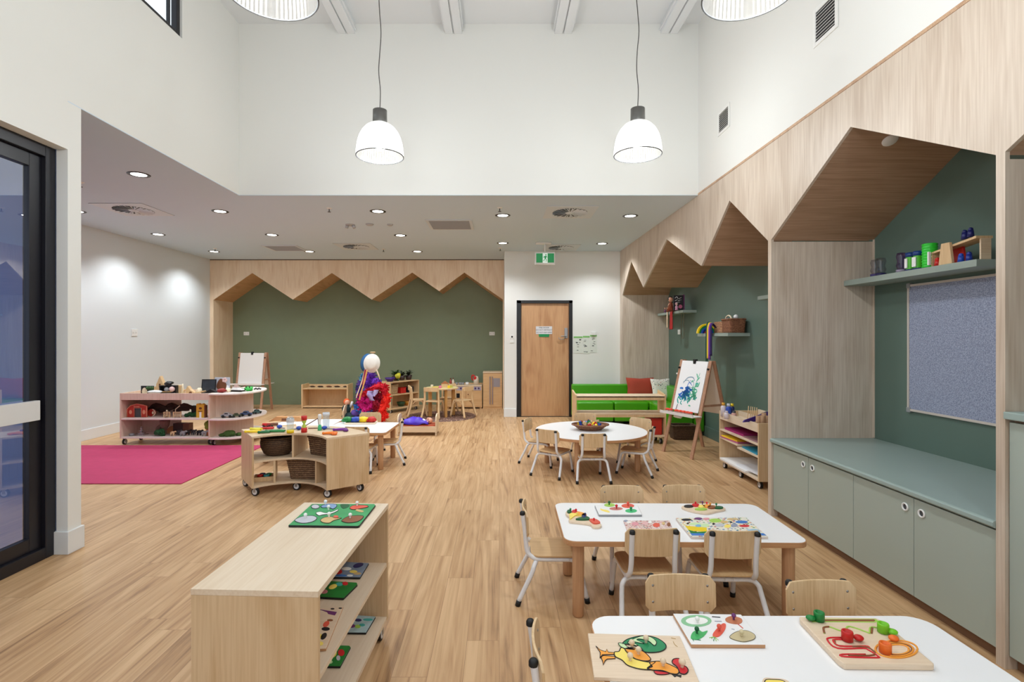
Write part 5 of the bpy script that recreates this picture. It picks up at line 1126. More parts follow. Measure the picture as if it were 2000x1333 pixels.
# middle shelf of tray-top unit --------------------------------------------
t = thing('toy_barn', 'red arched toy barn on the middle shelf of the tray-top unit', 'toy building', (ony(267.5, 7.05), 7.05, zs))
m = MB(); arch = [(-0.133, 0), (-0.133, 0.11), (-0.085, 0.155), (0, 0.18), (0.09, 0.165), (0.133, 0.15), (0.133, 0)]
m.prism([(-0.133, 0), (-0.133, 0.11), (-0.085, 0.155), (0, 0.18), (0.09, 0.165), (0.133, 0.15), (0.133, 0), (0.06, 0), (0.06, 0.125), (-0.035, 0.125), (-0.035, 0)], 0, 0.02, 'y'); m.build('barn_front', mat('barn_red', (186, 50, 34), 0.5), t)
m = MB(); m.tube([(a, -0.003, b) for a, b in arch], 0.006, 6); m.tube([(-0.035, -0.003, 0), (-0.035, -0.003, 0.125), (0.06, -0.003, 0.125), (0.06, -0.003, 0)], 0.004, 6); m.build('pale_trim', mat('salmon_trim', (226, 150, 120), 0.5), t)
m = MB(); m.box(-0.034, 0.059, 0.008, 0.012, 0, 0.124); m.build('dark_doorway', GREYD, t)
for k in range(4): MB().box(-0.04+k*0.02, -0.028+k*0.02, -0.004, 0.0, 0.133, 0.153).build('pale_bar', mat('salmon_trim', (0, 0, 0)), t)
for x_ in (-0.085, 0.095): MB().prism(ell(x_, 0.07, 0.02, 0.03, 8), -0.004, 0.0, 'y').build('window_patch', mat('salmon_trim', (0, 0, 0)), t)
t = thing('toy_disc', 'red and cream wooden toy wheel beside the barn', 'toy', (ony(295, 7.12), 7.14, zs)); MB().cyl((0, -0.015, 0.05), (0, 0.015, 0.05), 0.05, seg=24).build('wheel_disc', mat('barn_red', (0, 0, 0)), t); MB().cyl((0.02, -0.018, 0.05), (0.035, -0.016, 0.05), 0.02, seg=12).build('hub', CREAM, t)
MB().tube([(0.05*math.cos(a), -0.012, 0.05+0.046*math.sin(a)) for a in [-1.3+2.6*k/12 for k in range(13)]], 0.007, 6).build('cream_tyre', CREAM, t)
m = MB()
for k in range(9):
    a = rd.uniform(-0.3, 0.3); xx = -0.26+0.065*k; m.tube(spl([(xx-0.10, rd.uniform(-0.02, 0.05), 0.05+0.02*(k % 3)), (xx, rd.uniform(-0.02, 0.03), 0.08+0.03*((k*2) % 3)), (xx+0.12, rd.uniform(-0.02, 0.05), 0.07+0.03*(k % 2))], 3), [0.02, 0.03, 0.034, 0.03, 0.028, 0.024, 0.016], 7)
o = one('bark_heap', m, DKBR, 'heap of dark bark pieces behind the toy fence', 'bark', (ony(333, 7.25), 7.25, zs)); o['kind'] = 'stuff'
F0 = None
for px, w_, lb in ((326, 0.08, 'left panel of the pale toy fence'), (346, 0.10, 'right panel of the pale toy fence')):
    t = thing('toy_fence', lb, 'toy fence', (ony(px, 7.02), 7.02, zs), 0, 'toy fence panels')
    for s_ in (-1, 1): MB().box(s_*w_/2-0.005, s_*w_/2+0.005, -0.005, 0.005, 0, 0.075).build('post', PINE, t)
    for z_ in (0.018, 0.042, 0.066): MB().box(-w_/2, w_/2, -0.004, 0.004, z_, z_+0.011).build('fence_rail', PINE, t)
t = thing('toy_peg', 'small pale peg person standing behind the left fence panel', 'toy figure', (ony(325, 7.06), 7.07, zs)); MB().lathe([(0.0001, 0), (0.012, 0), (0.010, 0.07), (0.0001, 0.075)]).build('peg_body', PINE, t); MB().ball((0, 0, 0.085), 0.012).build('peg_head', CREAM, t)
m = MB(); m.tube([(-0.03, 0, 0.005), (-0.03, 0, 0.10), (0.03, 0, 0.15)], 0.006, 6); one('toy_crane', m, CREAM, 'thin cream toy crane arm behind the right fence panel', 'toy', (ony(347, 7.1), 7.1, zs))
m = MB()
for k in range(7): m.blob((-0.07+k*0.024, 0.01*(k % 2), 0.022+0.01*(k % 3)), 0.026, k, 0.3, sz=0.9)
one('moss_hedge', m, mat('dark_hedge_green', (28, 80, 40), 0.8, noise=0.4, nscale=60), 'dark green toy hedge left of the yellow house', 'toy plant', (ony(373, 7.06), 7.08, zs))
t = thing('toy_house', 'tall yellow wooden toy house with white door on the middle shelf', 'toy building', (ony(393, 7.02), 7.03, zs))
m = MB(); m.prism([(-0.062, 0), (0.045, 0), (0.045, 0.17), (0.02, 0.19), (-0.01, 0.175), (-0.03, 0.19), (-0.062, 0.185)], -0.02, 0.03, 'y'); m.build('house_body', mat('ochre_yellow', (218, 170, 50), 0.55), t, bev=0.002)
MB().box(-0.018, 0.008, -0.023, -0.019, 0, 0.075).build('white_door', PAPER, t); MB().box(-0.035, 0.022, -0.0235, -0.019, 0.08, 0.09).build('door_hood', BROWN, t); MB().prism(ell(-0.005, 0.125, 0.02, 0.016, 10), -0.0235, -0.019, 'y').build('brown_window', BROWN, t); MB().box(0.045, 0.062, -0.02, 0.03, 0, 0.165).build('side_wall', BROWN, t)
one('dark_block', MB().box(-0.035, 0.035, -0.03, 0.03, 0, 0.13), BLACKM, 'dark block standing behind the yellow toy house', 'toy block', (ony(381, 7.27), 7.27, zs))
# bottom shelf --------------------------------------------------------------
zb = 0.1055
one('tea_light', MB().lathe([(0.0001, 0), (0.03, 0), (0.03, 0.03), (0.0001, 0.032)]), GREYP, 'small grey round tin at the left of the bottom shelf', 'tin', (ony(257, 7.05), 7.05, zb))
m = MB()
for r_, z0 in ((0.085, 0.0), (0.055, 0.02), (0.02, 0.035), (0.035, 0.055), (0.012, 0.07), (0.022, 0.085)): m.lathe([(0.0001, z0), (r_, z0+0.003), (r_, z0+0.008), (0.006, z0+0.018), (0.006, z0+0.03)], seg=24)
one('metal_stacker', m, mat('shiny_steel', (200, 200, 202), 0.2, 0.9), 'shiny metal spinning top of stacked discs on the bottom shelf', 'toy', (ony(276, 7.12), 7.12, zb))
m = MB(); m.tube(spl([(0, 0, 0), (0.0, 0, 0.06), (0.01, 0, 0.13), (0.015, 0, 0.2)], 4), [0.035, 0.033, 0.031, 0.03, 0.03, 0.034, 0.04, 0.048, 0.055, 0.058, 0.06, 0.062, 0.064][:13], 12)
m.tube(spl([(-0.03, 0.02, 0.13), (-0.09, 0.02, 0.08), (-0.11, 0.02, 0.0)], 4), 0.03, 10)
one('tree_stump', m, mat('grey_brown_bark', (118, 92, 78), 0.9, noise=0.25, nscale=30, bump=0.6), 'forked grey brown wooden stump on the bottom shelf', 'stump', (ony(320, 7.12), 7.12, zb))
one('wood_slice', MB().prism([(-0.05, 0), (0.06, 0), (0.06, 0.11), (0.0, 0.10), (-0.05, 0.06)], -0.01, 0.01, 'y'), mat('orange_brown_wood', (176, 112, 70), 0.6), 'orange brown wood slice behind the forked stump', 'wood slice', (ony(334, 7.22), 7.22, zb+0.001))
one('wooden_crate', MB().box(-0.07, 0.07, -0.05, 0.05, 0, 0.14), mat('dark_crate', (72, 50, 44), 0.7), 'dark box behind the grey animals on the bottom shelf', 'box', (ony(352, 7.25), 7.25, zb), bev=0.003)
one('wooden_crate', MB().box(-0.045, 0.045, -0.05, 0.05, 0, 0.14), mat('brown_crate', (122, 80, 56), 0.7), 'brown box right of the dark one on the bottom shelf', 'box', (ony(367, 7.25), 7.25, zb), bev=0.003)
m = MB()
for k in range(7): m.blob((0.04*math.cos(k), 0.025*math.sin(k), 0.03+0.006*k), 0.03, k, 0.35)
one('toy_bush', m, mat('dark_hedge_green', (0, 0, 0)), 'round dark green toy bush at the front of the bottom shelf', 'toy plant', (ony(311, 7.02), 7.03, zb))
def animal(label, x, y, z, L, col, rz=0, group='toy animals on the bottom shelf'):
    t = thing('toy_animal', label, 'toy animal', (x, y, z), R(rz), group)
    m = MB(); m.blob((0, 0, L*0.42), L*0.3, 3, 0.08, sz=0.62, sy=0.55); m.tube(spl([(L*0.18, 0, L*0.45), (L*0.36, 0, L*0.56), (L*0.5, 0, L*0.5)], 4), [L*0.13, L*0.12, L*0.11, L*0.1, L*0.11, L*0.12, L*0.1, L*0.08, L*0.05], 8)
    for sx in (-0.18, 0.17):
        for sy in (-0.09, 0.09): m.tube([(sx*L, sy*L, L*0.4), (sx*L, sy*L*1.1, 0.0)], [L*0.08, L*0.05], 7)
    m.tube([(-L*0.27, 0, L*0.48), (-L*0.38, 0, L*0.25)], [L*0.03, L*0.015], 5)
    m.build('animal_body', col, t); return t
animal('tan toy animal next to the dark green bush', ony(336, 7.04), 7.05, zb, 0.10, PINE)
for i, (px, Yq, c_, lb) in enumerate(((349, 7.10, GREYD, 'dark grey toy animal first from the left in the grey herd'), (357, 7.03, GREYP, 'mid grey toy animal lowest in the grey herd'), (366, 7.10, BLACKM, 'black toy animal in the middle of the grey herd'), (378, 7.12, GREYD, 'dark toy animal right of the black one'), (389, 7.09, BLACKM, 'black toy animal near the toy tree'), (399, 7.03, GREYP, 'grey toy elephant shape beside the toy tree'))): animal(lb, ony(px, Yq), Yq, zb, 0.115, c_, 20*(i % 3)-20)
t = thing('toy_tree', 'toy tree with yellow green crown against the right side panel', 'toy plant', (ony(405, 7.05), 7.06, zb)); MB().tube([(0, 0, 0), (0, 0, 0.11)], [0.028, 0.02], 8).build('trunk', mat('orange_brown_wood', (0, 0, 0)), t)
m = MB(); m.blob((0, 0, 0.14), 0.04, 5, 0.3, sz=1.4); m.build('crown', mat('yellow_green_leaf', (130, 150, 50), 0.7, noise=0.3, nscale=40), t)

# ================================================================== TOP OF THE CURVED UNIT
zc2 = 0.5405
def place(px, py, z=zc2): return on(px, py, z)
def tool(name, label, px, py, L, rz, col, kind):
    x, y = place(px, py); t = thing(name, label, 'toy tool', (x, y, zc2), R(rz), 'plastic exploring tools on the curved unit')
    if kind == 'tweezers':
        for s_ in (-1, 1): MB().tube(spl([(-L/2, 0, 0.012), (-L*0.2, s_*0.012, 0.014), (L*0.2, s_*0.022, 0.014), (L/2, s_*0.012, 0.012)], 4), 0.0095, 8, flat=1).build('arm', col, t)
        MB().ball((-L/2, 0, 0.013), 0.013).build('grip', col, t)
    elif kind == 'spoon':
        MB().tube([(-L/2, 0, 0.008), (L*0.25, 0, 0.012)], 0.006, 8).build('handle', GREYP, t); MB().ball((L*0.35, 0, 0.019), 0.026, sz=0.7).build('scoop', col, t)
    else:
        m = MB(); m.tube([(L*0.22*math.cos(a)+L*0.2, L*0.2*math.sin(a), 0.012) for a in [2*PI*k/18 for k in range(18)]], 0.009, 8, closed=True); m.build('lens_ring', col, t)
        MB().tube([(-L/2, 0, 0.012), (0, 0, 0.012)], 0.011, 8).build('handle', col, t)
    return t
tool('plastic_tweezers', 'yellow plastic scissor-grip toy at the left end of the curved unit', 494, 846, 0.13, 8, YEL, 'tweezers')
tool('plastic_tweezers', 'second yellow plastic grip lying behind the first one', 500, 841, 0.11, -12, pl('lemon_plastic', 236, 226, 60), 'tweezers')
tool('plastic_tweezers', 'long green plastic tweezers lying on the curved unit', 538, 845, 0.17, 6, GRN, 'tweezers')
tool('plastic_tweezers', 'short green plastic grip left of the long green one', 516, 847, 0.09, 20, pl('deep_green', 10, 104, 50), 'tweezers')
tool('magnifier', 'red plastic magnifier behind the green tweezers', 522, 839, 0.13, 15, RED, 'mag')
tool('plastic_scoop', 'blue scoop left of the yellow based jar', 550, 838, 0.09, 150, BLUE, 'spoon')
tool('plastic_scoop', 'blue scoop between jar and red sand timer', 577, 840.5, 0.09, 10, BLUE, 'spoon')
tool('plastic_scoop', 'blue scoop with long grey handle at the right of the curved unit', 645, 840, 0.17, 172, BLUE, 'spoon')
tool('plastic_tweezers', 'orange plastic grip near the front right of the curved unit', 645, 849, 0.12, 12, ORG, 'tweezers')
tool('magnifier', 'orange ring tool touching the orange grip', 651, 850, 0.08, -40, pl('deep_orange', 234, 110, 20), 'mag')
tool('plastic_tweezers', 'purple plastic grip at the right end of the curved unit', 665, 842, 0.12, 10, PUR, 'tweezers')
tool('magnifier', 'purple ring tool beside the purple grip', 674, 843, 0.08, -50, pl('deep_purple', 96, 22, 120), 'mag')
CLR = glassy('clear_plastic', (240, 246, 250), 0.82, 0.05, gloss=0.10)
def jar(name, label, px, py, r, h, base, bh, cat='jar', z=zc2, topc=None, xy=None, group=None):
    x, y = xy or place(px, py, z); t = thing(name, label, cat, (x, y, z), 0, group)
    MB().lathe([(0.0001, 0.0005), (r, 0.0005), (r, bh), (0.0001, bh)], seg=20).build('base_cap', base, t)
    MB().lathe([(r*0.85, bh), (r*0.95, bh+(h-bh)*0.3), (r*0.95, h*0.85), (r*0.7, h), (0.0001, h)], seg=24).build('clear_body', CLR, t)
    if topc: MB().lathe([(0.0001, h*0.8), (r*1.02, h*0.8), (r*1.02, h), (0.0001, h)], seg=20).build('top_cap', topc, t)
    return t
t = jar('viewing_jar', 'clear bug viewing jar with yellow base on the curved unit', 567, 846, 0.033, 0.155, YEL, 0.028); MB().lathe([(0.034, 0.10), (0.036, 0.105), (0.034, 0.135)], seg=20).build('white_band', mat('frosted_white', (222, 226, 232), 0.3), t)
t = thing('sand_timer', 'red capped sand timer with lime middle on the curved unit', 'sand timer', (*place(594, 845), zc2)); 
MB().lathe([(0.0001, 0.0005), (0.027, 0.0005), (0.027, 0.045), (0.0001, 0.045)]).build('base_cap', RED, t); MB().lathe([(0.0001, 0.115), (0.026, 0.115), (0.026, 0.155), (0.0001, 0.155)]).build('top_cap', RED, t); MB().lathe([(0.018, 0.045), (0.02, 0.06), (0.008, 0.08), (0.02, 0.10), (0.018, 0.115)]).build('lime_glass', pl('lime_sand', 190, 214, 90), t)
t = thing('sand_timer', 'slim white sand timer with green sand on the curved unit', 'sand timer', (*place(624.5, 841), zc2)); MB().lathe([(0.0001, 0.0005), (0.02, 0.0005), (0.016, 0.04), (0.008, 0.06)]).build('green_sand', pl('sea_green', 70, 190, 130), t); MB().lathe([(0.010, 0.05), (0.008, 0.08), (0.012, 0.10), (0.017, 0.12), (0.018, 0.145), (0.012, 0.155), (0.0001, 0.155)]).build('white_top', WHITEP, t)
jar('viewing_jar', 'clear bug viewing jar with frosted lid right of the slim timer', 637, 836, 0.033, 0.15, mat('frosted_white', (0, 0, 0)), 0.012, topc=mat('frosted_white', (0, 0, 0)))
x, y = place(606, 835); m = MB(); m.tube([(-0.06, 0, 0.004), (0.075, 0, 0.085)], 0.0045, 7); m.tube([(0.075, 0, 0.085), (0.085, 0, 0.0)], 0.003, 6); one('wooden_stick', m, BROWN, 'thin brown stick leaning beside the red sand timer', 'stick', (x, y, zc2+0.003))
x, y = place(612, 838); m = MB(); m.tube([(-0.05, 0, 0.005), (0.05, 0.01, 0.005)], 0.0045, 7); one('wooden_stick', m, BROWN, 'short brown stick lying flat left of the green timer', 'stick', (x, y, zc2))

# play table with wooden train ------------------------------------------------
zp = 0.3905
def ptp(px, py): return on(px, py, zp)
for i, (px, py, r_, a0, a1, lb) in enumerate(((552, 824, 0.14, 20, 160, 'curved wooden rail piece at the back of the play table'), (560, 827, 0.17, 200, 330, 'curved wooden rail piece nearer the play table middle'), (545, 828, 0.13, 100, 250, 'curved wooden rail piece at the left of the play table'))):
    x, y = ptp(px, py); m = MB(); m.prism(arc(r_, a0, a1)+arc(r_+0.04, a1, a0), 0.0005, 0.014); one('train_track', m, PINE, lb, 'train track', (x, y-r_*0.4, zp), group='wooden train track pieces')
t = thing('toy_bridge', 'wooden ramp bridge on the low play table', 'toy', (*ptp(562, 823), zp), R(4)); m = MB(); m.prism([(-0.22, 0), (0.22, 0), (0.15, 0.055), (-0.13, 0.06)], -0.04, 0.04, 'y'); m.build('ramp', mat('orange_brown_pine', (206, 150, 96), 0.6), t); MB().box(-0.06, 0.02, -0.042, -0.0395, 0.01, 0.04).build('arch', BROWN, t)
for i, (px, c_, lb) in enumerate(((512, RED, 'red'), (520, BROWN, 'brown'), (505, mat('dark_red_toy', (0, 0, 0)), 'dark red'))):
    x, y = ptp(px+8+8*i, 834); t = thing('toy_train', 'small %s toy wagon at the near side of the low play table' % lb, 'toy train', (x, y, zp+0.001), R(20*i), 'toy wagons on the play table'); MB().box(-0.04, 0.04, -0.018, 0.018, 0.012, 0.04).build('wagon_body', c_, t, bev=0.003)
    for sx in (-0.025, 0.025): MB().cyl((sx, -0.02, 0.011), (sx, 0.02, 0.011), 0.011, seg=12).build('wheel', BLACK, t)
# square table tray ------------------------------------------------------------
x, y = on(703, 829, TZ); t = thing('toy_tray', 'cream tray holding four coloured felt toys on the small square table', 'tray', (x, y+0.06, TZ), R(4)); 
MB().box(-0.18, 0.18, -0.09, 0.09, 0.0, 0.014).build('tray_base', mat('cream_tray', (232, 216, 190), 0.5), t, bev=0.004)
tx, ty = x, y+0.06
for i, (dx, c_, lb) in enumerate(((-0.16, GRN, 'green'), (-0.06, BLUE, 'blue'), (0.03, YEL, 'yellow'), (0.125, RED, 'red'))):
    m = MB(); m.blob((0, 0, 0.034), 0.055, i+3, 0.22, sz=0.6, sy=0.7, freq=4); m.blob((-0.045, 0.01, 0.022), 0.03, i+9, 0.2, sz=0.7)
    one('felt_toy', m, c_, '%s soft felt toy lying on the cream tray' % lb, 'soft toy', (tx+dx, ty-0.01, TZ+0.0135), group='felt toys on the cream tray')

# ================================================================== DRESS-UP STAND
sx_, sy_ = PX(728, 9.05), 9.05
t = thing('dressup_stand', 'wooden dress-up stand hidden beneath hats and feather boas', 'stand', (sx_, sy_, 0))
MB().lathe([(0.0001, 0), (0.14, 0), (0.14, 0.025), (0.03, 0.04), (0.0001, 0.04)]).build('base', PINE, t); MB().cyl((0, 0, 0.03), (0, 0, 1.17), 0.02).build('pole', PINE, t)
for k in range(4):
    a = PI/2*k+0.6; MB().tube([(0, 0, 1.0), (0.07*math.cos(a), 0.07*math.sin(a), 1.06)], 0.009).build('peg', PINE, t)
MB().lathe([(0.0001, 1.165), (0.045, 1.165), (0.045, 1.185), (0.0001, 1.185)]).build('finial', PINE, t)
hat = thing('sun_hat', 'white round sun hat hung at the top of the dress-up stand', 'hat', (PX(726, 8.86), 8.86, PZ(710, 8.86)))
m = MB(); m.M = Matrix.Rotation(R(80), 4, 'X'); m.lathe([(0.0001, 0.07), (0.07, 0.068), (0.10, 0.045), (0.105, 0.02), (0.14, 0.0), (0.142, -0.006), (0.10, 0.008)], sy=1.15, seg=32); m.build('hat_body', mat('off_white_felt', (236, 232, 224), 0.8, noise=0.08, nscale=18), hat)
hat = thing('blue_hat', 'blue hat tucked behind the white sun hat', 'hat', (PX(716, 8.94), 8.94, PZ(709, 8.94)))
m = MB(); m.M = Matrix.Rotation(R(75), 4, 'X') @ Matrix.Rotation(R(-25), 4, 'Y'); m.lathe([(0.0001, 0.06), (0.08, 0.055), (0.10, 0.02), (0.135, 0.0), (0.10, 0.004)], sy=1.2, seg=24); m.build('hat_body', mat('blue_felt', (36, 96, 150), 0.8), hat)
def boa(label, pts, r, col, seed, n=120, L_=0.045, group='feather boas and scarves on the stand'):
    rr = random.Random(seed); path = spl(pts, 8); m = MB(); m.tube(path, r*0.8, 8)
    for k in range(n):
        i = rr.randrange(len(path)); p = path[i]; d = Vector((rr.gauss(0, 1), rr.gauss(0, 1), rr.gauss(0, 0.8))).normalized(); s_ = d.cross(Vector((rr.random(), rr.random(), rr.random()))).normalized()*L_*0.32
        a = p+d*r*0.2; b = p+d*(r*0.85+L_*rr.uniform(0.5, 1)); dr = Vector((0, 0, -0.012))
        m.add([a-s_*0.5, a+s_*0.5, b+s_+dr, b-s_+dr], [(0, 1, 2, 3)], True)
    return one('feather_boa', m, col, label, 'feather boa', (0, 0, 0), group=group)
def B(px, py, Y=8.9): return (PX(px, Y), Y, PZ(py, Y))
BP = mat('boa_purple', (110, 50, 180), 0.8, noise=0.3, nscale=20); BR = mat('boa_red', (206, 22, 46), 0.8, noise=0.3, nscale=20); BM = mat('boa_magenta', (204, 20, 130), 0.8, noise=0.25, nscale=20); BO = mat('boa_orange_red', (240, 40, 24), 0.8, noise=0.2, nscale=20); BB = mat('boa_blue', (50, 120, 200), 0.8, noise=0.3, nscale=20); BV = mat('scarf_lilac', (176, 160, 214), 0.6, noise=0.3, nscale=30); BT = mat('scarf_teal', (90, 160, 200), 0.6, noise=0.3, nscale=20)
boa('fluffy purple boa hanging below the white hat', [B(725, 730), B(718, 745), B(722, 760), B(733, 745), B(738, 758)], 0.085, BP, 1, 300)
boa('purple scarf hanging low at the left side of the stand', [B(706, 745, 8.95), B(701, 765, 8.95), B(703, 780, 8.95)], 0.055, mat('scarf_violet', (90, 60, 150), 0.7, noise=0.3, nscale=18), 2, 120)
boa('dark red boa draped across the middle of the stand', [B(712, 770, 8.8), B(725, 762, 8.78), B(740, 755, 8.78), B(752, 758, 8.8), B(750, 772, 8.8)], 0.06, BR, 3, 300)
boa('deep red boa bunched on the right of the stand', [B(745, 768, 8.85), B(752, 782, 8.82), B(742, 792, 8.8), B(730, 786, 8.82)], 0.075, mat('boa_deep_red', (170, 16, 50), 0.8, noise=0.3, nscale=20), 4, 300)
boa('magenta boa bunched at the lower left of the stand', [B(708, 775, 8.8), B(706, 790, 8.8), B(716, 798, 8.78), B(724, 790, 8.8), B(716, 780, 8.8)], 0.07, BM, 5, 300)
boa('crimson boa filling the heart of the scarf pile', [B(718, 770, 8.92), B(735, 772, 8.9), B(740, 785, 8.9), B(722, 790, 8.92), B(735, 800, 8.9)], 0.09, mat('boa_crimson', (150, 14, 60), 0.8, noise=0.3, nscale=20), 12, 260)
boa('orange red boa trailing down to the floor', [B(755, 775, 8.75), B(752, 792, 8.72), B(745, 803, 8.7), B(750, 814, 8.7), B(742, 821, 8.7)], 0.06, BO, 6, 320)
boa('blue boa peeping out beneath the magenta one', [B(697, 792, 8.82), B(703, 802, 8.8), B(716, 806, 8.8), B(724, 806, 8.8)], 0.045, BB, 7, 160)
boa('light blue scarf end at the upper left of the stand', [B(708, 730, 8.95), B(703, 748, 8.95), B(699, 765, 8.95)], 0.025, BT, 8, 60)
def ribbon(label, pts, w, col):
    path = spl(pts, 6); m = MB(); vs = []; 
    for i, p in enumerate(path):
        a = 0.6*math.sin(i*0.5); o_ = Vector((math.cos(a), math.sin(a), 0))*w/2; vs += [p-o_, p+o_]
    m.add(vs, [(2*i, 2*i+1, 2*i+3, 2*i+2) for i in range(len(path)-1)], True)
    return one('ribbon_scarf', m, col, label, 'scarf', (0, 0, 0), group='ribbons hanging from the hats', solid=0.002)
ribbon('long orange and yellow ribbon running down the left of the stand', [B(717, 723, 8.76), B(712, 745, 8.74), B(706, 765, 8.72), B(702, 782, 8.7)], 0.03, mat('ribbon_orange', (222, 160, 96), 0.6))
ribbon('cream ribbon hanging from the hat on the far left', [B(713, 722, 8.78), B(707, 745, 8.78), B(698, 770, 8.76), B(696, 778, 8.76)], 0.022, mat('ribbon_cream', (232, 208, 178), 0.6))
ribbon('crimson ribbon between cream and orange ones', [B(714, 722, 8.77), B(712, 735, 8.77), B(708, 752, 8.77)], 0.035, mat('ribbon_crimson', (150, 30, 70), 0.6))
ribbon('cream ribbon hanging from the right side of the white hat', [B(735, 722, 8.76), B(739, 732, 8.75), B(742, 742, 8.75)], 0.024, mat('ribbon_cream', (0, 0, 0)))
ribbon('lilac patterned scarf tip hanging in the middle of the red boas', [B(724, 764, 8.7), B(722, 772, 8.68), B(727, 783, 8.68)], 0.10, BV)
ribbon('pale lilac scarf tip beside the other lilac one', [B(735, 762, 8.7), B(733, 768, 8.69), B(728, 775, 8.69)], 0.08, mat('scarf_pale_lilac', (190, 176, 224), 0.6, noise=0.3, nscale=30))

# ================================================================== DOLL BEDS
bd = thing('doll_bed', 'low wooden doll bed with sleeping doll beneath a violet blanket', 'doll bed', (0, 0, 0))
Yb = 7.6; x0, x1 = PX(778, Yb), PX(850, Yb)
MB().box(x0, x1, Yb, Yb+0.018, 0.05, 0.135).build('side_rail', BIRCH, bd, bev=0.002); MB().box(x0, x1, Yb+0.28, Yb+0.298, 0.05, 0.135).build('side_rail', BIRCH, bd, bev=0.002)
for xx in (x1, x0-0.018):
    m = MB(); m.prism([(Yb-0.005, 0.001), (Yb+0.02, 0.001), (Yb+0.05, 0.03), (Yb+0.25, 0.03), (Yb+0.28, 0.001), (Yb+0.303, 0.001), (Yb+0.303, 0.22), (Yb+0.27, 0.28), (Yb+0.2, 0.305), (Yb+0.1, 0.305), (Yb+0.03, 0.28), (Yb-0.005, 0.22)], xx, xx+0.018, 'x'); m.build('end_board', BIRCH, bd, bev=0.003)
MB().box(x0, x1, Yb+0.018, Yb+0.28, 0.06, 0.075).build('bed_base', BIRCH, bd)
one('doll_mattress', MB().box(x0+0.002, x1-0.002, Yb+0.02, Yb+0.278, 0.0755, 0.155), mat('terracotta_cloth', (170, 76, 46), 0.8), 'terracotta coloured mattress in the doll bed', 'mattress', bev=0.02, segs=3)
dl = thing('doll', 'bald baby doll in white top lying in the doll bed', 'doll', (PX(838, 7.7), 7.74, 0.19), 0)
m = MB(); m.ball((0, 0, 0.012), 0.048, sy=0.95, sz=0.95); m.ball((0.005, -0.046, 0.015), 0.008); m.ball((-0.018, -0.03, 0.045), 0.016, sz=0.8); m.build('head', SKIN, dl)
m = MB(); m.blob((-0.10, 0, -0.002), 0.052, 2, 0.08, sz=0.75); m.build('white_top', PAPER, dl); m = MB(); m.tube([(-0.08, -0.05, 0.0), (-0.03, -0.068, 0.0)], [0.018, 0.013], 8); m.ball((-0.02, -0.07, 0.0), 0.016); m.build('arm', SKIN, dl)
m = MB(); m.tube([(-0.13, 0, -0.005), (-0.25, 0, -0.005)], [0.045, 0.03], 10); m.build('body', SKIN, dl)
nb = MB(); n = 14; vs = []
for i in range(n+1):
    for j in range(9):
        u = i/n; v = j/8; xx = x0+0.01+u*0.42; yy = Yb+0.022+v*0.255
        vs.append((xx, yy, 0.162+0.085*math.sin(PI*v)**0.6*(0.55+0.45*math.sin(PI*min(1, u*1.15)))+0.010*math.sin(9*u+5*v)+0.006*math.sin(17*u-8*v)))
nb.add(vs, [(i*9+j, (i+1)*9+j, (i+1)*9+j+1, i*9+j+1) for i in range(n) for j in range(8)], True)
one('doll_blanket', nb, mat('violet_blue_satin', (70, 36, 190), 0.4, noise=0.3, nscale=10), 'shiny violet blue blanket over the doll', 'blanket', solid=0.006)
# second bed
bd = thing('doll_bed', 'small wooden doll bed partly hidden left of the dress-up stand', 'doll bed', (0, 0, 0)); Yb = 8.72; x0, x1 = PX(671, Yb), PX(706, Yb)
MB().box(x0, x1, Yb, Yb+0.018, 0.02, 0.10).build('side_rail', BIRCH, bd); MB().box(x0, x1, Yb+0.28, Yb+0.298, 0.02, 0.10).build('side_rail', BIRCH, bd); MB().box(x0, x1, Yb+0.018, Yb+0.28, 0.03, 0.045).build('bed_base', BIRCH, bd)
for xx in (x0-0.018, x1):
    m = MB(); m.prism([(Yb-0.005, 0.001), (Yb+0.303, 0.001), (Yb+0.303, 0.2), (Yb+0.2, 0.29), (Yb+0.1, 0.29), (Yb-0.005, 0.2)], xx, xx+0.018, 'x'); m.build('end_board', BIRCH, bd, bev=0.003)
one('doll_blanket', MB().blob((0, 0, 0.05), 0.14, 4, 0.12, sz=0.45, sy=0.8), mat('dark_teal_cloth', (22, 52, 56), 0.8), 'dark teal cloth lying in the small doll bed', 'blanket', (PX(684, 8.86), 8.87, 0.046))
one('doll_cloth', MB().blob((0, 0, 0.05), 0.085, 6, 0.2, sz=0.7, sy=0.8), mat('scarf_violet', (0, 0, 0)), 'crumpled violet cloth on the small doll bed', 'cloth', (PX(694, 8.8), 8.84, 0.10))
t = thing('doll', 'small doll with orange hair sitting in the small doll bed', 'doll', (PX(678, 9.0), 8.97, 0.11)); MB().ball((0, 0, 0.22), 0.055).build('orange_hair', mat('orange_hair', (226, 90, 30), 0.8), t); MB().ball((0.012, -0.02, 0.212), 0.046).build('head', SKIN, t); MB().blob((0, 0, 0.09), 0.075, 3, 0.1, sz=1.2).build('dress', mat('dark_teal_cloth', (0, 0, 0)), t); MB().tube([(0.06, 0, 0.12), (0.10, 0, 0.22)], 0.02).build('arm', PAPER, t)

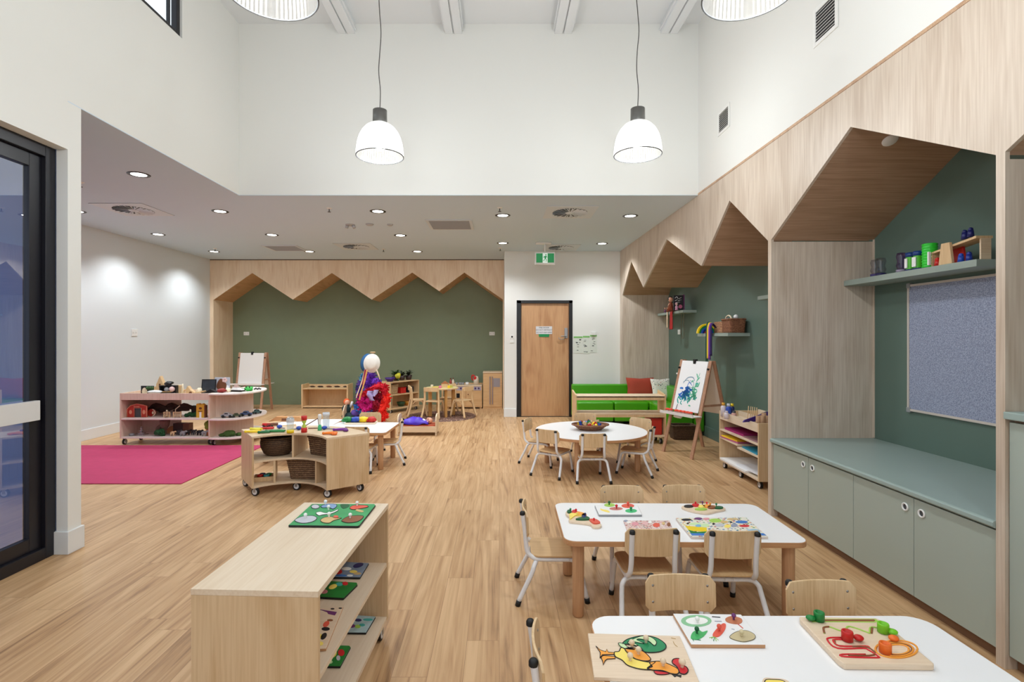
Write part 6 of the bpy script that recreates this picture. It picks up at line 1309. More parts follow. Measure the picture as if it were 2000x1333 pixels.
# ================================================================== TOY SHELF CONTENT, PLANTS
def shp(u, v, z):  # local coordinates of the angled shelf
    a = math.atan2(0.6, 0.45); return (-1.95+u*math.cos(a)-v*math.sin(a), 10.22+u*math.sin(a)+v*math.cos(a), z)
def plant(label, loc, pot, n, L_, seed, leaf=LEAF, potr=0.07, poth=0.09):
    rr = random.Random(seed); t = thing('potted_plant', label, 'plant', loc, 0, 'plants on the toy shelf')
    MB().lathe([(0.0001, 0.0005), (potr*0.7, 0.0005), (potr, poth), (potr*0.85, poth), (0.0001, poth*0.85)], seg=18).build('pot', pot, t)
    m = MB()
    for k in range(n):
        a = rr.uniform(0, 6.28); el = rr.uniform(0.3, 1.3); l = L_*rr.uniform(0.5, 1); d = Vector((math.cos(a)*math.cos(el), math.sin(a)*math.cos(el), math.sin(el))); p0 = Vector((0, 0, poth*0.9)); p1 = p0+d*l*0.7; p2 = p1+Vector((d.x, d.y, d.z*0.1))*l*0.5; s_ = Vector((-math.sin(a), math.cos(a), 0))*l*0.13
        m.add([p0-s_*0.2, p0+s_*0.2, p1+s_, p1-s_, p2], [(0, 1, 2, 3), (3, 2, 4)], True)
    m.build('leaves', leaf, t, solid=0.001); return t
DKL = mat('dark_plant_leaf', (44, 52, 30), 0.6, noise=0.4, nscale=20)
plant('spiky dark plant at the right end on the toy shelf top', shp(0.24, 0, 0.5925), pl('dark_pot', 60, 40, 38), 26, 0.17, 1, DKL)
plant('dark bushy plant in the middle of the toy shelf top', shp(0.08, 0.02, 0.5925), pl('dark_pot', 0, 0, 0), 26, 0.15, 2, DKL)
plant('tall thin plant behind the yellow flower', shp(-0.06, 0.05, 0.5925), pl('dark_pot', 0, 0, 0), 20, 0.20, 3, LEAF)
t = thing('toy_flower', 'yellow flower shape between the plants', 'toy', shp(-0.10, -0.07, 0.5925)); m = MB(); m.blob((0, 0, 0.10), 0.05, 3, 0.3); m.build('petals', pl('soft_yellow', 214, 208, 60), t); MB().cyl((0, 0, 0.0005), (0, 0, 0.07), 0.012).build('stem', LEAF, t)
one('purple_bowl', MB().lathe([(0.0001, 0), (0.05, 0), (0.09, 0.05), (0.095, 0.075), (0.08, 0.07), (0.0001, 0.02)]), pl('deep_violet', 62, 28, 120), 'deep violet bowl on the left end of the toy shelf top', 'bowl', shp(-0.28, -0.04, 0.5925))
rbasket('wicker_basket', 'pale woven basket on the middle shelf of the toy shelf', *shp(-0.22, -0.01, 0.3485), 0.22, 0.18, 0.17, math.atan2(0.6, 0.45), weave('pale_wicker', (214, 190, 150), (150, 116, 80), 50), 0.9, 'toy shelf containers')
for u, z_, c_, lb in ((0.02, 0.3485, RED, 'red box on the middle of the toy shelf'), (0.22, 0.3485, mat('charcoal_box', (38, 40, 48), 0.5), 'charcoal box at the right of the toy shelf'), (0.02, 0.0885, mat('dark_green_box', (44, 76, 44), 0.5), 'dark green bowl on the lowest toy shelf'), (0.2, 0.0885, mat('ochre_bowl', (206, 140, 50), 0.5), 'ochre bowl on the lowest toy shelf')):
    if 'bowl' in lb: one('toy_bowl', MB().lathe([(0.0001, 0), (0.05, 0), (0.08, 0.06), (0.085, 0.085), (0.072, 0.08), (0.0001, 0.02)]), c_, lb, 'bowl', shp(u, -0.02, z_))
    else:
        t = thing('toy_box', lb, 'box', shp(u, -0.03, z_), math.atan2(0.6, 0.45)); MB().box(-0.07, 0.07, -0.06, 0.06, 0.0005, 0.10).build('box_body', c_, t, bev=0.006); MB().box(-0.074, 0.074, -0.064, 0.064, 0.10, 0.11).build('box_rim', c_, t)
# things on the low shelf at the olive wall
for i in range(5):
    x_ = -3.86+0.17*i; m = MB(); m.blob((0, 0, 0.014), 0.05, 20+i, 0.4, sz=0.28, sy=0.5); one('pine_cone', m, (BASKD, DKBR, BROWN, DKBR, BASKD)[i], '%s dark natural lump on the pale low shelf top' % ('first', 'second', 'third', 'fourth', 'fifth')[i]+' counted from the left panel', 'nature item', (x_, 10.8, 0.4055), group='natural lumps on the pale low shelf')

# ================================================================== PLAY KITCHEN
k = thing('play_kitchen', 'wooden play kitchen unit with lavender control panel', 'play kitchen', (0, 0, 0)); Yk = 10.5; kx0, kx1 = PX(872, Yk), PX(941.5, Yk); zk = 0.47
KW = wood('kitchen_veneer', (222, 182, 132), (196, 150, 100), 'x', figure=0.4, fine=1.5)
MB().box(kx0, kx1, Yk, Yk+0.38, 0.03, zk-0.02).build('carcass', KW, k); MB().box(kx0-0.005, kx1, Yk-0.012, Yk+0.38, zk-0.02, zk).build('worktop', BIRCH, k, bev=0.003); MB().box(kx0, kx1, Yk+0.37, Yk+0.38, zk, zk+0.02).build('upstand', KW, k)
for xx in (kx0+0.03, kx1-0.03): MB().box(xx-0.02, xx+0.02, Yk+0.02, Yk+0.06, 0.001, 0.03).build('foot', KW, k)
MB().box(kx0+0.01, kx1-0.02, Yk-0.005, Yk, 0.37, zk-0.025).build('control_panel', mat('lavender_panel', (178, 168, 186), 0.4), k)
for px in (900, 907, 918, 928.5, 935): MB().cyl((PX(px, Yk), Yk-0.022, 0.412), (PX(px, Yk), Yk-0.004, 0.412), 0.018, seg=12).build('knob', mat('dark_violet_knob', (70, 40, 90), 0.4), k)
xm = PX(911, Yk); MB().box(xm, kx1-0.02, Yk-0.01, Yk, 0.05, 0.36).build('door', KW, k, bev=0.002); MB().box(kx0+0.02, xm-0.015, Yk-0.01, Yk, 0.05, 0.36).build('oven_door', KW, k, bev=0.002)
MB().box(PX(890, Yk), PX(898, Yk), Yk-0.013, Yk-0.009, 0.22, 0.31).build('oven_window', BLACKM, k); MB().cyl((PX(914.5, Yk), Yk-0.03, 0.29), (PX(914.5, Yk), Yk-0.009, 0.29), 0.012, seg=10).build('door_knob', BROWN, k)
f = thing('play_fridge', 'tall wooden toy fridge with grey handles beside the play kitchen', 'toy fridge', (0, 0, 0)); fx0, fx1 = PX(943.5, Yk), PX(981, Yk); zf = 0.735
MB().box(fx0, fx1, Yk, Yk+0.38, 0.001, zf-0.015).build('carcass', KW, f); MB().box(fx0-0.003, fx1, Yk-0.012, Yk+0.38, zf-0.015, zf+0.005).build('top_board', BIRCH, f, bev=0.002)
xm = PX(959.5, Yk); MB().box(fx0+0.008, xm-0.003, Yk-0.011, Yk, 0.04, 0.68).build('door', KW, f, bev=0.002); MB().box(xm+0.003, fx1-0.008, Yk-0.011, Yk, 0.04, 0.68).build('door', KW, f, bev=0.002)
for px in (957, 962): MB().box(PX(px, Yk)-0.009, PX(px, Yk)+0.009, Yk-0.028, Yk-0.011, 0.09, 0.65).build('long_handle', mat('mauve_grey', (142, 126, 128), 0.5), f, bev=0.003)
MB().box(PX(963.5, Yk), PX(976.5, Yk), Yk-0.014, Yk-0.0105, 0.44, 0.615).build('notice_panel', mat('grey_panel', (156, 146, 150), 0.6), f)
t = thing('toy_kettle', 'red and white toy jug at the right end of the play kitchen', 'toy jug', (PX(930, 10.68), 10.68, zk)); MB().lathe([(0.0001, 0.0005), (0.055, 0.0005), (0.052, 0.12), (0.035, 0.17), (0.0001, 0.18)]).build('jug_body', mat('off_white_jug', (226, 214, 196), 0.4), t); MB().tube(spl([(-0.03, -0.03, 0.18), (-0.08, -0.02, 0.19), (-0.085, -0.01, 0.12), (-0.055, 0, 0.09)], 4), 0.014).build('handle', RED, t); MB().ball((-0.02, -0.045, 0.14), 0.03, sz=1.3, sy=0.4).build('red_patch', RED, t)
t = thing('toy_pot', 'small white toy pot on the play kitchen', 'toy pot', (PX(912.5, 10.62), 10.62, zk)); MB().lathe([(0.0001, 0.0005), (0.03, 0.0005), (0.034, 0.05), (0.0001, 0.055)]).build('pot_body', PAPER, t); MB().ball((0, 0, 0.06), 0.009).build('lid_knob', GREYP, t)
for px, lb in ((892, 'left'), (899, 'middle'), (904, 'right')):
    t = thing('toy_pan', 'grey metal toy pan on the hob, %s of three' % lb, 'toy pan', (PX(px, 10.66), 10.66+0.02*(px % 2), zk), 0, 'grey toy pans'); MB().lathe([(0.0001, 0.0005), (0.028, 0.0005), (0.031, 0.045), (0.028, 0.045), (0.0001, 0.01)]).build('pan_body', GREYP, t); MB().tube([(0.025, -0.01, 0.04), (0.04, -0.05, 0.05)], 0.005).build('handle', GREYD, t)
for px, c_, lb in ((880, mat('dusty_red', (160, 66, 54), 0.5), 'red brown toy bottle at the left end of the play kitchen'), (885, mat('off_white_jug', (0, 0, 0)), 'off-white toy bottle beside the red brown one')):
    t = thing('toy_bottle', lb, 'toy bottle', (PX(px, 10.62), 10.62, zk)); MB().lathe([(0.0001, 0.0005), (0.025, 0.0005), (0.025, 0.08), (0.010, 0.10), (0.010, 0.125), (0.0001, 0.13)]).build('bottle_body', c_, t); MB().lathe([(0.0001, 0.12), (0.013, 0.12), (0.013, 0.14), (0.0001, 0.14)]).build('cap', BROWN, t)

# small wooden table and bentwood chairs ------------------------------------------
t = thing('wooden_table', 'round wooden table with toy food standing on the braided rug', 'table', (-1.04, 9.46, 0.018)); zt3 = 0.512
MB().prism(circ(0.30, 40), zt3-0.022, zt3-0.002).build('tabletop', PINE, t, bev=0.003); MB().prism(circ(0.285, 40), zt3-0.002, zt3).build('yellow_surface', mat('pale_yellow_linoleum', (222, 208, 150), 0.45), t)
for a in (25, 115, 205, 295): m = MB(); m.box(-0.03, 0.03, -0.02, 0.02, 0.0, zt3-0.022); m.build('leg', wood('honey_pine', (206, 156, 92), (182, 130, 70), 'z', figure=0.3, fine=2), t, loc=(0.22*math.cos(R(a)), 0.22*math.sin(R(a)), 0), rz=R(a), bev=0.003)
ztt = 0.018+zt3
t = thing('yellow_tray', 'yellow shallow dish on the round wooden table', 'dish', (-1.13, 9.36, ztt)); MB().lathe([(0.0001, 0.0005), (0.06, 0.0005), (0.08, 0.018), (0.07, 0.018), (0.0001, 0.008)]).build('dish_body', pl('dish_yellow', 226, 196, 70), t)
t = thing('toy_house', 'little wooden toy house on the round wooden table', 'toy building', (-0.98, 9.42, ztt)); MB().box(-0.06, 0.06, -0.035, 0.035, 0.0005, 0.07).build('house_body', PINE, t); m = MB(); m.prism([(-0.07, 0.07), (0.07, 0.07), (0.0, 0.12)], -0.04, 0.04, 'y'); m.build('roof', mat('orange_brown_wood', (0, 0, 0)), t)
for x_, y_, c_, lb in ((-0.86, 9.40, pl('pale_green_block', 190, 190, 90), 'pale green block near the right rim of the wooden table'), (-1.05, 9.30, PINK, 'pink toy piece before the little house'), (-1.22, 9.48, CREAM, 'cream cup standing at the left of the yellow dish'), (-0.90, 9.33, YEL, 'yellow block right of the pink piece')): one('toy_block', MB().box(-0.022, 0.022, -0.02, 0.02, 0.0005, 0.045), c_, lb, 'toy block', (x_, y_, ztt), bev=0.004)
def bent():
    t = thing('bentwood_chair', '', 'chair', group='little bentwood chairs by the wooden table')
    MB().prism(rrect(0.27, 0.26, 0.05, 5), 0.285, 0.300).build('seat', PINE, t, bev=0.003)
    m = MB(); m.prism([(v.x, v.y) for v in [Vector(p) for p in [(-0.135, -0.15), (-0.12, -0.165), (0, -0.178), (0.12, -0.165), (0.135, -0.15), (0.135, -0.135), (0.0, -0.160), (-0.135, -0.135)]]], 0.47, 0.545); m.build('backrest', PINE, t, bev=0.003)
    for s_ in (-1, 1):
        MB().tube(spl([(s_*0.125, -0.138, 0.53), (s_*0.128, -0.122, 0.42), (s_*0.13, -0.12, 0.31), (s_*0.14, -0.15, 0.16), (s_*0.165, -0.20, 0.0)], 4), 0.019, 8).build('back_leg', PINE, t)
        MB().tube(spl([(s_*0.125, 0.09, 0.284), (s_*0.13, 0.11, 0.22), (s_*0.15, 0.15, 0.0)], 4), 0.018, 8).build('front_leg', PINE, t)
        MB().tube(spl([(s_*0.13, -0.11, 0.22), (s_*0.128, -0.06, 0.272), (s_*0.128, 0.05, 0.272), (s_*0.132, 0.11, 0.2)], 4), 0.009, 6).build('brace', PINE, t)
    return t
bc = bent(); bc['label'] = 'little bentwood chair turned away at the near side of the wooden table'; bc.location = (-1.15, 9.23, 0.019); bc.rotation_euler = (0, 0, R(-14))
dup(bc, 'little bentwood chair in profile at the left of the wooden table', (-1.47, 9.45, 0.019), R(-75))
dup(bc, 'little bentwood chair at the right of the wooden table', (-0.66, 9.36, 0.019), R(52))
dup(bc, 'little bentwood chair behind the wooden table facing the kitchen side', (-0.98, 9.85, 0.001), R(170))
# ================================================================== EASELS
def easel(label, FL, FR, dep, zt_, papermat, name='easel', tray_z=0.50, scribble=False):
    fl, fr = Vector((*FL, 0)), Vector((*FR, 0)); w = fr-fl; wl = w.length; wu = w.normalized(); d = Vector((*dep, 0)); du = d.normalized()
    t = thing(name, label, 'easel', (*((fl+fr)/2+d/2)[:2], 0), math.atan2(wu.y, wu.x)); dl = d.length
    # local frame: x across, y depth
    hw = wl/2; y0, y1 = -dl/2, dl/2
    def bar(x, ya, yb, nm, mt_=EASELW, wz=0.022, dz=0.011):
        m = MB(); vs = [(x-wz, ya-dz, 0.0), (x+wz, ya-dz, 0.0), (x+wz, ya+dz, 0.0), (x-wz, ya+dz, 0.0), (x-wz, yb-dz, zt_), (x+wz, yb-dz, zt_), (x+wz, yb+dz, zt_), (x-wz, yb+dz, zt_)]
        m.add(vs, [(0, 3, 2, 1), (4, 5, 6, 7), (0, 1, 5, 4), (1, 2, 6, 5), (2, 3, 7, 6), (3, 0, 4, 7)]); return m.build(nm, mt_, t, bev=0.003)
    for s_ in (-1, 1): bar(s_*hw, y0+0.011, -0.022, 'front_leg'); bar(s_*hw, y1-0.011, 0.022, 'rear_leg')
    def at(z, side=-1, off=0): k = z/zt_; return (y0+0.011)*(1-k)-0.022*k-off if side < 0 else (y1-0.011)*(1-k)+0.022*k+off
    def board(z0, z1, hw_, off, th, nm, mt_, side=-1):
        m = MB(); ya, yb = at(z0, side, off), at(z1, side, off); q = -th if side < 0 else th
        m.add([(-hw_, ya, z0), (hw_, ya, z0), (hw_, yb, z1), (-hw_, yb, z1), (-hw_, ya+q, z0), (hw_, ya+q, z0), (hw_, yb+q, z1), (-hw_, yb+q, z1)], [(0, 1, 2, 3), (4, 5, 6, 7), (0, 1, 5, 4), (1, 2, 6, 5), (2, 3, 7, 6), (3, 0, 4, 7)]); return m.build(nm, mt_, t)
    board(0.55, zt_-0.02, hw-0.022, 0.0, 0.006, 'front_board', mat('easel_board', (226, 214, 200), 0.6)); board(0.50, zt_-0.02, hw-0.022, 0.0, 0.006, 'rear_board', mat('easel_board', (0, 0, 0)), 1)
    pp = board(0.53, zt_-0.01, hw-0.025, 0.013, 0.003, 'paper', papermat)
    for z in (tray_z,): 
        yt = at(z); MB().box(-hw-0.04, hw+0.04, yt-0.15, yt-0.012, z-0.012, z).build('tray', mat('easel_tray_white', (232, 228, 224), 0.45), t, bev=0.003); MB().box(-hw-0.04, hw+0.04, yt-0.156, yt-0.15, z-0.012, z+0.022).build('tray_lip', mat('easel_tray_white', (0, 0, 0)), t)
        yr = at(z, 1); MB().box(-hw-0.03, hw+0.03, yr+0.012, yr+0.12, z-0.012, z).build('tray', mat('easel_tray_white', (0, 0, 0)), t, bev=0.003)
    m = MB(); m.box(-0.02, 0.02, at(zt_-0.01)-0.03, at(zt_-0.01)+0.012, zt_-0.045, zt_+0.012); m.build('bulldog_clip', BLACKM, t, bev=0.004)
    for s_ in (-1, 1): MB().cyl((s_*hw, at(zt_-0.1)-0.03, zt_-0.1), (s_*hw, at(zt_-0.1)-0.008, zt_-0.1), 0.012, seg=10).build('wing_nut', BLACKM, t)
    for s_ in (-1, 1): MB().box(s_*hw-0.004, s_*hw+0.004, at(0.6)+0.02, at(0.6, 1)-0.02, 0.6, 0.625).build('side_brace', EASELW, t)
    return t, hw, at
et, hw, at_ = easel('wooden easel with blue and green child painting by the nook', (2.05, 6.556), (2.247, 6.13), (0.63, 0.29), 1.15, PAPER)
PB = pc('paint_blue', 40, 116, 205); PT = pc('paint_teal', 40, 170, 160); PGG = pc('paint_sea_green', 90, 190, 150); PGY = pc('paint_grey_blue', 130, 160, 180); PN = pc('paint_navy', 20, 60, 130)
def stroke(pts, w, col):
    """brush stroke lying on the easel paper; u across -1..1, v height in metres"""
    q = spl([(p[0], p[1], 0) for p in pts], 5); m = MB(); vs = []
    for i, p in enumerate(q):
        tdir = (q[min(i+1, len(q)-1)]-q[max(i-1, 0)]).normalized(); n_ = Vector((-tdir.y, tdir.x, 0))*w*(0.6+0.4*math.sin(PI*i/(len(q)-1)))
        for s_ in (-1, 1):
            a = p+n_*s_; vs.append((a.x, at_(a.y)-0.0172, a.y))
    m.add(vs, [(2*i, 2*i+1, 2*i+3, 2*i+2) for i in range(len(q)-1)]); return m
def add_strokes(cols, seed):
    rr = random.Random(seed)
    for nm, col, cx, cz, sx, sz, n, w in cols:
        M_ = MB()
        for k in range(n):
            a = rr.uniform(0, 6.28); x = cx+rr.gauss(0, sx); z = cz+rr.gauss(0, sz); l = rr.uniform(0.03, 0.07)
            s_ = stroke([(x-l*math.cos(a)/2, z-l*math.sin(a)/2), (x+rr.uniform(-0.01, 0.01), z+rr.uniform(-0.01, 0.01)), (x+l*math.cos(a)/2, z+l*math.sin(a)/2)], w, col)
            M_.add(s_.v, s_.f)
        o = M_.build(nm, col, et); o['kind'] = 'stuff'
add_strokes([('blue_paint', PB, -0.055, 0.745, 0.042, 0.04, 34, 0.012), ('navy_paint', PN, -0.06, 0.73, 0.03, 0.03, 6, 0.006), ('teal_paint', PT, -0.03, 0.71, 0.05, 0.03, 22, 0.009), ('green_paint', PGG, 0.08, 0.75, 0.025, 0.06, 30, 0.008)], 4)
for nm, pts, w, col in (('grey_arc', [(-0.12, 0.86), (-0.06, 0.93), (0.02, 0.94), (0.06, 0.90)], 0.006, PGY), ('grey_stroke', [(-0.12, 0.88), (-0.05, 0.90), (0.0, 0.86)], 0.004, PGY), ('blue_stroke', [(-0.05, 0.8), (-0.02, 0.88), (0.03, 0.84)], 0.005, PB), ('green_branch', [(0.07, 0.8), (0.10, 0.92), (0.12, 1.0)], 0.004, PGG), ('green_leaf', [(0.09, 0.9), (0.13, 0.95)], 0.007, PGG), ('green_leaf', [(0.10, 0.94), (0.07, 0.99)], 0.007, PGG), ('green_leaf', [(0.08, 0.86), (0.12, 0.88)], 0.009, PT), ('teal_crescent', [(-0.08, 0.65), (-0.10, 0.62), (-0.07, 0.60)], 0.007, PT), ('grey_loop', [(-0.02, 0.9), (0.05, 0.88), (0.04, 0.82), (-0.03, 0.83)], 0.004, PGY)):
    stroke(pts, w, col).build(nm, col, et)
def easel_pt(u, z, off):
    a = et.rotation_euler.z; y = at_(z)-off; return (et.location.x+u*math.cos(a)-y*math.sin(a), et.location.y+u*math.sin(a)+y*math.cos(a))
for i, u in enumerate((-0.21, -0.155, -0.06, 0.0, 0.06, 0.12, 0.17)):
    x, y = easel_pt(u, 0.5, 0.085); t = thing('paint_pot', ('first', 'second', 'third', 'fourth', 'fifth', 'sixth', 'seventh')[i]+' paint pot with orange red lid from the left on the easel tray', 'paint pot', (x, y, 0.5), 0, 'paint pots on the easel tray')
    MB().lathe([(0.0001, 0.0005), (0.024, 0.0005), (0.026, 0.028), (0.0001, 0.028)], seg=16).build('pot', mat('clear_grey_pot', (190, 150, 140), 0.3), t); MB().lathe([(0.0001, 0.028), (0.028, 0.028), (0.028, 0.042), (0.012, 0.048), (0.0001, 0.048)], seg=16).build('lid', mat('orange_red_lid', (232, 70, 34), 0.4), t)
x, y = easel_pt(-0.11, 0.5, 0.06); m = MB(); m.tube([(0, 0, 0.05), (0.035, 0.01, 0.14)], 0.004, 6); m.cyl((-0.003, 0, 0.035), (0, 0, 0.05), 0.007); one('paint_brush', m, GREYD, 'dark paint brush standing in the easel tray', 'paint brush', (x, y, 0.4655))
m = MB(); m.box(-0.06, 0.03, -0.012, 0.012, 0, 0.018); x, y = easel_pt(-0.235, 0.96, -0.02); one('paper_peg', m, WHITEP, 'small white clip on the left post of the painted easel', 'clip', (x, y, 0.96), et.rotation_euler.z)
x, y = easel_pt(-0.02, 0.48, 0.09); 
m = MB(); m.blob((0, 0, 0), 0.07, 4, 0.2, sz=0.3, sy=0.4); one('paint_cloth', m, PAPER, 'white cloth hanging below the easel tray', 'cloth', (x, y, 0.467), et.rotation_euler.z)
easel('wooden easel with blank white paper before the plywood niche', (PX(458, 10.1), 10.08), (PX(512, 10.1), 10.02), (0.05, 0.42), 1.14, mat('blank_paper', (226, 222, 218), 0.8), tray_z=0.53)

# ================================================================== ART TROLLEY CONTENT
def sheets(label, x0, x1, y0, y1, z, h, m_, rz=0):
    t = one('paper_stack', MB().box(-(x1-x0)/2, (x1-x0)/2, -(y1-y0)/2, (y1-y0)/2, 0.0005, h), m_, label, 'paper', ((x0+x1)/2, (y0+y1)/2, z), R(rz), group='coloured paper stacks on the trolley'); return t
sheets('magenta card stack on the upper trolley shelf', 2.47, 2.78, 5.28, 5.72, 0.4275, 0.022, mat('magenta_card', (166, 30, 110), 0.7))
sheets('dusky brown card stack at the near end of the upper trolley shelf', 2.46, 2.78, 4.95, 5.26, 0.4275, 0.014, mat('mauve_card', (150, 110, 116), 0.7))
sheets('pink card stack beneath the yellow one', 2.44, 2.76, 5.37, 5.75, 0.3375, 0.012, mat('pink_card', (180, 90, 130), 0.7), 3)
sheets('yellow card stack on the middle trolley shelf', 2.45, 2.74, 5.42, 5.74, 0.35, 0.014, mat('yellow_card', (246, 206, 40), 0.7), 5)
sheets('turquoise card stack on the near middle trolley shelf', 2.46, 2.76, 4.96, 5.30, 0.3125, 0.014, mat('turquoise_card', (40, 140, 170), 0.7), -3)
sheets('white drawing paper stack on the lowest trolley shelf', 2.43, 2.80, 5.16, 5.75, 0.0925, 0.02, PAPER, 0)
sheets('second white paper stack slipping forward on the lowest trolley shelf', 2.46, 2.78, 4.98, 5.40, 0.113, 0.012, mat('cool_white_paper', (232, 234, 240), 0.7), 4)
zt4 = 0.5705
def bottle(label, x, y, r, h, c_, cap, group='craft bottles on the trolley'):
    t = thing('craft_bottle', label, 'bottle', (x, y, zt4), 0, group); MB().lathe([(0.0001, 0.0005), (r, 0.0005), (r, h*0.7), (r*0.5, h*0.82), (0.0001, h*0.82)], seg=16).build('bottle_body', c_, t); MB().lathe([(0.0001, h*0.8), (r*0.62, h*0.8), (r*0.6, h), (0.0001, h)], seg=14).build('cap', cap, t)
bottle('white glue bottle with ochre cap at the far end of the trolley', PX(1413, 5.70), 5.70, 0.028, 0.15, mat('milky_bottle', (216, 206, 214), 0.4), mat('ochre_cap', (222, 160, 50), 0.4))
bottle('blue glitter bottle with pale cap beside the glue bottle', PX(1423, 5.62), 5.62, 0.028, 0.15, BLUE, mat('pale_cap', (200, 206, 214), 0.4))
bottle('dark blue bottle with yellow cap on the trolley', PX(1430, 5.66), 5.66, 0.024, 0.145, NAVY, YEL)
bottle('small milky jar in front of the blue bottles', PX(1419, 5.52), 5.52, 0.024, 0.085, mat('milky_bottle', (0, 0, 0)), mat('milky_bottle', (0, 0, 0)))
bottle('small pinkish jar with dark lid on the trolley', PX(1432, 5.50), 5.48, 0.026, 0.09, mat('pinkish_jar', (196, 150, 140), 0.4), GREYD)
for i, px in enumerate((1460, 1464.5, 1468, 1472, 1476)):
    y_ = 5.42-0.03*i; x_ = PX(px, y_); m = MB(); m.cyl((0, 0, 0.0005), (0.012, 0, 0.15), 0.004, seg=6)
    one('wooden_skewer', m, PINE, ('first', 'second', 'third', 'fourth', 'fifth')[i]+' upright pale stick from the left behind the purple card', 'stick', (x_, y_, zt4), group='upright sticks in the trolley')
m = MB(); m.prism([(-0.30, 0.0), (0.24, 0.0), (0.27, 0.13), (0.24, 0.135), (-0.28, 0.02)], -0.006, 0.006, 'y'); one('card_folder', m, mat('purple_card', (58, 26, 130), 0.6), 'purple sheet of card leaning up in the trolley tray', 'card', (2.64, 5.16, 0.61), R(20), group='leaning cards in the trolley')
m = MB(); m.prism([(-0.22, 0.0), (0.2, 0.0), (0.24, 0.10), (-0.18, 0.025)], -0.005, 0.005, 'y'); one('card_folder', m, mat('crimson_card', (120, 20, 70), 0.6), 'crimson sheet of card leaning behind the purple one', 'card', (2.67, 5.20, 0.605), R(20), group='leaning cards in the trolley')
m = MB(); m.prism([(-0.12, 0.0), (0.14, 0.0), (0.20, 0.07), (0.16, 0.075)], -0.004, 0.004, 'y'); one('card_folder', m, GREYP, 'silver strip of card above the purple one', 'card', (2.68, 5.18, 0.68), R(20), group='leaning cards in the trolley')
for i, (px, Yq, r_, h_) in enumerate(((1481, 5.0, 0.022, 0.11), (1489, 4.99, 0.024, 0.115), (1497, 5.0, 0.024, 0.11), (1492, 5.06, 0.022, 0.13))):
    m = MB(); m.lathe([(r_*0.7, 0.001), (r_, 0.001), (r_, h_), (r_*0.86, h_), (r_*0.86, 0.02), (0.0001, 0.02)], seg=16); one('cardboard_tube', m, mat('cardboard', (186, 148, 116), 0.8), ('leftmost', 'second', 'third', 'rearmost')[i]+' upright cardboard tube at the near end of the trolley', 'cardboard tube', (PX(px, Yq), Yq, zt4), group='cardboard tubes on the trolley')

# ================================================================== OPEN SHELF, SOFA CORNER
x0 = 1.02
for i, (xa, xb, c_, lb) in enumerate(((1.42, 1.62, mat('crimson_book', (150, 34, 36), 0.5), 'dark red box lying left on the low shelf before the sofa'), (1.64, 1.82, mat('grey_white_box', (196, 190, 190), 0.5), 'pale box next to the dark red one'), (2.02, 2.2, mat('bright_red_box', (190, 44, 30), 0.5), 'tall red box at the right end of the low shelf'))):
    h_ = 0.10 if i < 2 else 0.21
    t = thing('storage_box', lb, 'box', ((xa+xb)/2, 7.16, 0.1155)); MB().box(-(xb-xa)/2, (xb-xa)/2, -0.1, 0.1, 0.0, h_).build('box_body', c_, t, bev=0.005); MB().box(-(xb-xa)/2-0.003, (xb-xa)/2+0.003, -0.103, 0.103, h_, h_+0.012).build('box_lid', c_, t, bev=0.003)
rbasket('wicker_basket', 'dark rectangular basket on the floor under the green sofa end', 2.60, 7.40, 0.001, 0.34, 0.24, 0.19, 0, BASKD, 0.88)

# ================================================================== NOOK SHELVES
zA = 1.8525; YA = 8.05
bk = thing('picture_book', 'dark picture book with pale writing standing on the doll shelf', 'book', (PX(1324, 8.1), 8.1, zA)); 
MB().box(-0.07, 0.08, -0.012, 0.012, 0.0005, 0.235).build('cover', mat('charcoal_cover', (44, 44, 50), 0.5), bk, bev=0.002); MB().box(0.081, 0.10, -0.012, 0.10, 0.0005, 0.245).build('purple_spine', mat('plum_cover', (120, 60, 110), 0.5), bk)
m = MB()
for a, b in (((-0.05, 0.19), (-0.02, 0.215)), ((-0.02, 0.215), (0.0, 0.18)), ((0.01, 0.18), (0.05, 0.2)), ((-0.05, 0.15), (-0.01, 0.165)), ((0.0, 0.15), (0.05, 0.165)), ((-0.04, 0.12), (0.03, 0.13))): m.tube([(a[0], -0.0135, a[1]), (b[0], -0.0135, b[1])], 0.0045, 5)
m.build('pale_writing', PAPER, bk); MB().prism(ell(0.035, 0.06, 0.03, 0.03, 12), -0.0145, -0.0115, 'y').build('pink_picture', PINK, bk)
def doll(label, px, Y, z, h, dress, hair, skin=SKIN, legs=True, name='puppet_doll'):
    t = thing(name, label, 'doll', (PX(px, Y), Y, z), 0, 'dolls on the nook shelf'); m = MB(); m.lathe([(0.0001, 0.0005), (h*0.2, 0.0005), (h*0.16, h*0.3), (h*0.09, h*0.62), (0.0001, h*0.64)], seg=16); m.build('dress', dress, t)
    m = MB(); m.ball((0, -0.002, h*0.8), h*0.16, sz=1.15); m.ball((0, -h*0.16, h*0.79), h*0.02); m.build('head', skin, t); m = MB(); m.blob((0, h*0.04, h*0.84), h*0.175, 3, 0.1); m.build('hair', hair, t)
    for s_ in (-1, 1): MB().tube([(s_*h*0.09, 0, h*0.55), (s_*h*0.2, -h*0.05, h*0.32)], [h*0.045, h*0.03], 6).build('arm', skin, t)
    return t
doll('tall doll with pale face and dark hair on the nook shelf', 1310, 8.35, zA, 0.235, mat('rust_dress', (140, 66, 40), 0.8), BLACKM)
doll('pink dressed doll before the dark book', 1321.5, 8.0, zA, 0.115, pl('doll_pink', 214, 150, 186), mat('doll_pink', (0, 0, 0)), pl('pale_pink', 226, 190, 186))
doll('tiny dark haired doll at the far left of the nook shelf', 1299, 8.75, zA, 0.085, mat('plum_cover', (0, 0, 0)), BLACKM)
doll('tiny tan doll next to the tall doll', 1303.5, 8.6, zA, 0.08, mat('rust_dress', (0, 0, 0)), BROWN)
